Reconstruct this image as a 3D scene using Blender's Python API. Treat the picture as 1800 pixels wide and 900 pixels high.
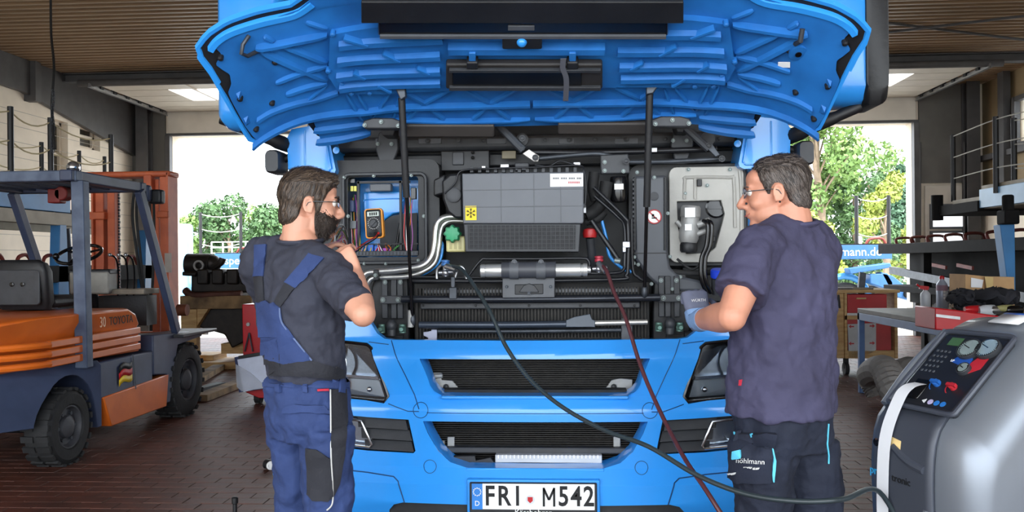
import bpy, bmesh, math, random
from mathutils import Vector, Matrix, Euler
from mathutils.geometry import tessellate_polygon
random.seed(7)
for o in list(bpy.data.objects): bpy.data.objects.remove(o)
scn = bpy.context.scene
COL = scn.collection

# ------------------------------------------------------------------ camera, world, exposure
FPX, HOR = 1500.0, 460.0
CAM = Vector((0, 0, 1.5))
YAW, ROLL = math.radians(3.5), math.radians(-0.5)
RC = Matrix.Rotation(YAW, 3, 'Z') @ Matrix.Rotation(math.pi/2, 3, 'X') @ Matrix.Rotation(ROLL, 3, 'Z')
cd = bpy.data.cameras.new('camera'); cam = bpy.data.objects.new('camera', cd); COL.objects.link(cam)
cam.location = CAM; cam.rotation_euler = RC.to_euler()
cd.sensor_width = 36; cd.lens = 36*FPX/1800; cd.shift_y = (HOR-450)/1800; cd.clip_start = .05; cd.clip_end = 500
scn.camera = cam
scn.view_settings.view_transform = 'Standard'; scn.view_settings.look = 'None'
scn.view_settings.gamma = 1; scn.view_settings.use_curve_mapping = False
scn.view_settings.exposure = 0.5
w = bpy.data.worlds.new('sky'); scn.world = w; w.use_nodes = True
bg = w.node_tree.nodes['Background']
bg.inputs[0].default_value = (0.86, 0.93, 1.0, 1); bg.inputs[1].default_value = 4.6
def portal(name, loc, rot, sx, sy):
    l = bpy.data.lights.new(name, 'AREA'); l.shape = 'RECTANGLE'; l.size = sx; l.size_y = sy
    l.cycles.is_portal = True
    o = bpy.data.objects.new(name, l); COL.objects.link(o); o.location = loc; o.rotation_euler = rot
sl = bpy.data.lights.new('sun', 'SUN'); sl.energy = 5; sl.angle = math.radians(3); sl.color = (1, .96, .9)
so = bpy.data.objects.new('sun', sl); COL.objects.link(so); so.rotation_euler = (math.radians(38), 0, math.radians(35)); so.location = (0, -10, 20)

# ------------------------------------------------------------------ helpers
def P(px, py, Y):
    d = RC @ Vector(((px-900)/FPX, (HOR-py)/FPX, -1)); return CAM + d*((Y-CAM.y)/d.y)
def PZ(px, py, z):
    d = RC @ Vector(((px-900)/FPX, (HOR-py)/FPX, -1)); return CAM + d*((z-CAM.z)/d.z)
def proj(p):
    q = RC.transposed() @ (Vector(p)-CAM); return 900+FPX*q.x/-q.z, HOR-FPX*q.y/-q.z
def V(*a): return Vector(a)
def cr(pts, n=6, closed=False):
    pts = [Vector(p) for p in pts]; out = []; N = len(pts)
    for i in range(N if closed else N-1):
        g = (lambda k: pts[k % N]) if closed else (lambda k: pts[max(0, min(N-1, k))])
        a, b, c, d = g(i-1), g(i), g(i+1), g(i+2)
        for k in range(n):
            t = k/n
            out.append(0.5*((2*b)+(c-a)*t+(2*a-5*b+4*c-d)*t*t+(3*b-3*c+d-a)*t**3))
    if not closed: out.append(pts[-1])
    return out
def lerp(a, b, t): return a+(b-a)*t
def table(tab, x):
    if x <= tab[0][0]: return tab[0][1]
    for (a, va), (b, vb) in zip(tab, tab[1:]):
        if x <= b: return lerp(va, vb, (x-a)/(b-a))
    return tab[-1][1]

def lin(c):
    c = c/255; return c/12.92 if c <= .04045 else ((c+.055)/1.055)**2.4
MATS = {}
def mat(name, rgb, rough=.5, metal=0, var=.1, scale=6, bump=0, bscale=40, coat=0, trans=0, emit=0, alpha=1, rgb2=None, stretch=None, spec=.5, detail=4):
    if name in MATS: return MATS[name]
    m = bpy.data.materials.new(name); m.use_nodes = True; nt = m.node_tree; N = nt.nodes; L = nt.links
    b = N['Principled BSDF']
    c = [lin(x) for x in rgb]
    tc = N.new('ShaderNodeTexCoord'); src = tc.outputs['Object']
    if stretch:
        mp = N.new('ShaderNodeMapping'); mp.inputs['Scale'].default_value = stretch; L.new(src, mp.inputs[0]); src = mp.outputs[0]
    nz = N.new('ShaderNodeTexNoise'); nz.inputs['Scale'].default_value = scale; nz.inputs['Detail'].default_value = detail; L.new(src, nz.inputs[0])
    rp = N.new('ShaderNodeValToRGB'); rp.color_ramp.elements[0].position = .32; rp.color_ramp.elements[1].position = .68
    if rgb2: c2 = [lin(x) for x in rgb2]; a0, a1 = c2, c
    else: a0 = [x*(1-var) for x in c]; a1 = [min(1, x*(1+var)) for x in c]
    rp.color_ramp.elements[0].color = (*a0, 1); rp.color_ramp.elements[1].color = (*a1, 1)
    L.new(nz.outputs[0], rp.inputs[0]); L.new(rp.outputs[0], b.inputs['Base Color'])
    b.inputs['Roughness'].default_value = rough; b.inputs['Metallic'].default_value = metal
    b.inputs['Coat Weight'].default_value = coat; b.inputs['Coat Roughness'].default_value = .08
    b.inputs['Transmission Weight'].default_value = trans; b.inputs['Alpha'].default_value = alpha
    b.inputs['Specular IOR Level'].default_value = spec
    if emit: b.inputs['Emission Color'].default_value = (*c, 1); b.inputs['Emission Strength'].default_value = emit
    if bump:
        n2 = N.new('ShaderNodeTexNoise'); n2.inputs['Scale'].default_value = bscale; n2.inputs['Detail'].default_value = 5; L.new(src, n2.inputs[0])
        bp = N.new('ShaderNodeBump'); bp.inputs['Strength'].default_value = bump; bp.inputs['Distance'].default_value = .02
        L.new(n2.outputs[0], bp.inputs['Height']); L.new(bp.outputs[0], b.inputs['Normal'])
    MATS[name] = m; return m

def frame(d, up=V(0, 0, 1)):
    d = d.normalized()
    if abs(d.dot(up)) > .98: up = V(0, 1, 0) if abs(d.y) < .9 else V(1, 0, 0)
    s = d.cross(up).normalized(); return s, s.cross(d).normalized()

WL = {}
class MB:
    def __init__(s, M=None): s.v = []; s.f = []; s.M = M
    def add(s, vs, fs):
        n = len(s.v)
        s.v += [tuple(s.M @ Vector(p)) if s.M else tuple(p) for p in vs]
        s.f += [tuple(i+n for i in f) for f in fs]; return s
    def box(s, c, size, R=None):
        c = Vector(c); vs = []
        for i in (-.5, .5):
            for j in (-.5, .5):
                for k in (-.5, .5):
                    q = V(i*size[0], j*size[1], k*size[2])
                    vs.append(c+(R @ q if R else q))
        return s.add(vs, [(0,1,3,2),(4,6,7,5),(0,4,5,1),(2,3,7,6),(0,2,6,4),(1,5,7,3)])
    def bb(s, a, b):
        return s.box([(x+y)/2 for x, y in zip(a, b)], [abs(y-x) for x, y in zip(a, b)])
    def bar(s, p0, p1, w, h, up=V(0, 0, 1)):
        p0, p1 = Vector(p0), Vector(p1); a, u = frame(p1-p0, up); vs = []
        for p in (p0, p1):
            for i, j in ((-1,-1),(1,-1),(1,1),(-1,1)): vs.append(p+a*i*w/2+u*j*h/2)
        return s.add(vs, [(0,1,2,3),(7,6,5,4),(0,4,5,1),(1,5,6,2),(2,6,7,3),(3,7,4,0)])
    def tube(s, pts, r, n=8, closed=False):
        pts = [Vector(p) for p in pts]; N = len(pts); rs = r if isinstance(r, (list, tuple)) else [r]*N
        vs = []; pa = None
        for i, p in enumerate(pts):
            if closed: d = pts[(i+1) % N]-pts[i-1]
            else: d = pts[min(N-1, i+1)]-pts[max(0, i-1)]
            if d.length < 1e-9: d = V(0, 0, 1)
            d.normalize()
            if pa is None: a, u = frame(d)
            else:
                a = pa-d*pa.dot(d)
                if a.length < 1e-6: a, u = frame(d)
                a.normalize(); u = a.cross(d)
            pa = a
            for k in range(n):
                t = 2*math.pi*k/n; vs.append(p+a*math.cos(t)*rs[i]+u*math.sin(t)*rs[i])
        fs = []
        for i in range(N if closed else N-1):
            i2 = (i+1) % N
            for k in range(n):
                k2 = (k+1) % n; fs.append((i*n+k, i*n+k2, i2*n+k2, i2*n+k))
        if not closed: fs += [tuple(reversed(range(n))), tuple(range((N-1)*n, N*n))]
        return s.add(vs, fs)
    def cyl(s, p0, p1, r, r1=None, n=16): return s.tube([p0, p1], [r, r if r1 is None else r1], n)
    def lathe(s, prof, o, axis, n=20, caps=True):
        o = Vector(o); ax = Vector(axis).normalized(); a, u = frame(ax); vs = []; fs = []; m = len(prof)
        for r, h in prof:
            for k in range(n):
                t = 2*math.pi*k/n; vs.append(o+ax*h+(a*math.cos(t)+u*math.sin(t))*max(r, 1e-5))
        for i in range(m-1):
            for k in range(n): k2 = (k+1) % n; fs.append((i*n+k, i*n+k2, (i+1)*n+k2, (i+1)*n+k))
        if caps: fs += [tuple(reversed(range(n))), tuple(range((m-1)*n, m*n))]
        return s.add(vs, fs)
    def prism(s, poly, ext):
        poly = [Vector(p) for p in poly]; ext = Vector(ext); n = len(poly)
        vs = poly+[p+ext for p in poly]
        fs = [tuple(reversed(range(n))), tuple(range(n, 2*n))]+[(i, (i+1) % n, n+(i+1) % n, n+i) for i in range(n)]
        return s.add(vs, fs)
    def grid(s, g, cu=False, cv=False):
        m, n = len(g), len(g[0]); vs = [p for r in g for p in r]; fs = []
        for i in range(m if cu else m-1):
            for j in range(n if cv else n-1):
                fs.append((i*n+j, ((i+1) % m)*n+j, ((i+1) % m)*n+(j+1) % n, i*n+(j+1) % n))
        return s.add(vs, fs)
    def loft(s, secs):
        n = len(secs[0]); m = len(secs); s.grid(secs, cv=True)
        b = len(s.v)-n*m
        s.f += [tuple(b+k for k in range(n))[::-1], tuple(b+(m-1)*n+k for k in range(n))]; return s
    def ell(s, c, r, R=None, n=14, m=9):
        c = Vector(c); r = (r, r, r) if isinstance(r, (int, float)) else r; vs = []; fs = []
        for i in range(m+1):
            t = math.pi*i/m
            for k in range(n):
                a = 2*math.pi*k/n
                q = V(r[0]*math.sin(t)*math.cos(a), r[1]*math.sin(t)*math.sin(a), r[2]*math.cos(t))
                vs.append(c+(R @ q if R else q))
        for i in range(m):
            for k in range(n): k2 = (k+1) % n; fs.append((i*n+k, (i+1)*n+k, (i+1)*n+k2, i*n+k2))
        return s.add(vs, fs)
    def sheet(s, outer, holes, fn, thick, step=.06, back=V(0, 1, 0), zsteps=()):
        """outer/holes: lists of (x, z); fn(x, z) -> Y of the front; a plate with holes, cut fine enough to bend"""
        polys = [[V(x, 0, z) for x, z in q] for q in [outer]+holes]
        flat = [p for q in polys for p in q]
        bm = bmesh.new(); bv = [bm.verts.new(p) for p in flat]
        for t in tessellate_polygon([[V(p.x, p.z, 0) for p in q] for q in polys]):
            try: bm.faces.new([bv[i] for i in t])
            except ValueError: pass
        bmesh.ops.dissolve_limit(bm, angle_limit=.001, verts=bm.verts, edges=bm.edges)
        xs = [p.x for p in flat]; zs = [p.z for p in flat]
        x = min(xs)+step
        while x < max(xs)-.001:
            bmesh.ops.bisect_plane(bm, geom=bm.verts[:]+bm.edges[:]+bm.faces[:], dist=1e-5, plane_co=(x, 0, 0), plane_no=(1, 0, 0)); x += step
        for z in zsteps:
            bmesh.ops.bisect_plane(bm, geom=bm.verts[:]+bm.edges[:]+bm.faces[:], dist=1e-5, plane_co=(0, 0, z), plane_no=(0, 0, 1))
        bmesh.ops.recalc_face_normals(bm, faces=bm.faces)
        for v in bm.verts: v.co.y = fn(v.co.x, v.co.z)
        ret = bmesh.ops.extrude_face_region(bm, geom=bm.faces[:])
        for e in ret['geom']:
            if isinstance(e, bmesh.types.BMVert): e.co += back*thick
        bmesh.ops.recalc_face_normals(bm, faces=bm.faces)
        bm.verts.index_update()
        s.add([v.co.copy() for v in bm.verts], [tuple(v.index for v in f.verts) for f in bm.faces]); bm.free(); return s
    def build(s, name, m=None, parent=None, bevel=0, smooth=38, sub=0, kind=None, seg=2, recalc=True):
        xs, ys, zs = zip(*s.v); c = V((min(xs)+max(xs))/2, (min(ys)+max(ys))/2, (min(zs)+max(zs))/2)
        if parent is None: c.z = min(zs)
        me = bpy.data.meshes.new(name); me.from_pydata([(x-c.x, y-c.y, z-c.z) for x, y, z in s.v], [], s.f)
        bm = bmesh.new(); bm.from_mesh(me)
        if recalc: bmesh.ops.recalc_face_normals(bm, faces=bm.faces)
        a = math.radians(smooth)
        for f in bm.faces: f.smooth = True
        for e in bm.edges:
            if len(e.link_faces) == 2 and e.calc_face_angle(9) > a: e.smooth = False
        bm.to_mesh(me); bm.free()
        if m: me.materials.append(m)
        o = bpy.data.objects.new(name, me); COL.objects.link(o); o.location = c
        WL[o.name] = c.copy()
        if parent: o.parent = parent; o.matrix_parent_inverse = Matrix.Translation(-WL[parent.name])
        if bevel:
            b = o.modifiers.new('bevel', 'BEVEL'); b.width = bevel; b.segments = seg; b.limit_method = 'ANGLE'; b.angle_limit = math.radians(32); b.harden_normals = False
        if sub: q = o.modifiers.new('sub', 'SUBSURF'); q.levels = sub; q.render_levels = sub
        if kind: o['kind'] = kind
        return o

def thing(name, label, cat, loc, group=None):
    o = bpy.data.objects.new(name, None); COL.objects.link(o); o.location = loc; o.empty_display_size = .1
    WL[o.name] = Vector(loc); return tag(o, label, cat, group)
def tag(o, label, cat, group=None):
    o['label'] = label; o['category'] = cat
    if group: o['group'] = group
    return o
def struct(o, label=None):
    o['kind'] = 'structure'
    if label: o['label'] = label
    return o
def dup(o, off, label=None, parent=None):
    c = o.copy(); COL.objects.link(c)
    if parent is None: c.location = o.location+Vector(off)
    else: c.parent = parent
    if label: c['label'] = label
    WL[c.name] = WL[o.name]+Vector(off)
    for ch in list(o.children): dup(ch, off, None, c)
    return c
def share(o, off, parent):
    """another copy of a part beside itself, sharing its mesh"""
    c = o.copy(); COL.objects.link(c); c.location = o.location+Vector(off); WL[c.name] = WL[o.name]+Vector(off); return c
def text(s, size, M, m, parent, ext=.001, name='lettering', sx=1, align='CENTER', space=1, bold=0):
    cu = bpy.data.curves.new(name, 'FONT'); cu.body = s; cu.size = size; cu.extrude = ext; cu.align_x = align; cu.align_y = 'CENTER'; cu.space_character = space
    cu.resolution_u = 3; cu.offset = bold
    t = bpy.data.objects.new('tmp', cu); COL.objects.link(t)
    bpy.context.view_layer.update()
    me = bpy.data.meshes.new_from_object(t); bpy.data.objects.remove(t)
    b = MB(M); b.add([V(v.co.x*sx, v.co.y, v.co.z) for v in me.vertices], [tuple(p.vertices) for p in me.polygons])
    bpy.data.meshes.remove(me)
    return b.build(name, m, parent, recalc=False)
def facing(o, nrm, right=None):
    """matrix: local x right, y up, z out along nrm"""
    z = Vector(nrm).normalized()
    x = Vector(right) if right else V(0, 0, 1).cross(z)
    x = (x-z*x.dot(z)).normalized(); y = z.cross(x)
    M = Matrix((x, y, z)).transposed().to_4x4(); M.translation = Vector(o); return M
def disc(c, nrm, r, n=24, rz=None):
    a, u = frame(Vector(nrm)); rz = rz or r
    return [Vector(c)+a*math.cos(2*math.pi*k/n)*r+u*math.sin(2*math.pi*k/n)*rz for k in range(n)]
def rrect(x0, x1, z0, z1, r, n=4):
    out = []
    for cx, cz, a0 in ((x1-r, z1-r, 0), (x0+r, z1-r, 90), (x0+r, z0+r, 180), (x1-r, z0+r, 270)):
        for k in range(n+1):
            a = math.radians(a0+90*k/n); out.append((cx+r*math.cos(a), cz+r*math.sin(a)))
    return out

# ------------------------------------------------------------------ materials
BLUE = mat('blue_paint', (48, 150, 237), .28, 0, .04, 2, coat=.6)
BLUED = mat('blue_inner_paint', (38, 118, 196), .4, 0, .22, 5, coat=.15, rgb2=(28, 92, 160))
BLACKP = mat('black_plastic', (25, 26, 29), .5, 0, .25, 9, bump=.08)
DARKP = mat('dark_grey_plastic', (50, 52, 56), .5, 0, .2, 9, bump=.06)
GREYP = mat('grey_plastic', (82, 85, 90), .5, 0, .15, 7, bump=.05)
RUBBER = mat('rubber', (30, 30, 31), .75, 0, .3, 12, bump=.15)
STEEL = mat('steel', (170, 172, 175), .32, .9, .15, 12)
DSTEEL = mat('dark_steel', (70, 74, 80), .45, .6, .25, 12)
ALU = mat('cast_aluminium', (150, 150, 148), .5, .35, .2, 9, bump=.1)
CHROME = mat('chrome', (220, 222, 225), .1, 1, .03)
BOLT = mat('zinc_bolt', (128, 138, 136), .45, .5, .2, 20)
WHITE = mat('white_paint', (232, 232, 230), .5, 0, .04)
PAPER = mat('paper', (238, 239, 242), .8, 0, .03)
REDP = mat('red_paint', (178, 26, 34), .35, 0, .1)
BLACKG = mat('gloss_black', (14, 14, 16), .18, 0, .1)
INK = mat('black_ink', (18, 18, 20), .7, 0, .05)
WOOD = mat('pine_wood', (205, 172, 120), .7, 0, .2, 5, rgb2=(176, 138, 88), stretch=(1, 1, 6), bump=.1)
WOODOLD = mat('oily_wood', (150, 122, 84), .75, 0, .2, 5, rgb2=(82, 64, 44), bump=.2)
YELLOW = mat('yellow_print', (232, 206, 40), .6, 0, .05)
TBLUE = mat('trailer_blue', (52, 120, 176), .45, 0, .15, 3)
GLASS = mat('clear_glass', (245, 250, 252), .03, 0, 0, trans=1)
# ================================================================== THE HALL
XL, XR, YF, YN, ZC = -8.8, 8.0, 17.0, -2.6, 4.85
PLASTER = mat('painted_block', (230, 217, 198), .75, 0, .06, 3, bump=.08, bscale=60)
SHEETM = mat('roof_sheet', (140, 114, 86), .5, .1, .12, 2, stretch=(.2, 2, 1))
FRAME = mat('grey_steel_frame', (82, 80, 80), .55, .2, .15, 4)
PANEL = mat('door_panel', (205, 196, 182), .5, 0, .06, 3)
PANELG = mat('grey_cladding', (96, 92, 86), .6, .1, .12, 3)
PANELY = mat('ochre_cladding', (142, 122, 90), .65, 0, .1, 3)
GLOW = mat('frosted_glazing', (240, 244, 246), .5, 0, .02, trans=.9)
TILE = mat('clinker_tile', (98, 55, 42), .52, 0, .2, 3, rgb2=(66, 39, 31), bump=.12, bscale=30, spec=.3)
MORTAR = mat('floor_joint', (62, 44, 38), .8, 0, .2)
ASPH = mat('yard_asphalt', (176, 174, 168), .9, 0, .1, 4)

fl = struct(MB().bb((XL, YN, -.2), (XR, YF+.3, -.004)).build('floor', MORTAR), 'reddish brown clinker tile workshop floor')
yd = struct(MB().bb((-70, YF+.3, -.3), (70, 110, -.06)).build('yard_ground', ASPH), 'pale sunlit yard outside the doors')
y2 = struct(MB().bb((-70, -60, -.3), (70, YN, -.06)).build('yard_ground_front', ASPH), 'paved yard in front of the hall')
# tiles, stretcher bond, long side across the hall
TLX, TLY = .26, .125
cells = []
j = 0; y = .6
while y < 16.9:
    x = XL+.02+(TLX/2 if j % 2 else 0)
    while x < XR-TLX:
        cells.append((x, y)); x += TLX
    y += TLY; j += 1
def seen(cx, cy):
    px, py = proj((cx, cy, 0))
    if cy < 1.5 or py > 912 or px < -15 or px > 1815: return -1
    if px < 470 and not (cy < 8.6 and cx < -3.1 and cx > -4.9) : return py
    if 1440 < px < 1560: return py
    return -1
cells.sort(key=lambda c: -seen(c[0]+TLX/2, c[1]+TLY/2))
def tilemb(b, x, y, dz=0):
    g = .003; e = .0015
    x0, x1, y0, y1 = x+g, x+TLX-g, y+g, y+TLY-g
    vs = [(x0, y0, -.006), (x1, y0, -.006), (x1, y1, -.006), (x0, y1, -.006), (x0+e, y0+e, dz), (x1-e, y0+e, dz), (x1-e, y1-e, dz), (x0+e, y1-e, dz)]
    b.add(vs, [(4,5,6,7),(0,1,5,4),(1,2,6,5),(2,3,7,6),(3,0,4,7)])
t0 = None
for i, (x, y) in enumerate(cells[:300]):
    if t0 is None:
        b = MB(); tilemb(b, x, y); t0 = b.build('tile', TILE, fl, recalc=False); bx, by = x, y
    else:
        c = share(t0, (x-bx, y-by, random.uniform(-.0015, .001)), fl)
b = MB()
for x, y in cells[300:]: tilemb(b, x, y, random.uniform(-.0015, .001))
b.build('tile_field', TILE, fl, kind='stuff', recalc=False)

# left wall with openings (block courses as separate slabs would hide behind the trailer; built as wall with window recesses)
def wall_x(name, X, t, zc, holes, m, y0=YN, y1=YF, top=ZC):
    """wall in the plane x = X; holes are (y0, y1, z0, z1)"""
    b = MB()
    b.sheet([(y0, 0), (y1, 0), (y1, top), (y0, top)], [[(a, c), (bb, c), (bb, d), (a, d)] for a, bb, c, d in holes], lambda x, z: 0, t, step=3)
    b.v = [(X-(t if X < 0 else -t)+(q[1] if X < 0 else -q[1]), q[0], q[2]) for q in b.v]
    return b.build(name, m)
def hole_l(px0, px1, py0, py1):
    ya = P(px0, 300, 10).x; q0 = P(px0, py0, 10); q1 = P(px1, py1, 10)
    k0 = XL/q0.x; k1 = XL/q1.x
    a = CAM+(q0-CAM)*k0; c = CAM+(q1-CAM)*k1
    return (a.y, c.y, min(a.z, c.z)-.05, max(a.z, c.z)-.05)
HL = [hole_l(140, 176, 212, 262), hole_l(92, 120, 203, 330)]
wl = struct(wall_x('wall_left', XL, .25, 0, HL, PLASTER), 'white painted block wall on the left')
wg = MB()
for i, (a, c, d, e) in enumerate(HL):
    wn = MB(); wn.bb((XL-.2, a, d), (XL-.17, c, e)); o = struct(wn.build('window_%d' % (i+1), mat('dim_glass', (70, 66, 58), .15, 0, .1)))
    f = MB()
    for q in ((a, d, c, d+.06), (a, e-.06, c, e), (a, d, a+.06, e), (c-.06, d, c, e), (a, (d+e)/2, c, (d+e)/2+.05)):
        f.bb((XL-.17, q[0], q[1]), (XL-.12, q[2], q[3]))
    f.build('window_frame', PLASTER, o)
# course joints of the block wall: recessed lines read as thin grooves between block courses
b = MB()
for z in [k*.25 for k in range(1, 17)]:
    b.bb((XL+.0, 8, z), (XL+.003, YF, z+.008))
b.build('block_joint', mat('joint_grey', (176, 168, 156), .9), wl, kind='stuff')

# right wall: white below, ochre cladding above
wr = struct(MB().bb((XR, YN, 0), (XR+.25, YF, 2.35)).build('wall_right', PLASTER), 'white painted lower wall on the right')
b = wall_x('wall_right_cladding', XR, .2, 0, [(13.2, 15.7, 3.5, 4.3)], PANELY); struct(b)
b.location.x += .08
gw = struct(MB().bb((XR+.12, 13.2, 3.5), (XR+.14, 15.7, 4.3)).build('window_3', GLOW))
f = MB()
for q in ((13.2, 3.45, 15.7, 3.53), (13.2, 4.27, 15.7, 4.35), (15.67, 3.45, 15.77, 4.35), (14.4, 3.45, 14.47, 4.35)): f.bb((XR+.0, q[0], q[1]), (XR+.1, q[2], q[3]))
f.build('window_frame', FRAME, gw)
b = MB(); b.bb((XR-.06, YN, 3.34), (XR+.06, YF, 3.44)); b.bb((XR-.06, YN, 2.33), (XR+.06, YF, 2.43)); struct(b.build('trim_1', FRAME), 'steel rail along the right wall')

# far wall with two door openings (traced on the photograph, hidden middle pier behind the truck)
def XF(px): return P(px, 300, YF).x
def ZF(px, py): return P(px, py, YF).z
DL0, DL1 = XF(303), XF(303)+5.6
DR0, DR1 = XF(1603)-5.6, XF(1603)
ZD = 4.12
wf = MB().sheet([(XL-.2, 0), (XR+.2, 0), (XR+.2, ZC), (XL-.2, ZC)], [[(DL0, .001), (DL1, .001), (DL1, ZD), (DL0, ZD)], [(DR0, .001), (DR1, .001), (DR1, ZD), (DR0, ZD)]], lambda x, z: YF, .3, step=4)
wf = struct(wf.build('wall_back', PLASTER), 'far wall with two tall open gates')
b = MB()
for x0, x1 in ((XL, DL0-.12), (DR1+.12, XR)):
    b.bb((x0, YF-.05, 2.95), (x1, YF-.01, ZC))
struct(b.build('trim_2', PANELG), 'dark grey cladding on the far wall')
# door jambs, header
b = MB()
for x0, x1 in ((DL0, DL1), (DR0, DR1)):
    b.bb((x0-.1, YF-.12, 0), (x0, YF+.02, ZD)); b.bb((x1, YF-.12, 0), (x1+.1, YF+.02, ZD)); b.bb((x0-.1, YF-.1, ZD), (x1+.1, YF, ZD+.05))
struct(b.build('trim_3', FRAME, bevel=.006), 'steel frames of the gates')
for x0, x1 in ((DL0, DL1), (DR0, DR1)):   # beige lintel sections
    o = struct(MB().bb((x0-.05, YF-.09, ZD+.05), (x1+.05, YF-.02, 4.62)).build('lintel_panel', PANEL, bevel=.006), 'beige lintel panel above the gate')
# small personnel door in far wall, right
pd = struct(MB().bb((DR1+.22, YF-.05, 0), (XR-.25, YF-.01, 2.9)).build('door_1', PANEL, bevel=.01), 'beige side gate in the far wall')
for z0, z1 in ((2.1, 2.5), (1.55, 1.98)):
    MB().bb((DR1+.35, YF-.08, z0), (DR1+.98, YF-.055, z1)).build('pane', mat('daylight_glow_pane', (236, 240, 244), .4, 0, .02, emit=.9), pd)  # emission stands in for daylight in the panes
    f = MB()
    for q in ((DR1+.3, z0-.04, DR1+1.03, z0), (DR1+.3, z1, DR1+1.03, z1+.04), (DR1+.3, z0, DR1+.35, z1), (DR1+.98, z0, DR1+1.03, z1)): f.bb((q[0], YF-.09, q[1]), (q[2], YF-.055, q[3]))
    f.build('pane_frame', GREYP, pd)
b = MB(); q = P(1697, 361, YF-.1); b.box(q, (.3, .02, .1)); es = tag(b.build('exit_sign', mat('sign_green', (30, 120, 80), .5, 0, .1)), 'small green exit sign on the far wall above the lit panes', 'sign')
# wall_front piers (behind the camera) keep the hall a hall
b = MB()
for x0, x1 in ((XL, -8.0), (7.2, XR)): b.bb((x0, YN-.3, 0), (x1, YN, ZC))
b.bb((XL, YN-.3, 4.7), (XR, YN, ZC)); struct(b.build('wall_front', PLASTER), 'front wall around the open gateway behind the viewer')

# open sectional doors parked under the roof: panels with glazed strips
for x0, x1, nm, gl in ((DL0, DL1, 'left', (2, 4)), (DR0, DR1, 'right', (2, 4))):
    t = thing('sectional_door', 'open sectional gate leaf parked flat under the roof on the '+nm, 'door', ((x0+x1)/2, 15.6, 4.6))
    n = 5; y0, y1 = 14.2, YF-.15; h = (y1-y0)/n
    for i in range(n):
        a, c = y0+i*h+.012, y0+(i+1)*h-.012
        if i in (1, 2):
            xa, xb = (x0+1.0, x1-.8) if nm == 'left' else (x0+.8, x1-.85)
            MB().bb((x0, a, 4.6), (xa, c, 4.64)).build('door_panel', PANEL, t, bevel=.004)
            MB().bb((xb, a, 4.6), (x1, c, 4.64)).build('door_panel', PANEL, t, bevel=.004)
            MB().bb((xa, a, 4.605), (xb, c, 4.635)).build('pane', mat('daylight_glow_glazing', (250, 250, 250), .4, 0, .01, emit=2.2), t)  # glazing glows by itself, daylight painted as emission
        else:
            MB().bb((x0, a, 4.6), (x1, c, 4.64)).build('door_panel', PANEL, t, bevel=.004)
    for k in (.27, .73): MB().bb((lerp(x0, x1, k)-.02, y0, 4.575), (lerp(x0, x1, k)+.02, y1, 4.6)).build('stiffener', PANEL, t)
    MB().cyl((x0-.3, y0-.05, 4.62), (x1+.3, y0-.05, 4.62), .06, n=12).build('spring_shaft', FRAME, t)
    for xr in (x0-.06, x1+.06):
        b = MB(); b.bb((xr-.012, y0-.15, 4.53), (xr+.012, YF-.1, 4.6)); b.bb((xr-.03, y0-.15, 4.53), (xr+.03, YF-.1, 4.538))
        b.build('guide_rail', STEEL, t)
        for k in range(6): MB().box((xr, lerp(y0, y1, (k+.5)/6), 4.6), (.07, .1, .07)).build('roller', BLACKP, t)

# roof: trapezoidal sheet, ribs across the hall
pts = []; y = 5.0; prof = []
while y < YF+.2:
    prof += [(y, ZC+.045), (y+.06, ZC+.045), (y+.085, ZC), (y+.145, ZC)]; y += .17
b = MB(); b.grid([[(XL-.2, a, z), (XR+.2, a, z)] for a, z in prof]); rf = struct(b.build('ceiling', SHEETM, smooth=10, recalc=False), 'brown trapezoidal sheet roof seen from below')
b = MB().bb((XL-.3, YN-.3, ZC+.06), (XR+.3, YF+.3, ZC+.2)); struct(b.build('roof_deck', SHEETM))
# frames: steel rafters across, haunches against the left wall, posts
for i, y in enumerate((6.5, 10.75, 14.45)):
    b = MB(); b.bb((XL, y-.09, ZC-.15), (XR, y+.09, ZC-.135)); b.bb((XL, y-.09, ZC-.02), (XR, y+.09, ZC)); b.bb((XL, y-.008, ZC-.14), (XR, y+.008, ZC-.01))
    if i != 1: struct(b.build('trim_%d' % (4+i), FRAME), 'steel roof beam across the hall')
b = MB()   # tapered haunch along the left wall
b.prism([(XL+.02, 8, ZC), (XL+.02, 16.9, ZC), (XL+.02, 16.9, 3.72), (XL+.02, 13.3, 4.32), (XL+.02, 8, 4.4)], (.09, 0, 0)); b.bb((XL, 13.45, 4.2), (XL+.2, 13.6, ZC))
struct(b.build('trim_8', FRAME), 'grey steel haunch beam along the top of the left wall')
b = MB()
for x in (XL+.32, XR-.22): b.bb((x-.12, YF-.3, 0), (x+.12, YF-.27, ZC)); b.bb((x-.12, YF-.09, 0), (x+.12, YF-.06, ZC)); b.bb((x-.01, YF-.3, 0), (x+.01, YF-.06, ZC))
for y in (15.95, 11.5): b.bb((XR-.1, y-.1, 0), (XR+.03, y+.1, ZC))
struct(b.build('trim_9', FRAME), 'steel columns of the hall')
b = MB()   # wind bracing rods under the roof, right
b.cyl(P(1518, 35, 12.2), P(1800, 70, 13.4), .02, n=6); b.cyl(P(1518, 62, 12.8), P(1800, 28, 12.0), .02, n=6)
struct(b.build('trim_10', FRAME), 'crossed bracing rods below the roof')
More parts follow.
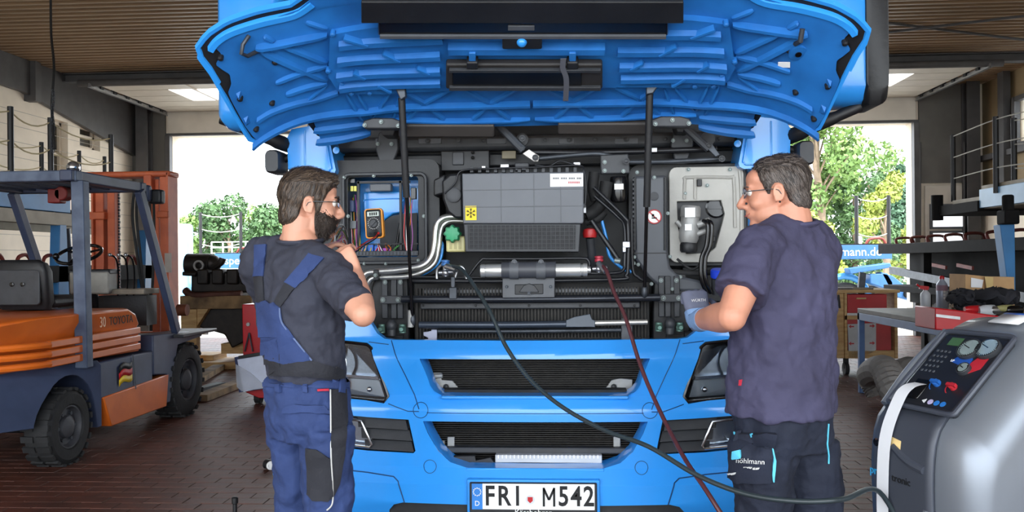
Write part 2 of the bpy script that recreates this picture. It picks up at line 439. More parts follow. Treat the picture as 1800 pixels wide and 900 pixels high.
# block panels of the far wall lower right / left: conduit pipes
b = MB()
for px in (1617, 1695): b.cyl(P(px, 250, YF-.1), P(px, 420, YF-.1), .025, n=8)
struct(b.build('trim_11', FRAME), 'conduit pipes on the far wall')
portal('front_gate_daylight', (0, YN-.35, 2.35), (math.pi/2, 0, 0), 15.5, 4.7)
portal('gate_daylight_a', ((DL0+DL1)/2, YF+.35, 2.06), (-math.pi/2, 0, 0), 5.6, 4.12)
portal('gate_daylight_b', ((DR0+DR1)/2, YF+.35, 2.06), (-math.pi/2, 0, 0), 5.6, 4.12)
# ================================================================== THE TRUCK
XT = -.135
TR = thing('truck', 'bright blue truck cab with raised front hood facing the viewer', 'truck', (XT, 4.5, 0))
def pxbox(b, x0, x1, y0, y1, Y, d):
    p = P((x0+x1)/2, (y0+y1)/2, Y); s = (Y/math.cos(YAW)*.998)/FPX
    w, h = (P(x1, y0, Y)-P(x0, y0, Y)).x, (P(x0, y0, Y)-P(x0, y1, Y)).z
    return b.box((p.x, Y+d/2, p.z), (w, d, h))
def pb(name, m, x0, x1, y0, y1, Y, d, bevel=.004, parent=None):
    b = MB(); pxbox(b, x0, x1, y0, y1, Y, d); return b.build(name, m, parent or TR, bevel=bevel)
def pp(name, m, pts, Y, d, bevel=.003, parent=None):
    b = MB(); b.prism([P(x, y, Y) for x, y in pts], (0, d, 0)); return b.build(name, m, parent or TR, bevel=bevel)
def pt(name, m, pts, r, n=10, parent=None, k=6):
    """tube through (px, py, Y) points"""
    b = MB(); b.tube(cr([P(*q) for q in pts], k), r, n); return b.build(name, m, parent or TR)
def bolt(px, py, Y, r=.009, m=None, parent=None, name='bolt'):
    p = P(px, py, Y); b = MB(); b.lathe([(r*1.1, 0), (r*1.1, .002), (r*.75, .002), (r*.75, .007), (r*.5, .009)], p, (0, -1, 0), 8); return b.build(name, m or BOLT, parent or TR)

# ---- front fascia
def fz(py): return 1.5+(460-py)/408
def bend(dx):
    a = abs(dx); return .085*a*a+(.9*(a-.95)**2 if a > .95 else 0)
RELIEF = [(.30, .06), (.40, .015), (.45, -.012), (.535, -.02), (.60, .02), (.70, .012), (.806, .0), (.85, .0), (.862, .002), (.915, .035), (1.0, .02), (1.075, .0), (1.10, .005), (1.165, .05), (1.30, .07)]
def FY(x, z): return 3.68+bend(x-XT)+table(RELIEF, z)
def sym(half, closed_center=True):
    """half outline as (u px from centre, py), right side from top centre to bottom centre -> world (x, z) loop"""
    R = [(XT+u/406, fz(y)) for u, y in half]; L = [(XT-u/406, fz(y)) for u, y in reversed(half)]
    return R+L
def mir(pts, sgn): 
    q = [(XT+sgn*u/406, fz(y)) for u, y in pts]
    return q if sgn > 0 else q[::-1]
outer = sym([(30, 601), (255, 600), (272, 598), (286, 588), (298, 570), (306, 552), (340, 540), (480, 535), (492, 560), (494, 700), (492, 850), (470, 940), (10, 945)])
g_up = sym([(8, 632), (203, 632), (196, 650), (186, 680), (178, 691), (165, 698), (8, 700)])
g_lo = sym([(8, 743), (198, 743), (190, 765), (172, 797), (150, 817), (122, 826), (8, 827)])
HEAD = [(303, 608), (400, 600), (455, 625), (462, 700), (270, 711), (264, 702), (268, 690), (294, 614)]
FOG = [(224, 741), (300, 738), (400, 732), (405, 792), (300, 800), (217, 802), (213, 798)]
plate_h = [(XT+.006-.262, fz(897)), (XT+.006+.282, fz(897))]
bumper_lo = sym([(10, 889), (235, 888), (252, 893), (262, 905), (265, 935), (10, 935)])
fas = MB().sheet(outer, [g_up, g_lo, mir(HEAD, 1), mir(HEAD, -1), mir(FOG, 1), mir(FOG, -1), bumper_lo], FY, .05, step=.05, zsteps=[r[0] for r in RELIEF])
fas.build('front_fascia', BLUE, TR, bevel=.009, seg=3, smooth=30)
# chamfer frames inside the openings (blue returns)
for nm, loop in (('grille_surround', g_up), ('grille_surround', g_lo)):
    b = MB(); n = len(loop); c = (sum(p[0] for p in loop)/n, sum(p[1] for p in loop)/n)
    def off(p, k): return (c[0]+(p[0]-c[0])*k, c[1]+(p[1]-c[1])*k)
    secs = []
    for k, d in ((1.0, .03), (.985, .055), (.985, .16), (1.0, .16)):
        secs.append([V(off(p, k)[0], 3.68+bend(p[0]-XT)*.6+d, off(p, k)[1]) for p in loop])
    b.grid(secs, cv=True); b.build(nm, BLUE, TR, smooth=50)
# dark lower bumper lip and underside
b = MB().sheet([(XT-.66, .30), (XT+.66, .30), (XT+.66, .46), (XT-.66, .46)], [], lambda x, z: 3.70+bend(x-XT), .06, step=.1); b.build('bumper_lip', BLACKP, TR, bevel=.01)
# panel gaps, covers
GAP = mat('panel_gap', (20, 62, 110), .6)
def groove(pts, name='panel_gap', r=.0022, closed=False):
    q = [V(x, FY(x, z)-.0006, z) for x, z in pts]; b = MB(); b.tube(q, r, 5, closed); return b.build(name, GAP, TR)
def fline(pts, sg): return [(XT+sg*u/406, fz(y)) for u, y in pts]
def dens(pts, n=8):
    out = []
    for a, c in zip(pts, pts[1:]):
        for k in range(n): out.append((lerp(a[0], c[0], k/n), lerp(a[1], c[1], k/n)))
    return out+[pts[-1]]
for sg in (1, -1):
    groove(dens(fline([(258, 601), (232, 660), (205, 722)], sg))); groove(dens(fline([(205, 726), (225, 726), (262, 714)], sg)))
    groove(dens(fline([(262, 608), (300, 604)], sg)))
    groove(dens(fline([(232, 888), (243, 850), (252, 843), (300, 838), (400, 832)], sg)), r=.003)
    for u, y, r in ((202, 724, .033), (187, 825, .028)):
        cx, cz = XT+sg*u/406, fz(y)
        groove([(cx+r*math.cos(t*math.pi/14), cz+r*math.sin(t*math.pi/14)) for t in range(28)], 'tow_eye_cover', .0016, True)
groove(dens([(XT-.47, fz(728)), (XT+.47, fz(728))], 20), r=.0016)
# lower lips of grilles
for zt, u, sh in ((699, 165, .014), (827, 122, .004)):
    b = MB(); b.bb((XT-u/406, 3.70, fz(zt)-.012), (XT+u/406, 3.80, fz(zt)+.002)); b.build('grille_sill', BLUE, TR, bevel=.004)
    b = MB(); b.bb((XT-u/406, 3.80, fz(zt)-.012), (XT+u/406, 3.87, fz(zt)+sh)); b.build('grille_seal', RUBBER, TR)

# ---- headlights and fog lamps
LENS = mat('lamp_lens', (235, 240, 245), .05, 0, 0, trans=1, spec=.5)
BUCKET = mat('lamp_bucket', (26, 28, 32), .3)
REFL = mat('reflector', (205, 210, 216), .16, .95, .06)
ORANGEL = mat('orange_lamp', (225, 105, 20), .25)
for sg in (1, -1):
    def pl(u, y, d): x = XT+sg*u/406; z = fz(y); return V(x, FY(x, z)+d, z)
    hl = MB()
    base = [pl(u, y, .0) for u, y in HEAD]; bk = [pl(u, y, .13) for u, y in HEAD]
    hl.grid([base, bk], cv=True); hl.f.append(tuple(range(len(HEAD), 2*len(HEAD)))); hl = hl.build('headlight', BUCKET, TR)
    fr = MB(); fr.tube([pl(u, y, .0) for u, y in HEAD], .008, 6, True); fr.build('headlight_rim', BLACKG, hl)
    b = MB(); c = pl(368, 645, .05); b.lathe([(.095, -.0), (.092, .02), (.06, .065), (.03, .085)], c, (0, 1, 0), 28, False); b.build('main_reflector', REFL, hl, recalc=False)
    b = MB(); b.ell(c+V(0, .03, 0), .03); b.lathe([(.05, 0), (.05, .01), (.04, .01), (.04, 0)], c+V(0, .03, 0), (0, 1, 0), 20); b.build('bulb_cap', CHROME, hl)
    b = MB(); b.prism([pl(u, y, .07) for u, y in ((300, 625), (345, 612), (350, 672), (283, 676))], (0, .02, 0)); b.build('reflector_fin', mat('smoked_reflector', (110, 116, 124), .2, .8), hl)
    b = MB(); b.prism([pl(u, y, .03) for u, y in ((285, 668), (455, 660), (455, 664), (284, 673))], (0, .04, 0)); b.build('chrome_trim', REFL, hl)
    b = MB(); b.prism([pl(u, y, .05) for u, y in ((284, 676), (455, 668), (458, 698), (274, 706))], (0, .02, 0)); b.build('indicator_bed', mat('grey_bed', (150, 154, 158), .3, .5), hl)
    b = MB(); b.ell(pl(302, 692, .045), .013); b.build('marker_bulb', CHROME, hl)
    b = MB(); b.ell(pl(350, 685, .045), (.026, .015, .026)); b.build('orange_bulb', ORANGEL, hl)
    b = MB(); b.prism([pl(u, y, .004) for u, y in HEAD], (0, .004, 0)); b.build('lens', LENS, hl)
    # fog insert with slats
    fg = MB(); base = [pl(u, y, .0) for u, y in FOG]; bk = [pl(u, y, .07) for u, y in FOG]
    fg.grid([base, bk], cv=True); fg.f.append(tuple(range(len(FOG), 2*len(FOG)))); fg = fg.build('fog_insert', DARKP, TR)
    for i, (ua, ub, ya, yb) in enumerate(((226, 318, 741, 760), (219, 312, 762, 780), (216, 306, 783, 800))):
        b = MB(); q = [pl(ua, yb, .0), pl(ub, yb-3, .0), pl(ub+4, ya-2, .03), pl(ua+6, ya, .03)]; b.prism(q, (0, .02, 0)); b.build('slat', DARKP, fg, bevel=.002)
    fl_ = [(312, 745), (400, 736), (402, 786), (298, 794), (294, 788)]
    b = MB(); b.prism([pl(u, y, .03) for u, y in fl_], (0, .05, 0)); fb = b.build('fog_lamp', REFL, fg)
    b = MB(); b.tube([pl(u, y, .0) for u, y in fl_], .006, 6, True); b.build('fog_rim', REFL, fg)
    b = MB(); b.lathe([(.045, 0), (.03, .02), (.012, .03)], pl(350, 765, .025), (0, 1, 0), 20, False); b.build('fog_reflector', CHROME, fg, recalc=False)
    b = MB(); b.prism([pl(u, y, .0) for u, y in fl_], (0, .004, 0)); b.build('fog_lens', LENS, fg)

# ---- number plate
PX, PZ0 = P(937, 873, 3.64).x, P(937, 873, 3.64).z
pl_y = 3.635
b = MB(); b.bb((PX-.272, pl_y+.004, PZ0-.075), (PX+.272, pl_y+.07, PZ0+.058)); plate = b.build('plate_holder', BLACKP, TR, bevel=.004)
b = MB(); b.bb((PX-.285, pl_y+.02, PZ0-.09), (PX+.285, pl_y+.08, PZ0+.068)); b.build('plate_bed', BLUE, TR, bevel=.004)
MB().bb((PX-.262, pl_y, PZ0-.055), (PX+.262, pl_y+.006, PZ0+.055)).build('number_plate', WHITE, plate, bevel=.002)
MB().bb((PX-.262, pl_y-.001, PZ0-.055), (PX-.216, pl_y+.005, PZ0+.055)).build('country_strip', mat('eu_blue', (40, 120, 200), .4), plate)
TM = lambda x, z, y=pl_y-.0012: facing((x, y, z), (0, -1, 0), (1, 0, 0))
b = MB()
for p0, p1 in (((-.022, -.040), (-.022, .040)), ((.022, -.040), (.022, .040)), ((-.022, .036), (0, -.012)), ((.022, .036), (0, -.012))): b.bar((PX+.068+p0[0], pl_y-.001, PZ0+p0[1]), (PX+.068+p1[0], pl_y-.001, PZ0+p1[1]), .0095, .002, V(0, 1, 0))
b.build('lettering', INK, plate)
for ch, x in (('F', -.185), ('R', -.124), ('I', -.066), ('5', .130), ('4', .184), ('2', .237)):
    text(ch, .118, TM(PX+x, PZ0-.0), INK, plate, sx=.8 if ch != 'M' else .7, bold=.0022 if ch != 'M' else .0006)
text('D', .03, TM(PX-.239, PZ0-.03), WHITE, plate)
for k in range(12):
    a = k*math.pi/6; b = MB(); b.lathe([(.0028, 0), (.0028, .001)], (PX-.239+.016*math.cos(a), pl_y-.001, PZ0+.02+.016*math.sin(a)), (0, -1, 0), 6); b.build('star', WHITE, plate)
b = MB(); b.lathe([(.02, 0), (.02, .0015)], (PX-.012, pl_y-.0002, PZ0-.012), (0, -1, 0), 24); b.build('seal', mat('seal_grey', (200, 204, 206), .4), plate)
b = MB(); b.prism([(PX-.012+x, pl_y-.003, PZ0-.012+z) for x, z in ((-.011, .012), (.011, .012), (.011, -.004), (0, -.014), (-.011, -.004))], (0, .002, 0)); b.build('shield', REDP, plate)
text('Kässbohrer', .034, TM(PX, PZ0-.068, pl_y+.003), WHITE, plate)

# ---- cooling pack seen through grilles and above the bumper
CORE = mat('radiator_core', (44, 41, 38), .6, .3, .3, 30)
b = MB(); b.bb((XT-.56, 3.93, .5), (XT+.52, 3.97, 1.40)); rad = b.build('radiator', mat('core_dark', (20, 19, 19), .7), TR)
n = 0
b = MB()
for k in range(64):
    z = .53+k*.0098
    b.bb((XT-.50, 3.905, z), (XT+.48, 3.93, z+.004))
b.build('condenser_fin', CORE, rad, kind='stuff')
b = MB()
for k in range(70):
    x = XT-.55+k*.0152
    b.bb((x, 3.915, 1.13), (x+.006, 3.93, 1.38))
b.build('radiator_fin', CORE, rad, kind='stuff')
for x0 in (XT-.56, XT+.49): MB().bb((x0-.02, 3.86, .5), (x0+.05, 3.95, 1.1)).build('end_tank', DARKP, rad, bevel=.005)
pp('bracket', ALU, [(748, 662), (758, 655), (776, 655), (776, 668), (795, 669), (806, 682), (795, 694), (766, 698), (750, 690)], 3.88, .012)
pp('bracket', ALU, [(1065, 682), (1075, 668), (1090, 665), (1112, 667), (1112, 688), (1090, 692), (1080, 690)], 3.88, .012)
for x in (784, 1079): bolt(x, 680, 3.878, .013, BLACKP, name='grommet')
pb('bracket', ALU, 786, 799, 768, 788, 3.87, .012); pb('bracket', ALU, 1078, 1091, 768, 786, 3.87, .012)
pt('connector', ALU, [(755, 662, 3.88), (778, 660, 3.88)], .012); pt('connector', ALU, [(762, 779, 3.88), (782, 778, 3.88)], .012)
pb('lower_rail', DARKP, 766, 1105, 787, 797, 3.84, .05)
pb('silver_box', mat('white_foil', (190, 192, 194), .5, .2, .1), 870, 1058, 800, 822, 3.80, .06)
b = MB()
for k in range(26): pxbox(b, 875+k*7, 877+k*7, 800, 806, 3.795, .01)
b.build('foil_rib', PAPER, TR)
pp('clip', BLACKP, [(780, 803), (835, 801), (836, 810), (862, 804), (872, 818), (812, 822), (785, 818)], 3.80, .03)

# engine bay floor/back wall
bay = pp('bulkhead', BLACKP, [(545, 190), (1315, 190), (1315, 640), (545, 640)], 4.24, .03)
for x0, x1 in ((XT-1.05, XT-.62), (XT+.6, XT+1.05)): MB().bb((x0, 3.95, .45), (x1, 4.2, 1.16)).build('inner_structure', BLACKP, TR)
# radiator top rails and tubes
pb('top_tank', DARKP, 735, 1125, 502, 520, 3.93, .08, .012)
pb('top_tank', mat('tank_grey', (72, 74, 78), .4, 0, .3), 740, 1122, 506, 517, 3.925, .03, .008)
pb('radiator_rail', DARKP, 737, 1124, 531, 543, 3.89, .03, .006)
for x in (744, 836, 930, 1020, 1115): bolt(x, 537, 3.888, .006, BLACKP)
pt('cross_tube', mat('tube_dark', (44, 47, 54), .28, .5), [(706, 526, 3.86), (930, 526, 3.86), (1160, 523, 3.86)], .017, 14)
pt('stabiliser_tube', mat('tube_slate', (58, 66, 78), .3, .4), [(737, 571, 3.84), (900, 571, 3.84), (1046, 569, 3.84)], .0165, 14)
pt('stabiliser_rod', mat('bright_rod', (215, 213, 205), .3, .7, .1), [(1046, 568, 3.84), (1138, 566, 3.84)], .012, 12)
pp('torn_sleeve', mat('slate_film', (70, 80, 92), .35), [(995, 563), (1010, 557), (1037, 552), (1041, 562), (1046, 563), (1046, 575), (995, 575)], 3.82, .004)
pt('lower_tube', DSTEEL, [(760, 582, 3.88), (930, 582, 3.88), (1092, 580, 3.88)], .011, 10)
pp('light_bracket', mat('pale_bracket', (165, 168, 188), .5, .2), [(744, 584), (758, 582), (758, 579), (768, 579), (768, 604), (752, 604), (752, 594), (744, 590)], 3.86, .01)
pp('bracket', GREYP, [(1092, 560), (1100, 560), (1100, 568), (1112, 572), (1112, 602), (1092, 602)], 3.88, .01)
pb('bottom_rail', DARKP, 740, 1125, 596, 606, 3.9, .05)
# side hinge columns of the cab tilt
for sx in (0, 1):
    f = (lambda x: x) if not sx else (lambda x: 1868-x-2)
    dy = 0 if not sx else -3
    col = pp('hinge_column', BLACKP, [(f(653), 505+dy), (f(662), 478+dy), (f(716), 478+dy), (f(720), 602+dy), (f(655), 602+dy), (f(650), 560+dy)][::(1 if not sx else -1)], 3.97, .1, .008)
    for x in (676, 692, 703): pb('rib', DARKP, f(x)-5, f(x)+5, 488+dy, 560+dy, 3.945, .03, .003, col)
    pb('plate', DARKP, min(f(668), f(712)), max(f(668), f(712)), 520+dy, 534+dy, 3.91, .02, .003, col)
    for x in (673, 700): bolt(f(x), 527+dy, 3.905, .011, None, col)
    for x in (677, 704): bolt(f(x), 496+dy, 3.94, .010, None, col)
    b = MB(); b.cyl(P(f(688), 590+dy, 3.9), P(f(688), 566+dy, 3.9), .022); b.ell(P(f(688), 572+dy, 3.9), (.026, .03, .03)); b.build('pivot', DARKP, col)
    for x in (671, 708): 
        b = MB(); b.lathe([(.016, 0), (.018, .01), (.011, .02), (.009, .04)], P(f(x), 578+dy, 3.9), (0, -1, 0), 12); b.cyl(P(f(x), 585+dy, 3.9), P(f(x), 570+dy, 3.9), .016); b.build('bolt', mat('green_zinc', (96, 128, 118), .45, .4, .2, 20), col)
    b = MB(); b.cyl(P(f(655)-8, 594+dy, 3.93), P(f(655)+14, 594+dy, 3.93), .024); b.build('bush', RUBBER, col)

# receiver drier with clamp bracket
rd = pp('drier_bracket', GREYP, [(883, 488), (975, 487), (975, 523), (883, 524)], 3.83, .012, .003)
pp('bracket_window', BLACKP, [(905, 500), (955, 499), (955, 517), (905, 518)], 3.826, .006, parent=rd)
pp('latch_boss', DARKP, [(912, 514), (920, 502), (930, 498), (940, 502), (948, 514)], 3.82, .012, parent=rd)
for x in (891, 968): bolt(x, 504, 3.828, .008, DSTEEL, rd)
bolt(930, 515, 3.815, .008, DSTEEL, rd)
pt('clamp_body', mat('clamp_grey', (66, 68, 74), .45), [(882, 475, 3.82), (977, 474, 3.82)], .037, 20, rd, 1)
for x in (904, 951): pt('clamp_band', GREYP, [(x-8, 475, 3.82), (x+8, 475, 3.82)], .040, 20, rd, 1); 
for x in (904, 951): bolt(x, 461, 3.80, .012, GREYP, rd)
CAN = mat('brushed_can', (208, 210, 208), .34, .7, .12, 10)
b = MB(); b.lathe([(.024, 0), (.030, .004), (.030, .02), (.028, .024), (.030, .03), (.030, .12)], P(844, 476, 3.82), (1, 0, 0), 20); b.build('can_end', CAN, rd)
b = MB(); b.lathe([(.030, 0), (.030, .11), (.026, .112), (.026, .12), (.03, .122), (.03, .14), (.015, .142), (.015, .155)], P(977, 475, 3.82), (1, 0, 0), 20); b.build('can_end', CAN, rd)
# thin refrigerant lines
LINE = mat('black_line', (30, 31, 35), .35, .2)
pt('line', LINE, [(825, 483, 3.85), (846, 457, 3.85), (860, 455, 3.85), (940, 455, 3.85), (1020, 454, 3.85), (1034, 458, 3.85), (1035, 468, 3.85), (1022, 472, 3.85)], .007)
pt('line', LINE, [(725, 487, 3.88), (760, 487, 3.88), (880, 488, 3.88)], .006)
pt('line', LINE, [(725, 494, 3.86), (800, 494, 3.86), (880, 494, 3.86), (1085, 491, 3.86), (1100, 484, 3.86), (1104, 470, 3.86), (1104, 400, 3.86), (1096, 380, 3.86), (1044, 330, 3.9)], .009)
pt('line', LINE, [(1018, 480, 3.84), (1080, 480, 3.85), (1096, 474, 3.86), (1098, 460, 3.86), (1098, 400, 3.88), (1085, 380, 3.9), (1045, 345, 3.92)], .008)
pt('line', LINE, [(1040, 388, 3.9), (1088, 458, 3.88)], .012, k=1); pt('line', LINE, [(1110, 385, 3.9), (1112, 470, 3.9), (1122, 487, 3.9), (1135, 495, 3.9)], .008)
for y in (424, 432): pb('line_clip', STEEL, 1094, 1101 if y > 430 else 1108, y, y+12, 3.84, .02)
pb('hanger', DSTEEL, 789, 803, 505, 526, 3.84, .01); pb('hanger', DSTEEL, 792, 800, 486, 506, 3.85, .01)
pt('fitting', BOLT, [(1080, 458, 3.86), (1090, 459, 3.86)], .012, k=1)
# service valves
for x, y, c, nm in ((783, 468, (60, 110, 170), 'blue'), (1053, 461, (170, 50, 66), 'red')):
    v = MB(); p = P(x, y, 3.83); v.cyl(p+V(0, 0, -.045), p+V(0, 0, .0), .012); v.cyl(p+V(-.03, 0, -.03), p+V(.035, 0, -.025), .010); v.ell(p+V(0, 0, -.03), .018)
    v = v.build('service_valve', STEEL, TR)
    b = MB(); b.lathe([(.014, 0), (.02, .004), (.02, .014), (.016, .016), (.016, .018), (.02, .02), (.02, .026), (.01, .03)], p, (0, 0, 1), 14); b.build('valve_knob', mat('knob_'+nm, c, .35, .2), v)
pt('elbow', STEEL, [(768, 490, 3.87), (769, 474, 3.87), (778, 466, 3.86), (786, 470, 3.85)], .007); pt('elbow', STEEL, [(800, 488, 3.88), (806, 470, 3.88), (815, 472, 3.88), (820, 490, 3.88)], .008)

# silver pipes at left
PIPE = mat('alu_pipe', (200, 200, 196), .3, .85, .1, 14)
pt('coolant_pipe', PIPE, [(822, 382, 3.95), (790, 381, 3.95), (775, 386, 3.94), (767, 400, 3.94), (764, 430, 3.93), (758, 452, 3.93), (740, 468, 3.92), (700, 475, 3.92), (660, 478, 3.92), (643, 482, 3.92), (636, 498, 3.93), (637, 520, 3.95)], .0145, 12)
pt('coolant_pipe', PIPE, [(822, 389, 3.98), (795, 388, 3.97), (782, 393, 3.96), (775, 405, 3.96), (771, 434, 3.95), (764, 462, 3.95), (742, 478, 3.94), (715, 486, 3.94), (670, 488, 3.94), (652, 491, 3.94), (645, 505, 3.95)], .0125, 12)
pb('pipe_clamp', BLACKP, 656, 665, 474, 493, 3.89, .05); bolt(660, 484, 3.885, .009)
pt('blue_cable', BLUE, [(768, 420, 3.99), (778, 430, 3.99), (772, 460, 3.98), (752, 478, 3.97), (735, 484, 3.97)], .007)
pt('blue_edge', BLUE, [(1058, 388, 4.0), (1066, 420, 4.0), (1072, 450, 4.0), (1092, 470, 4.0), (1110, 478, 4.0)], .008)
# reservoir with green cap, red cap
rs = pb('reservoir', mat('cream_plastic', (206, 198, 140), .4, 0, .1), 784, 818, 415, 443, 3.93, .1, .008)
for x in (792, 800, 808): pb('rib', mat('cream_plastic2', (176, 166, 110), .4), x-2, x+2, 418, 438, 3.925, .01, 0, rs)
b = MB(); c = P(795, 411, 3.9)
prof = [V(math.cos(a)*(.038+.004*math.cos(8*a)), 0, math.sin(a)*(.038+.004*math.cos(8*a))) for a in [k*math.pi/32 for k in range(64)]]
b.loft([[c+p*k+V(0, d, 0) for p in prof] for k, d in ((1, .03), (1, .0), (.82, -.012), (.5, -.014))]); b.build('green_cap', mat('green_plastic', (40, 150, 100), .4), TR)
b = MB(); b.lathe([(.03, -.02), (.034, 0), (.03, .018), (.012, .024)], P(1037, 410, 3.92), (0, 0, 1), 18); b.build('red_cap', mat('red_cap', (165, 32, 34), .4, 0, .2), TR)
pt('filler_neck', DARKP, [(1037, 418, 3.92), (1040, 450, 3.95), (1042, 470, 3.98)], .02)

# ---- heater / air box
hv = pp('heater_box', mat('heater_grey', (94, 97, 103), .5, 0, .08, 4, bump=.04), [(812, 305), (1026, 302), (1026, 390), (1024, 393), (814, 393)], 3.80, .25, .006)
for y in (332, 362): pb('seam', GREYP, 813, 1025, y, y+1.5, 3.797, .006, 0, hv)
for x in (880, 938, 985): pb('seam', GREYP, x, x+1.2, 306, 392, 3.7975, .006, 0, hv)
for x in range(826, 1020, 14): pb('vent_fin', DARKP, x, x+6, 294, 303, 3.86, .06, .001, hv)
pp('filter_frame', DARKP, [(815, 393), (1021, 393), (1018, 443), (818, 443)], 3.815, .2, .004, hv)
pp('filter_mesh', mat('mesh_black', (36, 37, 40), .7, 0, .3, 60), [(822, 396), (1012, 396), (1011, 438), (823, 438)], 3.812, .01, 0, hv)
b = MB()
for k in range(24): pxbox(b, 824+k*8, 825+k*8, 396, 438, 3.809, .004)
for k in range(6): pxbox(b, 823, 1011, 400+k*7, 400.7+k*7, 3.809, .004)
b.build('mesh_bar', DARKP, hv)
st = pb('snow_sticker', YELLOW, 818, 837.5, 362, 387, 3.797, .003, 0, hv); c = P(827.7, 374.5, 3.796)
b = MB()
for k in range(6):
    a = k*math.pi/3; d = V(math.sin(a), 0, math.cos(a)); q = V(d.z, 0, -d.x)
    b.bar(c, c+d*.021, .0022, .0015, V(0, 1, 0))
    for t in (.011, .016):
        for sg in (1, -1): b.bar(c+d*t, c+d*(t+.005)+q*sg*.0045, .0018, .0014, V(0, 1, 0))
b.build('snowflake', INK, hv)
pb('label', WHITE, 967, 1025, 305, 328, 3.797, .003, 0, hv)
b = MB()
for k in range(18):
    if k % 5 != 4: pxbox(b, 972+k*2.8, 974+k*2.8, 312, 315, 3.796, .001)
b.build('print', GREYP, hv)
b = MB()
for k in range(9): pxbox(b, 999+k*2.3, 1000.5+k*2.3, 319, 322.5, 3.796, .001)
b.build('print', REDP, hv)
pb('label', WHITE, 880, 894, 289, 295, 3.84, .01, 0, hv); pb('label', WHITE, 847, 853, 292, 298, 3.84, .01, 0, hv); pb('label', PAPER, 1024, 1030, 358, 374, 3.83, .01, 0, hv)
fan = pp('blower_housing', BLACKP, [(776, 318), (790, 306), (812, 304), (814, 384), (800, 384), (786, 372), (778, 350)], 3.86, .2, .01)
b = MB(); b.lathe([(.034, 0), (.034, .012), (.028, .014), (.012, .014)], P(798, 343, 3.86), (0, -1, 0), 20); b.build('blower_cap', DARKP, fan)
pp('duct_block', BLACKP, [(762, 316), (782, 306), (782, 340), (762, 345)], 3.9, .15, .008, fan)
pt('wire', LINE, [(782, 340, 3.85), (800, 322, 3.84), (812, 300, 3.84), (870, 296, 3.84), (940, 294, 3.84), (1015, 291, 3.84), (1026, 300, 3.82), (1030, 330, 3.82), (1028, 365, 3.82)], .004)
pt('wire', LINE, [(940, 290, 3.86), (965, 292, 3.86), (985, 283, 3.86), (1010, 290, 3.85)], .004)
pb('relay_plate', BLACKP, 775, 860, 265, 300, 4.1, .05); pb('relay_plate', DARKP, 795, 815, 267, 290, 4.09, .03)
for y in (268, 277): bolt(831, y, 4.09, .008, mat('hole', (6, 6, 6), .9), name='hole')
pb('data_plate', mat('tan_label', (120, 112, 92), .6), 882, 907, 265, 279, 4.1, .01)
pb('battery_clip', DARKP, 905, 930, 286, 300, 4.0, .04); pb('clip', PAPER, 1008, 1020, 285, 292, 3.9, .02)

# ---- cross beam and wiper linkage
pb('cross_beam', DARKP, 570, 1292, 236, 262, 4.12, .08, .02)
pb('beam_web', BLACKP, 575, 1290, 268, 292, 4.17, .05, .01)
for x in (612, 752, 806, 850, 958, 1001, 1046, 1101, 1170, 1264): bolt(x, 249-(x-600)*.008, 4.115, .013, DARKP)
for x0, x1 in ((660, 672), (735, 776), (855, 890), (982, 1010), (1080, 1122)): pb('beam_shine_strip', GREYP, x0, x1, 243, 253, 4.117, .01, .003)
pt('wiper_rod', LINE, [(932, 268, 4.02), (950, 268, 4.02), (1060, 268, 4.02), (1260, 262, 4.02)], .014)
pt('wiper_rod', DSTEEL, [(945, 279, 3.97), (1030, 271, 3.97), (1062, 272, 3.97), (1100, 284, 3.97)], .012)
pt('wiper_rod', DSTEEL, [(1100, 285, 3.98), (1180, 284, 3.98), (1270, 279, 3.98)], .012)
arm = pt('wiper_arm', mat('arm_grey', (70, 74, 80), .4, .3), [(872, 216, 3.93), (920, 264, 3.93)], .02, 8, k=1)
pp('wiper_link', mat('pale_link', (190, 185, 180), .4, .5), [(918, 270), (930, 262), (948, 274), (946, 284), (938, 284)], 3.925, .012)
for x, y in ((917, 260), (941, 277), (918, 243), (1101, 283)): bolt(x, y, 3.92, .014, DARKP)
b = MB(); b.lathe([(.03, 0), (.03, .012), (.018, .014)], P(918, 246, 4.05), (0, -1, 0), 18); b.build('pulley', DARKP, TR)
pt('wiper_arm', mat('arm_grey', (70, 74, 80), .4, .3), [(1205, 225, 3.95), (1246, 262, 3.95)], .018, 8, k=1)
pp('wiper_link', DSTEEL, [(1240, 258), (1252, 252), (1266, 272), (1258, 276)], 3.94, .012)
for x, y in ((1246, 256), (1269, 279)): bolt(x, y, 3.935, .014, DARKP)
b = MB(); b.lathe([(.034, 0), (.034, .012), (.018, .014)], P(1243, 245, 4.05), (0, -1, 0), 18); b.build('pulley', DARKP, TR)
pb('white_mark', PAPER, 1142, 1155, 260, 267, 3.985, .01, .001)
wm = pp('wiper_motor_plate', DARKP, [(1055, 272), (1105, 270), (1108, 305), (1056, 306)], 3.95, .03, .006)
for x, y in ((1063, 285), (1063, 300), (1096, 301)): bolt(x, y, 3.945, .009, None, wm)
b = MB(); b.lathe([(.036, 0), (.04, .01), (.04, .09), (.034, .115), (.015, .12)], P(1087, 311, 3.97), (0, 0, -1), 20); b.build('motor_canister', BLACKG, wm)
pb('label', WHITE, 1080, 1096, 323, 333, 3.925, .004, 0, wm)
for pts, r in (([(1045, 303, 3.95), (1042, 330, 3.95), (1048, 352, 3.95)], .025), ([(1067, 320, 3.95), (1060, 352, 3.95), (1045, 370, 3.97), (1030, 378, 3.97)], .03)): pt('hose', RUBBER, pts, r)
pt('hose', RUBBER, [(1062, 372, 3.99), (1050, 385, 3.99), (1030, 390, 4.0)], .02)

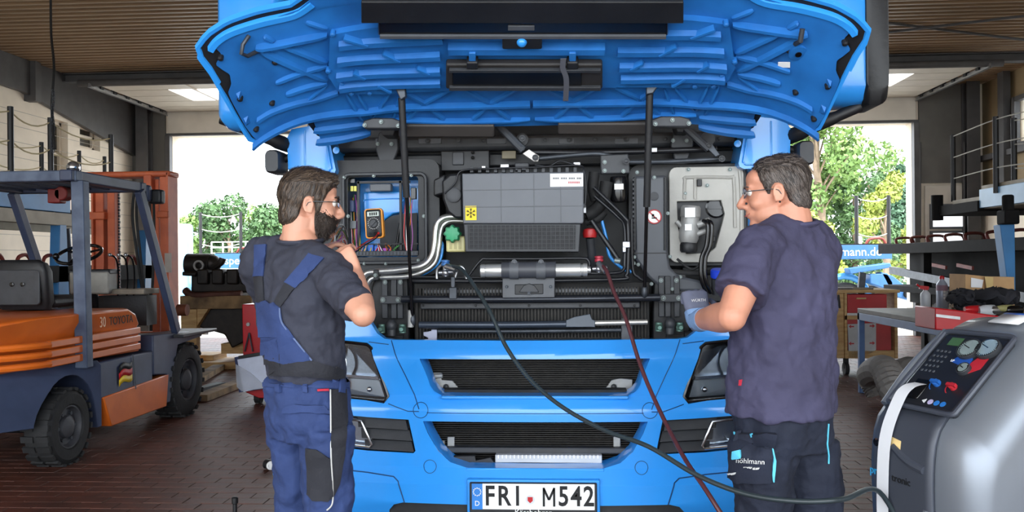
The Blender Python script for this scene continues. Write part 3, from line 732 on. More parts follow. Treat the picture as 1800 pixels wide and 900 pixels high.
# ---- left electrics compartment
ebx = MB().sheet(rrect(*sorted((P(568, 300, 4.02).x, P(772, 300, 4.02).x)), P(660, 484, 4.02).z, P(660, 281, 4.02).z, .05), [rrect(P(611, 300, 4.02).x, P(735, 300, 4.02).x, P(660, 452, 4.02).z, P(660, 311, 4.02).z, .015)], lambda x, z: 4.02, .2, step=.5)
eb = ebx.build('electrics_housing', BLACKP, TR, bevel=.012)
fr = MB()
for r_, d, rad_ in ((0, 4.005, .007),):
    q = rrect(P(603, 300, 4.0).x, P(748, 300, 4.0).x, P(660, 462, 4.0).z, P(660, 306, 4.0).z, .03, 5); fr.tube([V(x, d, z) for x, z in q], .009, 6, True)
fr.build('housing_seal', DARKP, eb)
for x, y in ((605, 312), (657, 309), (723, 308), (745, 380), (678, 463), (735, 458), (640, 463), (612, 380)): bolt(x, y, 4.0, .008, None, eb)
pp('back_panel', BLUE, [(611, 312), (735, 312), (735, 452), (611, 452)], 4.21, .01, 0, eb)
pp('blue_panel', BLUE, [(638, 338), (708, 336), (708, 373), (690, 376), (676, 386), (668, 400), (640, 404)], 4.16, .03, .006, eb)
pt('panel_crease', BLUE, [(640, 355, 4.155), (645, 351, 4.155), (703, 349, 4.155), (708, 354, 4.155)], .003, parent=eb)
b = MB(); q = [P(x, y, 4.17) for x, y in ((668, 440), (668, 402), (674, 390), (688, 380), (706, 376), (733, 374), (733, 440))]; b.prism(q, (0, .02, 0)); b.build('arch_liner', DARKP, eb)
pt('strut', BLACKG, [(703, 392, 4.1), (696, 440, 4.1)], .006, parent=eb, k=1)
iframe = MB()
for x0, x1, y0, y1 in ((628, 632, 318, 445), (702, 706, 318, 440), (628, 720, 318, 322), (630, 735, 428, 430)): pxbox(iframe, x0, x1, y0, y1, 4.06, .02)
iframe.build('inner_frame', BLACKP, eb)
pb('grey_module', GREYP, 650, 687, 323, 336, 4.07, .05, .004, eb)
pb('fuse', mat('fuse_yellow', (214, 208, 90), .4), 616, 621, 327, 336, 4.05, .02, .001, eb); pb('fuse', mat('fuse_yellow', (214, 208, 90), .4), 622, 626.5, 327, 336, 4.05, .02, .001, eb)
pb('relay', BLACKG, 614, 624, 314, 322, 4.05, .03, .002, eb); pb('relay', BLACKG, 722, 731, 330, 350, 4.05, .03, .002, eb)
pb('connector_row', DARKP, 612, 735, 441, 450, 4.03, .06, .002, eb)
b = MB()
for k in range(20): pxbox(b, 615+k*6, 618+k*6, 443, 448, 4.026, .01)
b.build('terminal', DSTEEL, eb)
for x0, x1, y0, y1, c in ((647, 656, 430, 442, (40, 96, 190)), (658, 664, 432, 443, (40, 96, 190)), (668, 680, 436, 443, (150, 60, 160)), (681, 687, 437, 443, (150, 60, 160)), (612, 622, 352, 372, (30, 50, 90)), (614, 626, 388, 402, (90, 96, 100))):
    pb('plug', mat('plug%d_%d' % (c[0], c[1]), c, .4), x0, x1, y0, y1, 4.06, .04, .002, eb)
WC = [(210, 190, 40), (200, 40, 40), (230, 230, 230), (30, 30, 30), (200, 110, 30), (60, 120, 60), (150, 70, 150), (190, 150, 160)]
for k in range(22):
    c = WC[k % 8]; m = mat('wire_%d' % (k % 8), c, .4)
    if k < 9: x = 613+k*1.9; q = [(x, 350+random.uniform(-15, 10), 4.09), (x+random.uniform(-3, 3), 375, 4.08), (x+random.uniform(-3, 5), 410, 4.07), (x+random.uniform(-2, 6), 443, 4.05)]
    elif k < 15: x = 713+(k-9)*2.5; q = [(x, 345, 4.09), (x+random.uniform(-4, 4), 380, 4.07), (x+random.uniform(-4, 4), 415, 4.06), (x+random.uniform(-4, 4), 444, 4.05)]
    else: x = 640+(k-15)*9; q = [(x, 444, 4.05), (x+random.uniform(-6, 8), 436, 4.06), (x+random.uniform(-9, 14), 428, 4.08), (x+random.uniform(-10, 12), 442, 4.05)]
    pt('wire', m, q, .0024, 5, eb, 4)
# loose loom the mechanic works on
for k in range(9):
    m = mat('wire_%d' % ((k+2) % 8), WC[(k+2) % 8], .4)
    pt('loose_wire', m, [(612, 420+k*2, 4.05), (603+random.uniform(-4, 4), 396+k*3, 3.8), (596+random.uniform(-6, 6), 400+k*4, 3.55), (585+random.uniform(-4, 4), 425+k, 3.3)], .0026, 5, eb, 5)

# hinge brackets on beam
for sx in (0, 1):
    d = 0 if not sx else 519
    dy = 0 if not sx else -6
    hb = pp('hinge_arm', DARKP, [(666+d, 232+dy), (698+d, 232+dy), (700+d, 262+dy), (686+d, 298+dy), (676+d, 305+dy), (668+d, 290+dy), (660+d, 262+dy)], 4.06, .03, .006)
    for x, y in ((664, 253), (688, 253), (678, 302)): bolt(x+d, y+dy, 4.055, .009, None, hb)
    pp('hinge_knuckle', DARKP, [(667+d, 222+dy), (696+d, 222+dy), (692+d, 238+dy), (672+d, 238+dy)], 3.95, .12, .004, hb)

# ---- right: heat shield panel, black duct
rh = MB().sheet(rrect(P(1104, 300, 4.05).x, P(1312, 300, 4.05).x, P(1200, 468, 4.05).z, P(1200, 288, 4.05).z, .05), [], lambda x, z: 4.05, .1, step=.5).build('side_housing', BLACKP, TR, bevel=.015)
SHIELD = mat('shield_grey', (168, 166, 160), .55, .15, .16, 5, bump=.08)
sp = MB().sheet(rrect(P(1176, 300, 4.02).x, P(1307, 300, 4.02).x, P(1240, 461, 4.02).z, P(1240, 293, 4.02).z, .035),
    [[(P(a, c, 4.02).x, P(a, c, 4.02).z) for a, c in ((1190, 354), (1268, 352), (1274, 375), (1258, 435), (1246, 445), (1206, 446), (1192, 400))][::-1]], lambda x, z: 4.02, .03, step=.5).build('heat_shield', SHIELD, TR, bevel=.008)
pp('shield_recess', SHIELD, [(1186, 350), (1278, 348), (1280, 450), (1186, 452)], 4.075, .01, 0, sp)
for q in ([(1203, 350), (1204, 318), (1210, 312), (1282, 312), (1290, 318), (1292, 400)], [(1222, 314), (1222, 350)], [(1300, 300), (1303, 340), (1303, 440)]): pt('shield_rib', SHIELD, [(x, y, 4.018) for x, y in q], .008, 8, sp, 4)
pb('clip', BLACKP, 1226, 1234, 315, 327, 4.0, .02, .002, sp)
for x, y in ((1283, 298), (1210, 298), (1299, 450), (1243, 326), (1204, 340)): bolt(x, y, 4.015, .009, None, sp)
b = MB(); b.lathe([(.05, 0), (.05, .015), (.042, .018), (.042, .012), (.02, .012)], P(1258, 365, 4.06), (0, -1, 0), 24); c = P(1258, 365, 4.045); b.box(c, (.07, .012, .012)); b.build('round_cap', BLACKG, sp)
mo = MB(); c = P(1212, 400, 3.98)
mo.lathe([(.04, .10), (.046, .09), (.046, .05), (.042, .045), (.042, 0), (.046, -.01), (.046, -.05), (.038, -.07)], c, V(.08, 0, 1), 22); mo = mo.build('valve_body', ALU, TR)
b = MB(); b.lathe([(.036, 0), (.04, -.01), (.04, -.035), (.034, -.045)], c+V(-.005, 0, -.07), (0, 0, 1), 20); b.build('valve_cap', BLACKP, mo)
b = MB(); b.cyl(c+V(.03, -.02, .01), c+V(.09, -.02, .03), .016); b.cyl(c+V(.03, -.02, -.03), c+V(.08, -.02, -.015), .013); b.cyl(c+V(-.06, 0, .03), c+V(-.03, 0, 0), .012); b.build('valve_port', ALU, mo)
pb('label', PAPER, 1204, 1222, 365, 382, 3.93, .004, 0, mo); pb('label', PAPER, 1204, 1216, 394, 405, 3.93, .004, 0, mo)
for dx in (0, 7): pt('air_hose', BLACKG, [(1236+dx, 388, 3.95), (1244+dx, 395, 3.93), (1242+dx, 430, 3.93), (1233+dx, 455, 3.93), (1233+dx, 490, 3.93), (1243+dx, 515, 3.95)], .010, 10)
pt('air_hose', RUBBER, [(1240, 450, 3.97), (1225, 470, 3.97), (1212, 472, 3.97), (1190, 455, 3.97)], .006); pt('air_hose', RUBBER, [(1180, 478, 3.98), (1230, 480, 3.98), (1300, 472, 3.98)], .014)
pb('plug', BLACKP, 1243, 1258, 415, 425, 3.94, .03)
duct = pp('air_duct', mat('duct_grey', (74, 77, 83), .45, 0, .12, 5), [(1113, 310), (1172, 308), (1174, 440), (1178, 470), (1196, 486), (1228, 492), (1240, 500), (1244, 520), (1228, 512), (1190, 512), (1160, 505), (1140, 488), (1116, 455)], 3.96, .07, .012)
for x in (1116, 1169): pt('duct_rail', BLACKP, [(x, 312, 3.955), (x, 440, 3.955)], .006, 6, duct, 1)
b = MB()
for k in range(16): pxbox(b, 1112, 1118, 314+k*8, 318+k*8, 3.952, .02)
b.build('duct_teeth', DARKP, duct)
pb('duct_joint', BLACKP, 1114, 1174, 444, 446, 3.957, .01, 0, duct)
for x, y in ((1115, 452), (1114, 463), (1122, 465), (1178, 451), (1145, 499), (1182, 508), (1196, 487), (1120, 303), (1174, 375), (1150, 312)): bolt(x, y, 3.95, .008, None, duct)
b = MB(); c = P(1150, 381, 3.955); b.lathe([(.034, 0), (.034, .003)], c, (0, -1, 0), 28); stk = b.build('prohibition_sticker', WHITE, duct)
b = MB(); b.tube(disc(c+V(0, -.004, 0), (0, 1, 0), .031), .003, 6, True); b.bar(c+V(-.021, -.004, .021), c+V(.021, -.004, -.021), .006, .002, V(0, 1, 0)); b.build('prohibition_ring', REDP, duct)
b = MB(); b.box(c+V(0, -.004, -.006), (.024, .002, .006)); b.box(c+V(-.006, -.004, .006), (.01, .002, .012)); b.build('print', INK, duct)
b = MB(); b.lathe([(.02, 0), (.02, .003), (.014, .004)], P(1150, 345, 3.958), (0, -1, 0), 20); b.build('emboss', DARKP, duct)
b = MB(); b.lathe([(.026, -.015), (.032, -.012), (.034, .0), (.034, .02), (.028, .026), (.01, .027)], P(1262, 483, 3.93), (0, -.25, 1), 20); b.build('blue_cap', mat('cap_blue', (28, 62, 190), .4), TR)
pt('filler_neck', DARKP, [(1262, 488, 3.95), (1262, 515, 3.98)], .03, 14, k=1)
pp('shelf_edge', BLACKP, [(1200, 470), (1320, 462), (1320, 530), (1200, 530)], 4.1, .05)
pt('blue_seam', BLUE, [(1190, 482, 4.03), (1300, 478, 4.03)], .005, k=1)
# ================================================================== CAB SHELL, MIRRORS, HOOD
CABX = 1.2
sec = lambda z, y0, y1, wx, r=.12: [V(XT+x, y, z) for x, y in rrect(-wx, wx, y0, y1, r, 5)]
b = MB(); b.loft([sec(z, a, c, wx) for z, a, c, wx in ((1.0, 4.27, 6.3, 1.2), (2.1, 4.27, 6.3, 1.2), (2.15, 4.27, 6.3, 1.2), (3.05, 4.42, 6.3, 1.16), (3.3, 4.55, 6.25, 1.1), (3.42, 4.9, 6.1, .98))]); cab = b.build('cab_shell', BLUE, TR, smooth=40)
b = MB(); b.prism([(XT-1.02, 4.262, 2.2), (XT+1.02, 4.262, 2.2), (XT+.98, 4.40, 3.0), (XT-.98, 4.40, 3.0)], (0, .02, 0)); b.build('windscreen', mat('windscreen', (24, 30, 34), .06), TR)
for sg in (-1, 1):
    # corner panel beside the hinge beam
    q = [(1.155, 2.14), (1.0, 2.155), (.975, 2.14), (.935, 1.94), (.94, 1.925), (.96, 1.915), (1.15, 1.92), (1.175, 1.95), (1.18, 2.1)]
    loop = [(XT+sg*x, z) for x, z in q]
    if sg > 0: loop = loop[::-1]
    c = MB().sheet(loop, [], lambda x, z: 3.96+.5*max(0, abs(x-XT)-1.0)**1.5, .25, step=.03).build('corner_panel', BLUE, TR, bevel=.012, seg=3)
    p = [(XT+sg*x, 3.95, z) for x, z in ((.985, 2.12), (.955, 1.945), (.965, 1.935), (1.05, 1.935))]
    b = MB(); b.tube(p, .004, 6); b.build('panel_lip', BLUE, c)
    MB().box((XT+sg*1.085, 3.985, 2.04), (.012, .03, .19)).build('highlight_crease', BLUE, c, bevel=.005)
    b = MB(); b.lathe([(.016, 0), (.016, .01), (.007, .011)], (XT+sg*.93, 3.96, 2.03), (0, -1, 0), 14); b.build('grommet', BLUE, c)
    # cab side below: door skin, steps, wheel arch
    b = MB(); b.bb((XT+sg*1.16, 4.2, .35), (XT+sg*1.22, 4.6, 1.2)); b.build('step_panel', BLUE, TR, bevel=.02)
    b = MB(); b.bb((XT+sg*1.1, 4.05, 1.0), (XT+sg*1.21, 4.32, 1.95)); b.build('side_post', BLACKP, TR, bevel=.02)
    b = MB(); b.lathe([(.16, -.14), (.46, -.14), (.5, -.1), (.5, .1), (.46, .14), (.30, .14), (.27, .06), (.1, .06), (.08, .12)], (XT+sg*1.02, 5.05, .5), (sg, 0, 0), 30); b.build('wheel', RUBBER, TR)
    b = MB(); b.tube([V(XT+sg*1.1, 5.05+.6*math.cos(t), .5+.6*math.sin(t)) for t in [math.pi*k/14 for k in range(15)]], .09, 8); b.build('wheel_arch', BLACKP, TR)
    # lower ramp mirror: dark grey box
    b = MB(); b.loft([[V(XT+sg*(1.24+x), y, 1.985+z) for x, z in rrect(-.036*k, .036*k, -.055*k, .055*k, .022*k, 4)] for y, k in ((3.95, .86), (3.97, 1), (4.08, 1), (4.12, .7))]); b.build('side_marker_box', DARKP, TR, smooth=50)
    b = MB(); b.cyl((XT+sg*1.15, 4.05, 2.02), (XT+sg*1.24, 4.05, 2.0), .02); b.build('marker_stalk', BLACKP, TR)
    # main mirror
    mo_ = .0 if sg > 0 else -.10; mz_ = 2.56 if sg > 0 else 2.50
    def ms(k, y, o=0): return [V(XT+sg*(1.40+mo_+x*k+o), y, mz_+z*k) for x, z in rrect(-.15, .15, -.38, .38, .06, 5)]
    mi = MB(); mi.loft([ms(.8, 3.80), ms(.95, 3.83), ms(1, 3.90), ms(1, 3.99)]); mi = mi.build('mirror', BLUE, TR, smooth=50)
    def me_(k, y, o=0): return [V(XT+sg*(1.50+x*k+o), y, 2.56+z*k) for x, z in rrect(-.055, .055, -.39, .39, .05, 5)]
    if sg > 0: b = MB(); b.loft([me_(.85, 3.79), me_(1, 3.83), me_(1, 4.02)]); b.build('mirror_shell', BLACKP, mi, smooth=50)
    b = MB(); b.tube(cr([(XT+sg*1.15, 4.1, 2.06), (XT+sg*1.22, 3.98, 2.08), (XT+sg*1.34, 3.92, 2.13), (XT+sg*1.46, 3.9, 2.18)], 5), [.035]*6+[.03]*5+[.025]*5, 10); b.build('mirror_arm', BLACKP, mi)

# ---- hood (front flap) swung up; parametric shell, x across, s from hinge to tip
PHI = math.radians(30); HO = V(XT, 3.85, 2.13); ES = V(0, -math.cos(PHI), math.sin(PHI)); ED = V(0, -math.sin(PHI), -math.cos(PHI))
def hc(x, s):
    t = max(0, abs(x)-.5)/.7; return table([(0, .34), (.3, .33), (.5, .28), (.75, .20), (1, .17)], s)*t**2.2
def HF(x, s, h=0): return HO+V(x, 0, 0)+ES*s+ED*(hc(x, s)+h)
S0 = [(0, -.02), (.60, .0), (.945, .06), (.95, .205), (1.0, .243), (1.08, .262), (1.135, .258), (1.15, .25), (1.162, .36), (1.178, .5), (1.198, .63), (1.222, .72)]
S1 = [(0, .95), (.70, .93), (.80, .83), (.88, .79), (1.0, .80), (1.1, .80), (1.175, .78), (1.222, .745)]
def hgrid(b, h, xm=1.222, in0=0, in1=0, nx=120, ns=14, x0=None):
    g = []
    for i in range(nx+1):
        x = -xm+2*xm*i/nx; a, c = table(S0, abs(x))+in0, table(S1, abs(x))-in1
        if c < a: c = a
        g.append([HF(x, lerp(a, c, j/ns), h) for j in range(ns+1)])
    return b.grid(g)
hd = MB(); hgrid(hd, 0); hd = hd.build('hood', BLUE, TR, smooth=60)
so_ = hd.modifiers.new('solid', 'SOLIDIFY'); so_.thickness = .012; so_.offset = 0
def hinv(px, py):
    x, s = (px-926)/1500*3.4, .4
    for _ in range(30):
        u, v = proj(HF(x, s)); e = .002
        ux, vx = proj(HF(x+e, s)); us, vs = proj(HF(x, s+e))
        a, b_, c, d = (ux-u)/e, (us-u)/e, (vx-v)/e, (vs-v)/e; D = a*d-b_*c
        ru, rv = px-u, py-v
        x += max(-.1, min(.1, (ru*d-b_*rv)/D)); s += max(-.1, min(.1, (a*rv-ru*c)/D))
    return x, s
def hpath(pts, n=6, m=0):
    """(px, py) polyline -> dense (x, s) on the hood; m mirrors it"""
    q = [hinv(*p) for p in pts]
    if m: q = [(-x, s) for x, s in q]
    q = cr([V(x, s, 0) for x, s in q], n); return [(p.x, p.y) for p in q]
def rib(q, w, h, name='rib', m=None, taper=False, base=0, parent=None):
    b = MB(); secs = []
    for i, (x, s) in enumerate(q):
        x2, s2 = q[min(len(q)-1, i+1)]; x1, s1 = q[max(0, i-1)]
        dx, ds = x2-x1, s2-s1; l = math.hypot(dx, ds) or 1; nx, ns_ = -ds/l, dx/l
        k = min(1, .6+3*min(i, len(q)-1-i)/len(q)) if taper else 1
        row = []
        for o, hh in ((-1.1, -.004), (-.6, h), (.6, h), (1.1, -.004)):
            row.append(HF(x+nx*o*w/2*k, s+ns_*o*w/2*k, base+(hh*k if hh > 0 else hh)))
        secs.append(row)
    b.loft(secs); return b.build(name, m or BLUED, parent or hd, smooth=25)
# inner skin
XE = [(0, .60), (.06, .935), (.2, .935), (.206, .94), (.243, .99), (.262, 1.07), (.268, 1.135), (.36, 1.152), (.5, 1.166), (.535, 1.168), (.56, 1.15), (.60, 1.145), (.625, 1.16), (.66, 1.178), (.69, 1.15), (.725, 1.165), (.745, 1.11), (.76, .86), (.80, .80), (.84, .76)]
b = MB(); g = []
for j in range(101):
    s = .84*j/100; xe = table(XE, s); g.append([HF(-xe+2*xe*i/48, s, .022) for i in range(49)])
b.grid(g); b.build('inner_skin', BLUED, hd, smooth=60)
b = MB(); hgrid(b, .010, 1.208, .004, .02); b.build('seal_bed', BLACKP, hd, smooth=60)
for mm in (0, 1):
    sg = 1 if mm else -1
    # rolled front rim and its second band
    xs = [.80+.418*k/16 for k in range(17)]
    rib([(sg*x, table(S1, x)-.008) for x in xs]+[(sg*1.216, .70), (sg*1.202, .65), (sg*1.19, .58)], .022, .016, 'rim', BLUE)
    rib([(sg*p.x, p.y) for p in cr([V(.80, .775, 0), V(.874, .742, 0), V(1.0, .748, 0), V(1.1, .75, 0), V(1.15, .738, 0), V(1.178, .718, 0)], 5)], .035, .03, 'inner_rim', BLUE)
    e = [(sg*table([(s, x) for x, s in S0[6:]], s)-.004, s+.0) for s in [.25+.46*k/12 for k in range(13)]]
    rib(e, .016, .016, 'side_rim', BLUE)
    for w_, h_, pts in ((.028, .03, [(452, 74), (500, 66), (577, 52)]), (.03, .018, [(460, 80), (520, 108), (577, 133)]), (.028, .018, [(487, 137), (530, 120), (577, 107)]), (.03, .02, [(505, 157), (540, 145), (577, 137)]),
                        (.03, .02, [(455, 203), (480, 188), (520, 174), (560, 165), (597, 153)]), (.018, .014, [(541, 170), (577, 140)]), (.026, .02, [(497, 69), (540, 86), (577, 101)]), (.02, .014, [(466, 54), (485, 64)]), (.02, .014, [(540, 30), (577, 42)]),
                        (.03, .028, [(448, 248), (473, 229), (530, 203), (620, 188), (663, 184), (780, 177), (932, 173)]),
                        (.04, .02, [(553, 222), (600, 216), (650, 210)]), (.045, .02, [(557, 243), (605, 236), (653, 226)]), (.022, .025, [(655, 205), (780, 203), (932, 201)]),
                        (.02, .014, [(610, 155), (640, 205)]), (.02, .014, [(630, 155), (655, 198)]), (.02, .014, [(688, 153), (657, 198)]), (.02, .014, [(704, 158), (690, 210)])):
        rib(hpath(pts, 5, mm), w_*.75, h_, base=.022, taper=len(pts) < 5)
    for x in (747, 862):
        for a in ((x-50, 145), (x+50, 145), (x-30, 201), (x+34, 201)): rib(hpath([a, (x, 173)], 5, mm), .02, .015, base=.022)
# pressed centre tray with its own horizontal pressings
tr = [hinv(*p) for p in ((583, 45), (680, 30), (790, 22), (926, 20))]; tb = [hinv(*p) for p in ((926, 141), (780, 144), (680, 150), (615, 150), (596, 143), (580, 118))]
half = tr[:-1]+[]; loop = [(-x, s) for x, s in tb[::-1]]; 
hl_ = [tb[k] for k in range(1, len(tb))]+tr[:-1]
loop = hl_+[(-x, s) for x, s in hl_[::-1]]
b = MB().sheet(loop, [], lambda x, z: 0, 1, step=.05, zsteps=[.1*k for k in range(1, 10)])
b.v = [HF(x, z, .052 if y < .5 else .0) for x, y, z in b.v]
tray = b.build('centre_pressing', BLUED, hd, bevel=.012, smooth=30)
for mm in (0, 1):
    for pts in ([(600, 62), (690, 55), (780, 50)], [(597, 91), (690, 84), (776, 80)], [(595, 118), (690, 110), (776, 107)], [(600, 137), (690, 130), (776, 128)]):
        rib(hpath(pts, 5, mm), .04, .022, 'pressing', base=.052, taper=False)
    for pts in ([(608, 45), (650, 58)], [(676, 72), (706, 86)], [(625, 106), (645, 116)], [(735, 98), (757, 108)], [(668, 128), (690, 140)]): rib(hpath(pts, 4, mm), .016, .022, 'gusset', base=.056)
rib(hpath([(790, 45), (926, 44), (1062, 45)], 5), .035, .022, 'pressing', base=.052); rib(hpath([(790, 66), (926, 66), (1062, 66)], 5), .05, .03, 'pressing', base=.052)
def hbox(name, m, x0, x1, y0, y1, h0, h1, bevel=.004, parent=None):
    q = [hinv(x0, y0), hinv(x1, y0), hinv(x1, y1), hinv(x0, y1)]; b = MB()
    b.add([HF(x, s, h0) for x, s in q]+[HF(x, s, h1) for x, s in q], [(3,2,1,0),(4,5,6,7),(0,1,5,4),(1,2,6,5),(2,3,7,6),(3,0,4,7)]); return b.build(name, m, parent or hd, bevel=bevel)
hbox('grille_back', BLACKP, 640, 1198, -30, 8, .05, .10); hbox('grille_back_lip', BLACKG, 668, 1172, 0, 34, .055, .09, .008); hbox('grille_rim', GREYP, 672, 1168, 30, 36, .08, .10, .002)
hbox('grey_tag', GREYP, 894, 940, 14, 22, .088, .096, .002); hbox('lock_plate', BLACKP, 884, 953, 33, 54, .06, .10, .006)
b = MB(); x, s = hinv(918, 41); b.ell(HF(x, s, .10), (.02, .02, .02)); b.build('lock_eye', BLUE, hd)
lb = hbox('latch_tray', mat('tray_black', (40, 38, 38), .55, 0, .25), 786, 1058, 86, 130, .05, .085, .008)
hbox('tray_opening', BLACKG, 797, 1022, 96, 125, .08, .09, .004); 
for a in ((792, 1055, 91, 96), (792, 1055, 122, 128)): hbox('tray_lip', DARKP, *a, .085, .10, .002)
for x in (832, 1006): hbox('tray_foot', BLACKP, x-10, x+10, 78, 90, .06, .10, .006); hbox('tray_peg', BLUED, x-6, x+6, 64, 80, .06, .09, .003)
b = MB(); q = hpath([(990, 68), (989, 85), (995, 105), (994, 143)], 6); b.loft([[HF(x+o, s, .105+hh) for o, hh in ((-.011, 0), (.011, 0), (.011, .003), (-.011, .003))] for x, s in q]); b.build('pull_strap', mat('strap_grey', (88, 90, 98), .7), hd)
hbox('edge_seal', mat('seal_rubber', (72, 68, 66), .6), 702, 869, 206, 226, .02, .05, .006); hbox('edge_seal', mat('seal_rubber', (72, 68, 66), .6), 981, 1148, 203, 221, .02, .05, .006)
for mm, d in ((0, 0), (1, 0)):
    f = (lambda x: x) if not mm else (lambda x: 1852-x)
    # hinge plates
    q = [(f(638), 212), (f(655), 207), (f(690), 207), (f(712), 215), (f(712), 226), (f(640), 226)]
    b = MB(); b.prism([P(x, y-(3 if mm else 0), 3.70) for x, y in (q if not mm else q[::-1])], (0, .06, 0)); hp = b.build('hinge_plate', DARKP, hd, bevel=.006)
    for x, y in ((641, 220), (670, 214), (700, 221)): bolt(f(x), y-(3 if mm else 0), 3.695, .009, BOLT, hp)
    for x, y in ((604, 131), (588, 43), (580, 108), (620, 148), (652, 147), (485, 101), (480, 173), (390, 93), (424, 165), (452, 219)):
        X, s = hinv(x, y); X = -X if mm else X; b = MB(); b.lathe([(.011, -.02), (.011, .002), (.006, .006)], HF(X, s, .03 if x < 570 else .055), ED, 12); b.build('stud', BLACKP if x < 500 else BLUED, hd)
    for x, y, r in ((436, 205, .0), (423, 162, .0)):
        X, s = hinv(x, y); X = -X if mm else X; b = MB(); b.add([HF(X+a, s+c, .02+h) for a, c, h in ((-.009, -.02, 0), (.009, -.02, 0), (.009, .02, 0), (-.009, .02, 0), (0, .0, .02), (.002, .01, .024))], [(0,1,4),(1,2,5,4),(2,3,5),(3,0,4,5)]); b.build('clip_tower', BLUED, hd)
X, s = hinv(1401, 83); b = MB(); b.lathe([(.034, 0), (.034, .012), (.02, .014)], HF(X, s, .022), ED, 20); w_ = b.build('washer', BLUED, hd)
b = MB(); b.lathe([(.012, .0), (.012, .004)], HF(X, s, .036), ED, 14); b.build('hole', BLACKG, hd)
hbox('sticker', WHITE, 1366, 1387, 100, 109, .026, .029, 0)
b = MB(); b.tube([HF(*hinv(x, y), h) for x, y, h in ((440, 53, .03), (432, 58, .06), (430, 70, .07), (440, 78, .06), (455, 80, .03))], .008, 8); b.build('grab_handle', DSTEEL, hd)
b = MB(); b.tube([HF(*hinv(x, y), h) for x, y, h in ((1407, 33, .05), (1402, 48, .07), (1395, 60, .05))], .01, 8); b.build('grab_handle', DSTEEL, hd)
# gas struts
for x0, y0, x1, y1, x2, y2, mm in ((706, 172, 715, 340, 725, 562, 0), (1142, 165, 1137, 358, 1133, 512, 1)):
    X, s = hinv(x0, 148); a = HF(X, s, .10); c = P(x2, y2, 3.84)
    k = (y1-y0)/(y2-y0); a2 = P(x0, y0, a.y+.02); mid = a2.lerp(c, k)
    b = MB(); b.tube([a2, mid], .0155, 14); st = b.build('gas_strut', BLACKP, TR)
    b = MB(); b.tube([mid, c], .008, 10); b.build('strut_rod', BLACKG, st)
    b = MB(); b.ell(c, (.016, .016, .03)); b.build('strut_end', DSTEEL, st)
    b = MB(); w2 = P(x0-22, 140, a.y); 
    b.prism([P(x, y, a.y-.01) for x, y in ([(686, 141), (712, 146), (713, 170), (704, 176), (697, 160)] if not mm else [(1158, 134), (1166, 138), (1148, 164), (1136, 166), (1137, 137)])], (0, .035, 0)); b.build('strut_bracket', DSTEEL, st, bevel=.004)
b = MB(); b.cyl(P(722, 545, 3.84), P(722, 575, 3.84), .014); b.build('strut_foot', ALU, TR)
b = MB(); b.bb((XT-.45, 4.6, .45), (XT+.45, 9.5, .75)); b.build('chassis', BLACKP, TR)
# ================================================================== THE TWO MECHANICS
from mathutils.bvhtree import BVHTree
SKIN = mat('skin', (206, 150, 125), .5, 0, .06, 14, bump=.03, bscale=90); SKIN2 = mat('skin_warm', (206, 144, 118), .5, 0, .08, 14, bump=.03, bscale=90)
def solid(name, b, m, parent, voxel=.006, it=8, disp=0, dsize=.1, bump=None):
    """fuse overlapping lofts into one continuous surface"""
    me = bpy.data.meshes.new('t'); me.from_pydata(b.v, [], b.f)
    bm = bmesh.new(); bm.from_mesh(me); bmesh.ops.recalc_face_normals(bm, faces=bm.faces); bm.to_mesh(me); bm.free()
    o = bpy.data.objects.new('t', me); COL.objects.link(o)
    r = o.modifiers.new('r', 'REMESH'); r.mode = 'VOXEL'; r.voxel_size = voxel
    s = o.modifiers.new('s', 'SMOOTH'); s.factor = .5; s.iterations = it
    if disp:
        t = bpy.data.textures.new('folds', 'CLOUDS'); t.noise_scale = dsize; t.noise_depth = 2
        d = o.modifiers.new('d', 'DISPLACE'); d.texture = t; d.strength = disp; d.mid_level = .5; d.texture_coords = 'LOCAL'
    dg = bpy.context.evaluated_depsgraph_get(); ev = o.evaluated_get(dg)
    m2 = bpy.data.meshes.new_from_object(ev); bpy.data.objects.remove(o)
    c = MB(); c.v = [tuple(v.co) for v in m2.vertices]; c.f = [tuple(p.vertices) for p in m2.polygons]; bpy.data.meshes.remove(m2)
    ob = c.build(name, m, parent, smooth=180, recalc=False); ob['_'] = 0; del ob['_']
    return ob, BVHTree.FromPolygons(c.v, c.f)
def cast(bv, px, py):
    d = (RC @ Vector(((px-900)/FPX, (HOR-py)/FPX, -1))).normalized()
    h, n, i, t = bv.ray_cast(CAM, d)
    return (h, n, d) if h else (None, None, d)
def patch(name, m, parent, poly, bv, off=.004, th=.006, step=8):
    """cloth piece lying on a body surface; the outline follows the photograph's seams"""
    b = MB().sheet([(x, y) for x, y in poly], [], lambda x, z: 0, 1, step=step, zsteps=[k*step for k in range(0, 120)])
    last = None; out = []; cache = {}
    for x, y, z in b.v:
        k = (round(x, 2), round(z, 2))
        if k not in cache:
            h, n, d = cast(bv, x, z)
            if h is None:
                h, n, _, _ = bv.find_nearest(CAM+d*3.0)
            cache[k] = (h, n)
        h, n = cache[k]; out.append(h+n*(off if y < .5 else off-th))
    b.v = [tuple(p) for p in out]; return b.build(name, m, parent, smooth=60)
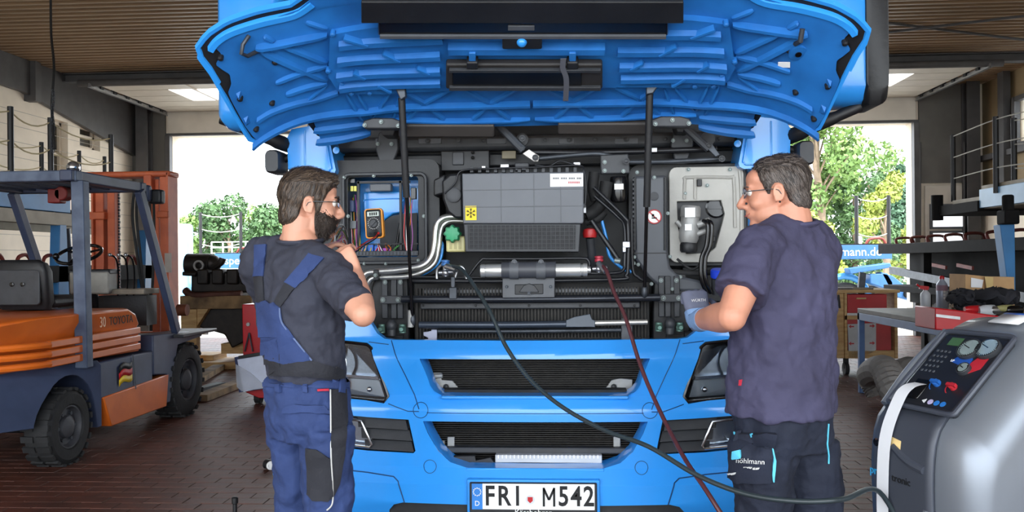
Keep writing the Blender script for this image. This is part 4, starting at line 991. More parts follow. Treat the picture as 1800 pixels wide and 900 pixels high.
def ptext(s, size, px, py, bv, m, parent, ang=0, off=.006):
    cu = bpy.data.curves.new('t', 'FONT'); cu.body = s; cu.size = size; cu.align_x = 'CENTER'; cu.align_y = 'CENTER'; cu.resolution_u = 2
    t = bpy.data.objects.new('t', cu); COL.objects.link(t); bpy.context.view_layer.update(); me = bpy.data.meshes.new_from_object(t); bpy.data.objects.remove(t)
    vs = []; ca, sa = math.cos(ang), math.sin(ang)
    for v in me.vertices:
        x, y = v.co.x*ca-v.co.y*sa, v.co.x*sa+v.co.y*ca
        h, n, d = cast(bv, px+x, py-y); vs.append(h-d*off if h else CAM+d*3)
    b = MB(); b.add(vs, [tuple(p.vertices) for p in me.polygons]); return b.build('lettering', m, parent, recalc=False)
def ring(c, s, f, a, d, n=24, sq=2.3):
    out = []
    for k in range(n):
        t = 2*math.pi*k/n; ct, st = math.cos(t), math.sin(t)
        out.append(c+s*a*math.copysign(abs(ct)**(2/sq), ct)+f*d*math.copysign(abs(st)**(2/sq), st))
    return out
def limb(b, pts, rs, n=16, k=6):
    q = cr(pts, k); r = cr([V(x, 0, 0) for x in rs], k); b.tube(q, [x.x for x in r], n)
def arm(b, S, E, W, r):
    limb(b, [S, S.lerp(E, .5), E], r[:3]); b.ell(E, r[2]*1.04); limb(b, [E, E.lerp(W, .3), E.lerp(W, .65), W], [r[2], r[3], (r[3]+r[4])/2, r[4]])
def hand(b, W, d, nrm, side, curl, sc=1.0, spread=.06, thumb=.5):
    """d: along the palm, nrm: out of the palm (fingers close towards it), side: towards the thumb"""
    d, nrm = d.normalized(), nrm.normalized(); side = (side-d*side.dot(d)).normalized(); nrm = (nrm-d*nrm.dot(d)-side*nrm.dot(side)).normalized()
    secs = [ring(W+d*t*sc, side, nrm, a*sc, h*sc, 16, 2.6) for t, a, h in ((-.03, .026, .022), (0, .028, .02), (.03, .036, .018), (.07, .041, .016), (.092, .040, .013), (.098, .03, .008))]
    b.loft(secs)
    for i, (o, L, r) in enumerate(((.029, .072, .0092), (.0095, .080, .0095), (-.0105, .074, .009), (-.029, .058, .008))):
        p = W+d*.082*sc+side*o*sc; pts = [p]; ang = 0; dd = d+side*o*spread*20*.1
        for j, fr in enumerate((.45, .32, .25)):
            ang += curl[i % len(curl)]*(1, 1.15, .8)[j]
            v = (dd*math.cos(ang)+nrm*math.sin(ang)).normalized(); p = p+v*L*fr*1.05*sc; pts.append(p)
        b.tube(cr(pts, 4), [r*sc*k for k in [1.12]+[1.08]*3+[1.02]*4+[.96]*4+[.78]], 10); b.ell(pts[-1], r*sc*.8, n=8, m=6)
    p = W+d*.015*sc+side*.026*sc; pts = [p, p+(d*.7+side*.75+nrm*.25).normalized()*.042*sc]
    pts.append(pts[-1]+(d*.9+side*.3*(1-thumb)+nrm*thumb).normalized()*.034*sc); pts.append(pts[-1]+(d*.95+nrm*thumb*1.3-side*.2*thumb).normalized()*.026*sc)
    b.tube(cr(pts, 4), [.0165*sc]*4+[.0125*sc]*4+[.011*sc]*4+[.008*sc], 10)
def head_frame(o, f):
    f = V(*f).normalized(); s = f.cross(V(0, 0, 1)).normalized(); u = s.cross(f).normalized()
    def H(x, y, z): return o+s*x+f*y+u*z
    R = Matrix((s, f, u)).transposed(); return H, R, s, f, u
def head(b, o, f, k=1.0, nose=1.0, jaw=1.0):
    H_, R, s, ff, u = head_frame(o, f); H = lambda x, y, z: H_(x*k, y*k, z*k)
    def e(c, r): b.ell(H(*c), [q*k for q in r], R, 18, 12)
    e((0, -.014, .037), (.074, .094, .074)); e((0, .032, -.005), (.063, .062, .085)); e((0, .028, -.066), (.054*jaw, .058, .044)); e((0, .072, -.093), (.024*jaw, .024, .020))
    e((0, .05, .055), (.058, .042, .04)); e((0, -.048, -.035), (.054, .050, .062)); e((0, .078, .03), (.048, .018, .013)); e((0, .076, -.052), (.032, .026, .028))
    for sg in (-1, 1):
        e((sg*.036, .058, -.026), (.026, .028, .024)); e((sg*.013, .104, -.032), (.010*nose, .012, .009))
        b.tube([H(sg*.079, -.012+.016*math.sin(t), .002+.026*math.cos(t)-.004) for t in [k2*math.pi/8 for k2 in range(16)]], .005*k, 6, True); e((sg*.074, -.006, -.004), (.006, .013, .021)); e((sg*.077, .0, -.027), (.005, .007, .008))
    b.tube([H(0, .086, .028), H(0, .098, .008), H(0, .112*nose, -.018), H(0, .116*nose, -.028)], [.009*k, .010*k, .012*k, .013*k], 10); e((0, .112*nose, -.030), (.013, .013, .011))
    e((0, .094, -.056), (.022, .011, .0055)); e((0, .091, -.067), (.020, .011, .006))
    return H, R
def hairdo(o, R, hargs, zl, thick, flow, cols, parent, n, L, lift):
    """hair grown from the head's own surface above a hairline zl(y), plus loose strands"""
    f = R @ V(0, 1, 0); b = MB(); head(b, o, f, *hargs); k = hargs[0]
    me = bpy.data.meshes.new('t'); me.from_pydata(b.v, [], b.f); bm = bmesh.new(); bm.from_mesh(me); bmesh.ops.recalc_face_normals(bm, faces=bm.faces); bm.to_mesh(me); bm.free()
    ob = bpy.data.objects.new('t', me); COL.objects.link(ob); r = ob.modifiers.new('r', 'REMESH'); r.mode = 'VOXEL'; r.voxel_size = .004
    s = ob.modifiers.new('s', 'SMOOTH'); s.factor = .5; s.iterations = 8
    m2 = bpy.data.meshes.new_from_object(ob.evaluated_get(bpy.context.evaluated_depsgraph_get())); bpy.data.objects.remove(ob)
    RT_ = R.transposed(); pos = []; keep = []; loc = []
    for v in m2.vertices:
        q = RT_ @ (v.co-o)/k; d = q.z-table(zl, q.y); loc.append(q)
        ok = d > -.002 and not (abs(q.x) > .077 and -.034 < q.y < .010 and q.z < .036)
        t = thick(q)*max(.0, min(1, (d+.002)/.022)); keep.append(ok)
        w_ = .0012*math.sin(q.x*420+q.z*160)+.0010*math.sin(q.y*380+q.x*90); pos.append(v.co+v.normal*(t+.0008+w_*min(1, t/.006)))
    fs = [tuple(p.vertices) for p in m2.polygons if all(keep[i] for i in p.vertices)]; idx = sorted({i for f_ in fs for i in f_}); mp = {a: c for c, a in enumerate(idx)}
    hb = MB(); hb.add([pos[i] for i in idx], [tuple(mp[i] for i in f_) for f_ in fs]); bv = BVHTree.FromPolygons(hb.v, hb.f)
    base = hb.build('hair', mat('hair_%d_%d' % cols[0][:2], cols[0], .55, 0, .25, 60), parent, smooth=180, recalc=False)
    for ci, c in enumerate((cols[1], cols[2])):
        sb_ = MB()
        for _ in range(n):
            p = V(*hb.v[random.randrange(len(hb.v))]); pts = [p]; l = L*random.uniform(.5, 1.1)
            q = RT_ @ (p-o)/k; d = (R @ (flow(q)+V(random.gauss(0, .18), random.gauss(0, .18), random.gauss(0, .12)))).normalized()
            nn = None
            for j in range(3):
                h, nrm, _, _ = bv.find_nearest(pts[-1]+d*l/3)
                if j == 0: nn = nrm
                pts.append(h+nrm*(.0012+lift*(j+1)/3*random.uniform(.2, 1)*max(.15, min(1, (q.z-.04)/.05))))
            sd = (pts[-1]-pts[0]).cross(nn)
            if sd.length < 1e-7: continue
            sd.normalize(); vs = []
            for j, x in enumerate(pts): ww = .0018*(1, 1, .8, .15)[j]; vs += [x-sd*ww/2, x+sd*ww/2]
            sb_.add(vs, [(0,1,3,2),(2,3,5,4),(4,5,7,6)])
        sb_.build('hair_strands', mat('hair_%d_%d' % c[:2], c, .5, 0, .1), base, smooth=60, kind='stuff', recalc=False)
    bpy.data.meshes.remove(m2)
def glasses(H, parent, m, lens=True, k=1.0):
    b = MB()
    for sg in (-1, 1):
        q = [H(sg*(.034+.024*math.cos(t)), .101-.012*abs(math.cos(t))*(1 if math.cos(t)*1 > 0 else 0), .012+.016*math.sin(t)) for t in [j*math.pi/10 for j in range(20)]]
        b.tube(q, .0014, 5, True); b.tube([H(sg*.058, .092, .016), H(sg*.072, .06, .014), H(sg*.079, .01, .012), H(sg*.080, -.012, .006), H(sg*.078, -.022, -.012)], .0018, 5)
    b.tube([H(-.011, .103, .014), H(0, .106, .017), H(.011, .103, .014)], .0014, 5)
    g = b.build('glasses', m, parent)
    for sg in (-1, 1):
        b = MB(); b.prism([H(sg*(.034+.023*math.cos(t)), .100-.012*max(0, math.cos(t)), .012+.015*math.sin(t)) for t in [j*math.pi/10 for j in range(20)]], (0, .0008, 0)); b.build('lens', GLASS, g)
def eyes(H, parent, sc=1):
    for sg in (-1, 1):
        b = MB(); b.ell(H(sg*.032, .078, .012), .0125); b.build('eye', mat('eye_white', (225, 220, 214), .2), parent)
        b = MB(); b.ell(H(sg*.032, .0865, .012), .0055); b.build('iris', mat('iris', (60, 48, 40), .2), parent)
def torso(b, pts, s, f, grow=0):
    secs = [(c, a+grow, d+grow) for c, a, d in pts]
    C = cr([q[0] for q in secs], 5); A = cr([V(q[1], q[2], 0) for q in secs], 5)
    b.loft([ring(c, s, f, a.x, a.y, 28) for c, a in zip(C, A)])
def leg(b, hip, knee, ank, r, grow=0):
    limb(b, [hip, hip.lerp(knee, .5), knee, knee.lerp(ank, .45), ank], [r[0]+grow, r[1]+grow, r[2]+grow, r[3]+grow, r[4]+grow], 18)
def shoe(parent, ank, f, m):
    f = V(*f).normalized(); s = V(f.y, -f.x, 0); g = V(ank.x, ank.y, 0); b = MB()
    for t, w, h in ((0, 0, 0),): pass
    secs = [ring(g+f*t+V(0, 0, h*.55), s, V(0, 0, 1), w, h*.55, 14, 2.6) for t, w, h in ((-.085, .025, .05), (-.07, .036, .085), (0, .042, .105), (.07, .045, .085), (.13, .05, .06), (.175, .044, .05), (.195, .02, .03))]
    b.loft(secs); o = b.build('shoe', m, parent, smooth=60)
    b = MB(); b.loft([ring(g+f*t+V(0, 0, .012), s, V(0, 0, 1), w, .012, 12, 6) for t, w in ((-.09, .03), (-.07, .04), (.06, .046), (.13, .054), (.18, .045), (.2, .02))]); b.build('sole', RUBBER, o, smooth=40)
LEGR = (.090, .082, .062, .056, .042)

# ---------------------------------------------------------------- left mechanic
TEE = mat('navy_tee', (50, 52, 65), .85, 0, .12, 5, bump=.5, bscale=14); BIB = mat('royal_blue_cotton', (42, 60, 106), .85, 0, .14, 6, bump=.5, bscale=16); BIBK = mat('black_cotton', (36, 37, 44), .85, 0, .15, 8, bump=.2, bscale=50)
BEARD = mat('dark_beard', (54, 44, 38), .6, 0, .4, 60, bump=.5, bscale=200)
Yc = 2.98
fb = V(.6, .8, 0); sb = V(.8, -.6, 0)
hipc = P(540, 705, 3.0)
A = thing('person', 'bearded man in dark blue bib overalls holding meter probes', 'person', (hipc.x, hipc.y, 0))
nb = P(528, 428, Yc); Sr, Sl = P(584, 484, 2.88), P(456, 464, 3.08)
Er, Wr = P(638, 552, 2.72), P(624, 482, 2.88); El, Wl = P(496, 552, 3.26), P(560, 472, 3.22)
tl = [(P(541, 745, 3.0), .145, .11), (P(540, 705, 3.0), .15, .115), (P(537, 650, 3.0), .15, .115), (P(532, 590, 3.0), .162, .122), (P(528, 530, 3.0), .178, .128), (P(527, 478, 3.0), .185, .118), (P(527, 450, 2.99), .15, .09), (P(528, 432, 2.98), .085, .07)]
hips = {1: P(573, 735, 2.94), -1: P(517, 735, 3.06)}; knees = {1: V(hips[1].x+.0, hips[1].y+.03, .52), -1: V(hips[-1].x+.0, hips[-1].y+.05, .52)}; anks = {1: V(hips[1].x-.02, hips[1].y+.0, .1), -1: V(hips[-1].x-.02, hips[-1].y+.03, .1)}
HOl = P(545, 362, 3.0); hf = (.93, .36, -.06)
b = MB()
H, RH = head(b, HOl, hf, 1.0)
limb(b, [H(0, -.03, -.04), H(0, -.035, -.10), nb+V(0, 0, -.06)], [.058, .058, .072])
torso(b, tl, sb, fb, -.03)
arm(b, Sr, Er, Wr, [.058, .05, .041, .044, .029]); arm(b, Sl, El, Wl, [.058, .05, .042, .042, .028])
for S_ in (Sr, Sl): limb(b, [S_.lerp(nb, .35), nb.lerp(S_, .3)+V(0, 0, .0), H(0, -.035, -.085)], [.05, .05, .045])
for k in (1, -1): leg(b, hips[k], knees[k], anks[k], LEGR, -.032); b.box(anks[k]+V(.03, .06, -.06), (.06, .16, .05))
hand(b, Wr, V(-.5, .2, .8), V(-.6, .7, -.25), V(-.6, .1, -.55), (.6, .65, .7, .75), 1.0, thumb=.6)
hand(b, Wl, V(.35, -.1, .8), V(.7, .5, -.3), V(.3, -.8, -.1), (.55, .6, .65, .7), 1.0, thumb=.6)
solid('body', b, SKIN, A, .005, 6)
eyes(H, A)
ZL = [(-.12, -.078), (-.085, -.078), (-.06, -.066), (-.042, -.04), (-.034, -.012), (-.03, .020), (-.012, .030), (.006, .026), (.012, .0), (.016, -.03), (.030, -.03), (.036, .012), (.05, .046), (.066, .066), (.082, .072), (.10, .080)]
def thickL(q): return .008+.016*max(0, min(1, (q.z-.05)/.05))+.010*max(0, min(1, (q.y-.03)/.05))*max(0, min(1, (q.z-.07)/.03))
def flowL(q): 
    if q.z > .075: return V(.25*(1 if q.x > 0 else -1), .8, .25)
    return V(0, -.35, -1)
hairdo(HOl, RH, (1.0,), ZL, thickL, flowL, ((60, 49, 41), (90, 74, 61), (44, 36, 31)), A, 2600, .045, .012)
b = MB(); cj = H(0, .032, -.045); azb = [(0, -88), (180, -88)]
def beardshell(b):
    o = []; i_ = []
    for k in range(33):
        az = -108+216*k/32; ro = []; ri = []
        top = table([(0, 8), (18, 6), (30, 10), (60, 22), (85, 45), (108, 52)], abs(az))
        for j in range(9):
            el = math.radians(lerp(-78, top, j/8)); a = math.radians(az); q = V(math.sin(a)*math.cos(el), math.cos(a)*math.cos(el), math.sin(el))
            t = .011*min(1, (8-j)/3+.1)*(.4 if abs(az) > 75 else 1)+random.uniform(0, .002)
            ro.append(cj+RH @ V(q.x*(.060+t), q.y*(.058+t), q.z*(.062+t))); ri.append(cj+RH @ V(q.x*.05, q.y*.048, q.z*.052))
        o.append(ro); i_.append(ri)
    b.grid(o); b.grid(i_)
beardshell(b)
for _ in range(1500):
    az = random.uniform(-105, 105); top = table([(0, 8), (18, 6), (30, 10), (60, 22), (85, 45), (108, 52)], abs(az)); el = math.radians(random.uniform(-75, top-3)); a = math.radians(az); q = V(math.sin(a)*math.cos(el), math.cos(a)*math.cos(el), math.sin(el))
    p = cj+RH @ V(q.x*.067, q.y*.067, q.z*.071); d = (RH @ V(q.x*.5, q.y*.6, q.z*.4-.7)).normalized(); s = d.cross(RH @ q).normalized(); l = random.uniform(.010, .018)*(.5 if abs(az) > 75 else 1)
    b.add([p-s*.0014, p+s*.0014, p+d*l+(RH @ q)*.004], [(0, 1, 2)])
for sg in (-1, 1): b.tube([H(sg*.003, .106, -.044), H(sg*.018, .100, -.048), H(sg*.030, .086, -.06), H(sg*.034, .078, -.075)], [.006, .007, .007, .006], 6)
b.build('beard', BEARD, A, smooth=60)
b = MB()
for sg in (-1, 1): b = MB(); b.tube([H(sg*.014, .097, .030), H(sg*.034, .094, .036), H(sg*.052, .080, .031)], [.003, .0045, .002], 6); b.build('eyebrow', BEARD, A)
glasses(H, A, BLACKG)
# tee shirt
b = MB(); torso(b, [(P(540, 690, 3.0), .115, .085)]+tl[2:]+[(nb+V(0, 0, .012), .074, .07)], sb, fb, .006); cuffR = Sr.lerp(Er, .80); cuffL = Sl.lerp(El, .80)
limb(b, [Sr+(nb-Sr)*.45, Sr, Sr.lerp(Er, .45), cuffR], [.07, .072, .066, .063]); limb(b, [Sl+(nb-Sl)*.45, Sl, Sl.lerp(El, .45), cuffL], [.075, .080, .074, .070])
for S_ in (Sr, Sl): limb(b, [S_+V(0, 0, .01), S_.lerp(nb, .5)+V(0, 0, .012), nb+V(0, 0, -.04)], [.06, .058, .058])
tee, tbv = solid('tee_shirt', b, TEE, A, .007, 4, .034, .075)
b = MB(); q = [nb+V(math.cos(t)*.078, math.sin(t)*.078, .012+.012*math.sin(t)) for t in [k*math.pi/12 for k in range(24)]]; b.tube(q, .008, 6, True); b.build('collar', TEE, tee)
# trousers
b = MB(); torso(b, [(P(541, 770, 3.0), .138, .105), (P(541, 740, 3.0), .155, .12), (P(540, 705, 3.0), .155, .122), (P(538, 665, 3.0), .148, .117)], sb, fb, .008)
for k in (1, -1): leg(b, hips[k]+V(0, 0, -.03), knees[k], anks[k]+V(0, 0, -.02), (.092, .084, .072, .072, .076), .004)
trs, pbv = solid('trousers', b, BIB, A, .007, 4, .036, .085)
for k in (1, -1): shoe(A, anks[k], (.5, .85, 0), BLACKP)
patch('waist_band', BIB, trs, [(463, 660), (613, 665), (612, 682), (464, 680)], pbv, .006)
for x in (492, 538, 598): patch('belt_loop', BIB, trs, [(x-4, 660), (x+4, 660), (x+4, 690), (x-4, 690)], pbv, .013, .012)
patch('red_tag', mat('tag_red', (190, 40, 62), .7), trs, [(557, 683), (575, 682), (575, 686), (557, 687)], pbv, .013)
patch('side_panel', BIBK, trs, [(580, 684), (608, 684), (610, 750), (606, 790), (597, 850), (583, 878), (582, 800)], pbv, .005)
patch('thigh_pocket', BIBK, trs, [(541, 788), (556, 790), (581, 806), (584, 870), (575, 882), (552, 880), (543, 868)], pbv, .010)
patch('back_pocket', BIB, trs, [(500, 716), (520, 710), (570, 712), (577, 722), (577, 730), (545, 726), (510, 726), (498, 726)], pbv, .011)
b = MB(); q = [cast(pbv, x, y) for x, y in ((579, 684), (580, 740), (581, 800), (584, 850), (583, 884), (574, 896))]; b.tube(cr([h+n*.006 for h, n, d in q], 5), .0028, 6); b.build('reflective_piping', mat('piping_grey', (190, 190, 188), .5), trs)
# overalls back: straps, bib, waist
patch('shoulder_strap', BIB, tee, [(449, 432), (470, 430), (464, 486), (447, 486)], tbv, .008)
patch('elastic_strap', BIBK, tee, [(448, 485), (463, 485), (466, 532), (453, 532)], tbv, .007)
patch('shoulder_strap', BIB, tee, [(543, 446), (570, 455), (520, 506), (501, 496)], tbv, .008)
patch('elastic_strap', BIBK, tee, [(502, 497), (519, 506), (493, 540), (483, 532)], tbv, .007)
patch('bib', BIB, tee, [(453, 531), (470, 528), (476, 534), (484, 531), (493, 540), (498, 566), (520, 595), (548, 632), (500, 640), (460, 628)], tbv, .009)
patch('waist_insert', BIBK, tee, [(459, 622), (500, 628), (548, 634), (610, 652), (612, 668), (540, 660), (463, 660)], tbv, .008)
b = MB(); q = [cast(tbv, x, y) for x, y in ((493, 541), (498, 566), (520, 596), (548, 633))]; b.tube(cr([h+n*.010 for h, n, d in q], 5), .003, 6); b.build('bib_seam', mat('seam_blue', (96, 112, 150), .8), tee)

# ---------------------------------------------------------------- right mechanic
TEE2 = mat('faded_navy_tee', (70, 68, 96), .85, 0, .14, 5, bump=.5, bscale=13, rgb2=(56, 54, 78)); TRS2 = mat('dark_navy_trousers', (25, 31, 48), .85, 0, .15, 7, bump=.5, bscale=16)
HAIRR = mat('greying_hair', (90, 80, 74), .5, 0, .15, 8)
fr_ = V(-.6, .8, 0); sr_ = V(.8, .6, 0)
hipc = P(1372, 740, 3.0)
B = thing('person', 'man with greying hair in faded navy t-shirt wearing a work glove', 'person', (hipc.x, hipc.y, 0))
nb = P(1390, 392, Yc); Sl, Sr = P(1330, 440, 2.86), P(1432, 434, 3.08)
El, Wl = P(1286, 556, 2.74), P(1228, 562, 2.98); Er, Wr = P(1430, 560, 3.22), P(1345, 560, 3.36)
tl = [(P(1374, 760, 3.0), .172, .14), (P(1374, 715, 3.0), .18, .145), (P(1374, 650, 3.0), .178, .15), (P(1374, 590, 3.0), .182, .15), (P(1375, 520, 3.0), .19, .145), (P(1380, 455, 3.0), .188, .125), (P(1385, 420, 2.99), .15, .095), (P(1389, 396, 2.98), .09, .075)]
hips = {1: P(1418, 760, 3.06), -1: P(1340, 760, 2.94)}; knees = {1: V(hips[1].x+.03, hips[1].y+.0, .52), -1: V(hips[-1].x+.01, hips[-1].y+.04, .52)}; anks = {1: V(hips[1].x+.05, hips[1].y-.02, .1), -1: V(hips[-1].x+.01, hips[-1].y+.02, .1)}
HOr = P(1363, 341, 2.98); hf2 = (-.96, .25, -.10)
b = MB(); H2, RH2 = head(b, HOr, hf2, 1.02, 1.04, 1.08)
limb(b, [H2(0, -.035, -.04), H2(0, -.045, -.09), nb+V(0, 0, -.06)], [.062, .064, .08])
b.ell(H2(0, .03, -.098), (.045, .04, .028), RH2)
torso(b, tl, sr_, fr_, -.03)
arm(b, Sl, El, Wl, [.062, .056, .047, .051, .032]); arm(b, Sr, Er, Wr, [.062, .054, .046, .046, .03])
for S_ in (Sr, Sl): limb(b, [S_.lerp(nb, .35), nb.lerp(S_, .3), H2(0, -.045, -.08)], [.055, .055, .05])
for k in (1, -1): leg(b, hips[k], knees[k], anks[k], LEGR, -.03); b.box(anks[k]+V(-.03, .06, -.06), (.06, .16, .05))
hand(b, Wl, V(-.05, .5, .85), V(-.2, .85, -.5), V(.9, .1, .1), (.75, .8, .8, .85), .95, thumb=.7); hand(b, Wr, V(-.6, .5, .1), V(-.3, .2, -.9), V(-.3, -.7, .3), (.5, .55, .6, .6), 1)
solid('body', b, SKIN2, B, .005, 6)
eyes(H2, B)
ZR = [(-.12, -.070), (-.085, -.070), (-.06, -.058), (-.042, -.03), (-.034, -.004), (-.03, .024), (-.012, .034), (.006, .030), (.012, .012), (.016, .0), (.026, .0), (.032, .03), (.044, .062), (.056, .088), (.070, .10), (.10, .12)]
def thickR(q): return .007+.012*max(0, min(1, (q.z-.05)/.05))+.006*max(0, min(1, (-q.y-.02)/.05))
def flowR(q):
    if q.z > .085: return V(.3*(1 if q.x > 0 else -1), -.4 if q.y < .0 else .5, .0)
    return V(0, -.4, -1)
hairdo(HOr, RH2, (1.02, 1.04, 1.08), ZR, thickR, flowR, ((66, 57, 52), (104, 94, 88), (48, 41, 38)), B, 2600, .045, .008)
b = MB()
for sg in (-1, 1): b = MB(); b.tube([H2(sg*.014, .099, .030), H2(sg*.034, .096, .035), H2(sg*.052, .082, .030)], [.0025, .0035, .002], 6); b.build('eyebrow', HAIRR, B)
glasses(H2, B, STEEL)
LIPS = mat('lips', (186, 104, 92), .5)
b = MB(); b.tube(cr([H2(-.026, .088, -.056), H2(-.013, .099, -.062), H2(0, .1045, -.0625), H2(.013, .099, -.062), H2(.026, .088, -.056)], 4), [.002]*4+[.0035]*9+[.002]*4, 6); b.build('lips', LIPS, B)
b = MB(); b.ell(H2(-.083, -.012, -.033), .004, n=8, m=6); b.build('ear_stud', BLACKG, B)
b = MB(); torso(b, tl[1:]+[(nb+V(0, 0, .006), .08, .076)], sr_, fr_, .010); b.loft([ring(P(1374, y, 3.0), sr_, fr_, a, d, 28) for y, a, d in ((727, .198, .168), (700, .196, .166), (640, .19, .16))])
cuff = Sl.lerp(El, .68); limb(b, [Sl+(nb-Sl)*.35+V(0, 0, -.02), Sl, Sl.lerp(El, .4), cuff], [.074, .084, .084, .088]); cuff2 = Sr.lerp(Er, .68); limb(b, [Sr+(nb-Sr)*.45, Sr, Sr.lerp(Er, .4), cuff2], [.08, .086, .084, .084])
for S_ in (Sr, Sl): limb(b, [S_+V(0, 0, .012), S_.lerp(nb, .5)+V(0, 0, .015), nb+V(0, 0, -.055)], [.064, .056, .055])
te2, t2bv = solid('t_shirt', b, TEE2, B, .007, 4, .036, .085)
b = MB(); q = [nb+V(math.cos(t)*.086, math.sin(t)*.082, .004+.014*math.sin(t)) for t in [k*math.pi/12 for k in range(24)]]; b.tube(q, .009, 6, True); b.build('collar', TEE2, te2)
patch('red_tag', mat('tag_red', (190, 40, 62), .7), te2, [(1301, 668), (1305, 667), (1303, 678), (1300, 678)], t2bv, .006)
b = MB(); torso(b, [(P(1376, 790, 3.0), .15, .13), (P(1375, 760, 3.0), .175, .145), (P(1374, 715, 3.0), .18, .148), (P(1374, 680, 3.0), .175, .145)], sr_, fr_, .0)
for k in (1, -1): leg(b, hips[k]+V(0, 0, -.03), knees[k], anks[k]+V(0, 0, -.02), (.105, .10, .084, .082, .086), .004)
tr2, p2bv = solid('work_trousers', b, TRS2, B, .007, 4, .036, .085)
for k in (1, -1): shoe(B, anks[k], (-.5, .85, 0), BLACKP)
TURQ = mat('turquoise_piping', (90, 190, 220), .6)
pk = patch('cargo_pocket', TRS2, tr2, [(1287, 772), (1362, 772), (1360, 842), (1352, 849), (1300, 848), (1286, 838)], p2bv, .016, .018)
patch('pocket_flap', TRS2, tr2, [(1287, 760), (1363, 760), (1362, 788), (1290, 792)], p2bv, .022, .02)
patch('logo_square', TURQ, tr2, [(1295, 792), (1306, 792), (1306, 801), (1295, 802)], p2bv, .026, .01)
patch('piping', TURQ, tr2, [(1356, 795), (1359, 795), (1360, 843), (1356, 844)], p2bv, .022, .01)
ptext('möhlmann', 13, 1317, 811, p2bv, WHITE, tr2, -.06, .026)
for x in range(6): patch('logo_dash', WHITE, tr2, [(1315+x*4, 818+x*.3), (1318+x*4, 818+x*.3), (1318+x*4, 820+x*.3), (1315+x*4, 820+x*.3)], p2bv, .026, .01)
patch('logo_swoosh', WHITE, tr2, [(1288, 829), (1296, 832), (1300, 830), (1297, 834), (1290, 832)], p2bv, .026, .01)
for x in (1301, 1328): patch('stitch_tab', TURQ, tr2, [(x, 758), (x+1.6, 758), (x+1.6, 763), (x, 763)], p2bv, .026, .01)
b = MB(); q = [cast(p2bv, x, y) for x, y in ((1455, 745), (1453, 780), (1456, 800), (1456, 815))]; b.tube([h+n*.003 if h else P(1455, 780, 3.0) for h, n, d in q], .003, 6); b.build('piping', TURQ, tr2)
# glove
GL = mat('grey_glove', (104, 108, 128), .75, 0, .1, 20, bump=.15); GL2 = mat('blue_cuff', (120, 150, 190), .8, 0, .1, 30, bump=.2)
b = MB(); hand(b, Wl, V(-.05, .5, .85), V(-.2, .85, -.5), V(.9, .1, .1), (.75, .8, .8, .85), 1.15, thumb=.7); glv, gbv = solid('work_glove', b, GL, B, .004, 3)
b = MB(); dd = (Wl-El).normalized(); limb(b, [Wl-dd*.05, Wl-dd*.0, Wl+V(-.05, .5, .85).normalized()*.03], [.040, .041, .045]); b.build('glove_cuff', GL2, glv, smooth=60)
for s_, z_, y_ in (('WÜRTH', 7, 528),):
    try: ptext(s_, z_, 1228, y_, gbv, INK if y_ == 530 else WHITE, glv, .05, .002)
    except Exception: pass
# ================================================================== FORKLIFT
ORG = mat('forklift_orange', (226, 112, 34), .35, 0, .1, 4, coat=.2, rgb2=(205, 96, 30)); ORGM = mat('mast_orange', (206, 104, 62), .5, 0, .15, 5, rgb2=(176, 82, 50)); SLATE = mat('slate_blue_paint', (62, 72, 98), .45, 0, .18, 4, rgb2=(48, 56, 78)); WORN = mat('worn_slate', (92, 104, 124), .5, .2, .3, 6, rgb2=(58, 68, 90))
SX = -3.74; FCX = SX-.6
FK = thing('forklift', 'orange and slate blue forklift with overhead guard seen from behind', 'forklift', (FCX, 7.2, 0))
def fwheel(y, r, w, x=None, mirror=False):
    x = SX-w/2+.02 if x is None else x
    b = MB(); n = 40; prof = [(r*.55, -w/2), (r*.86, -w/2), (r*.97, -w/2+.02), (r, -w/2+.05), (r, w/2-.05), (r*.97, w/2-.02), (r*.86, w/2), (r*.6, w/2), (r*.55, w/2-.03)]
    b.lathe(prof, (x, y, r), (1, 0, 0), n, False); o = b.build('wheel', RUBBER, FK, smooth=30)
    t = MB()
    for k in range(22):
        a = 2*math.pi*k/22; R = Matrix.Rotation(a, 3, 'X')
        for sg in (-1, 1): t.box(V(x+sg*w*.27, y, r)+R @ V(0, 0, r), (w*.44, .045, .022), R)
    t.build('tread', RUBBER, o, kind='stuff')
    b = MB(); b.lathe([(r*.57, w/2-.01), (r*.53, w/2-.01), (r*.47, w/2-.05), (r*.30, w/2-.05), (r*.28, w/2-.02), (r*.14, w/2), (.001, w/2)], (x, y, r), (1, 0, 0), 30, False); b.build('rim', mat('dusty_rim', (74, 74, 78), .6, .3, .2), o, recalc=False)
    for k in range(6):
        a = k*math.pi/3; b = MB(); b.cyl((x+w/2-.055, y+r*.38*math.cos(a), r+r*.38*math.sin(a)), (x+w/2-.03, y+r*.38*math.cos(a), r+r*.38*math.sin(a)), .014, n=6); b.build('wheel_nut', DSTEEL, o)
fwheel(6.22, .285, .21); fwheel(6.22, .285, .21, SX-1.1)
fwheel(8.25, .36, .25); fwheel(8.25, .36, .25, SX-1.05)
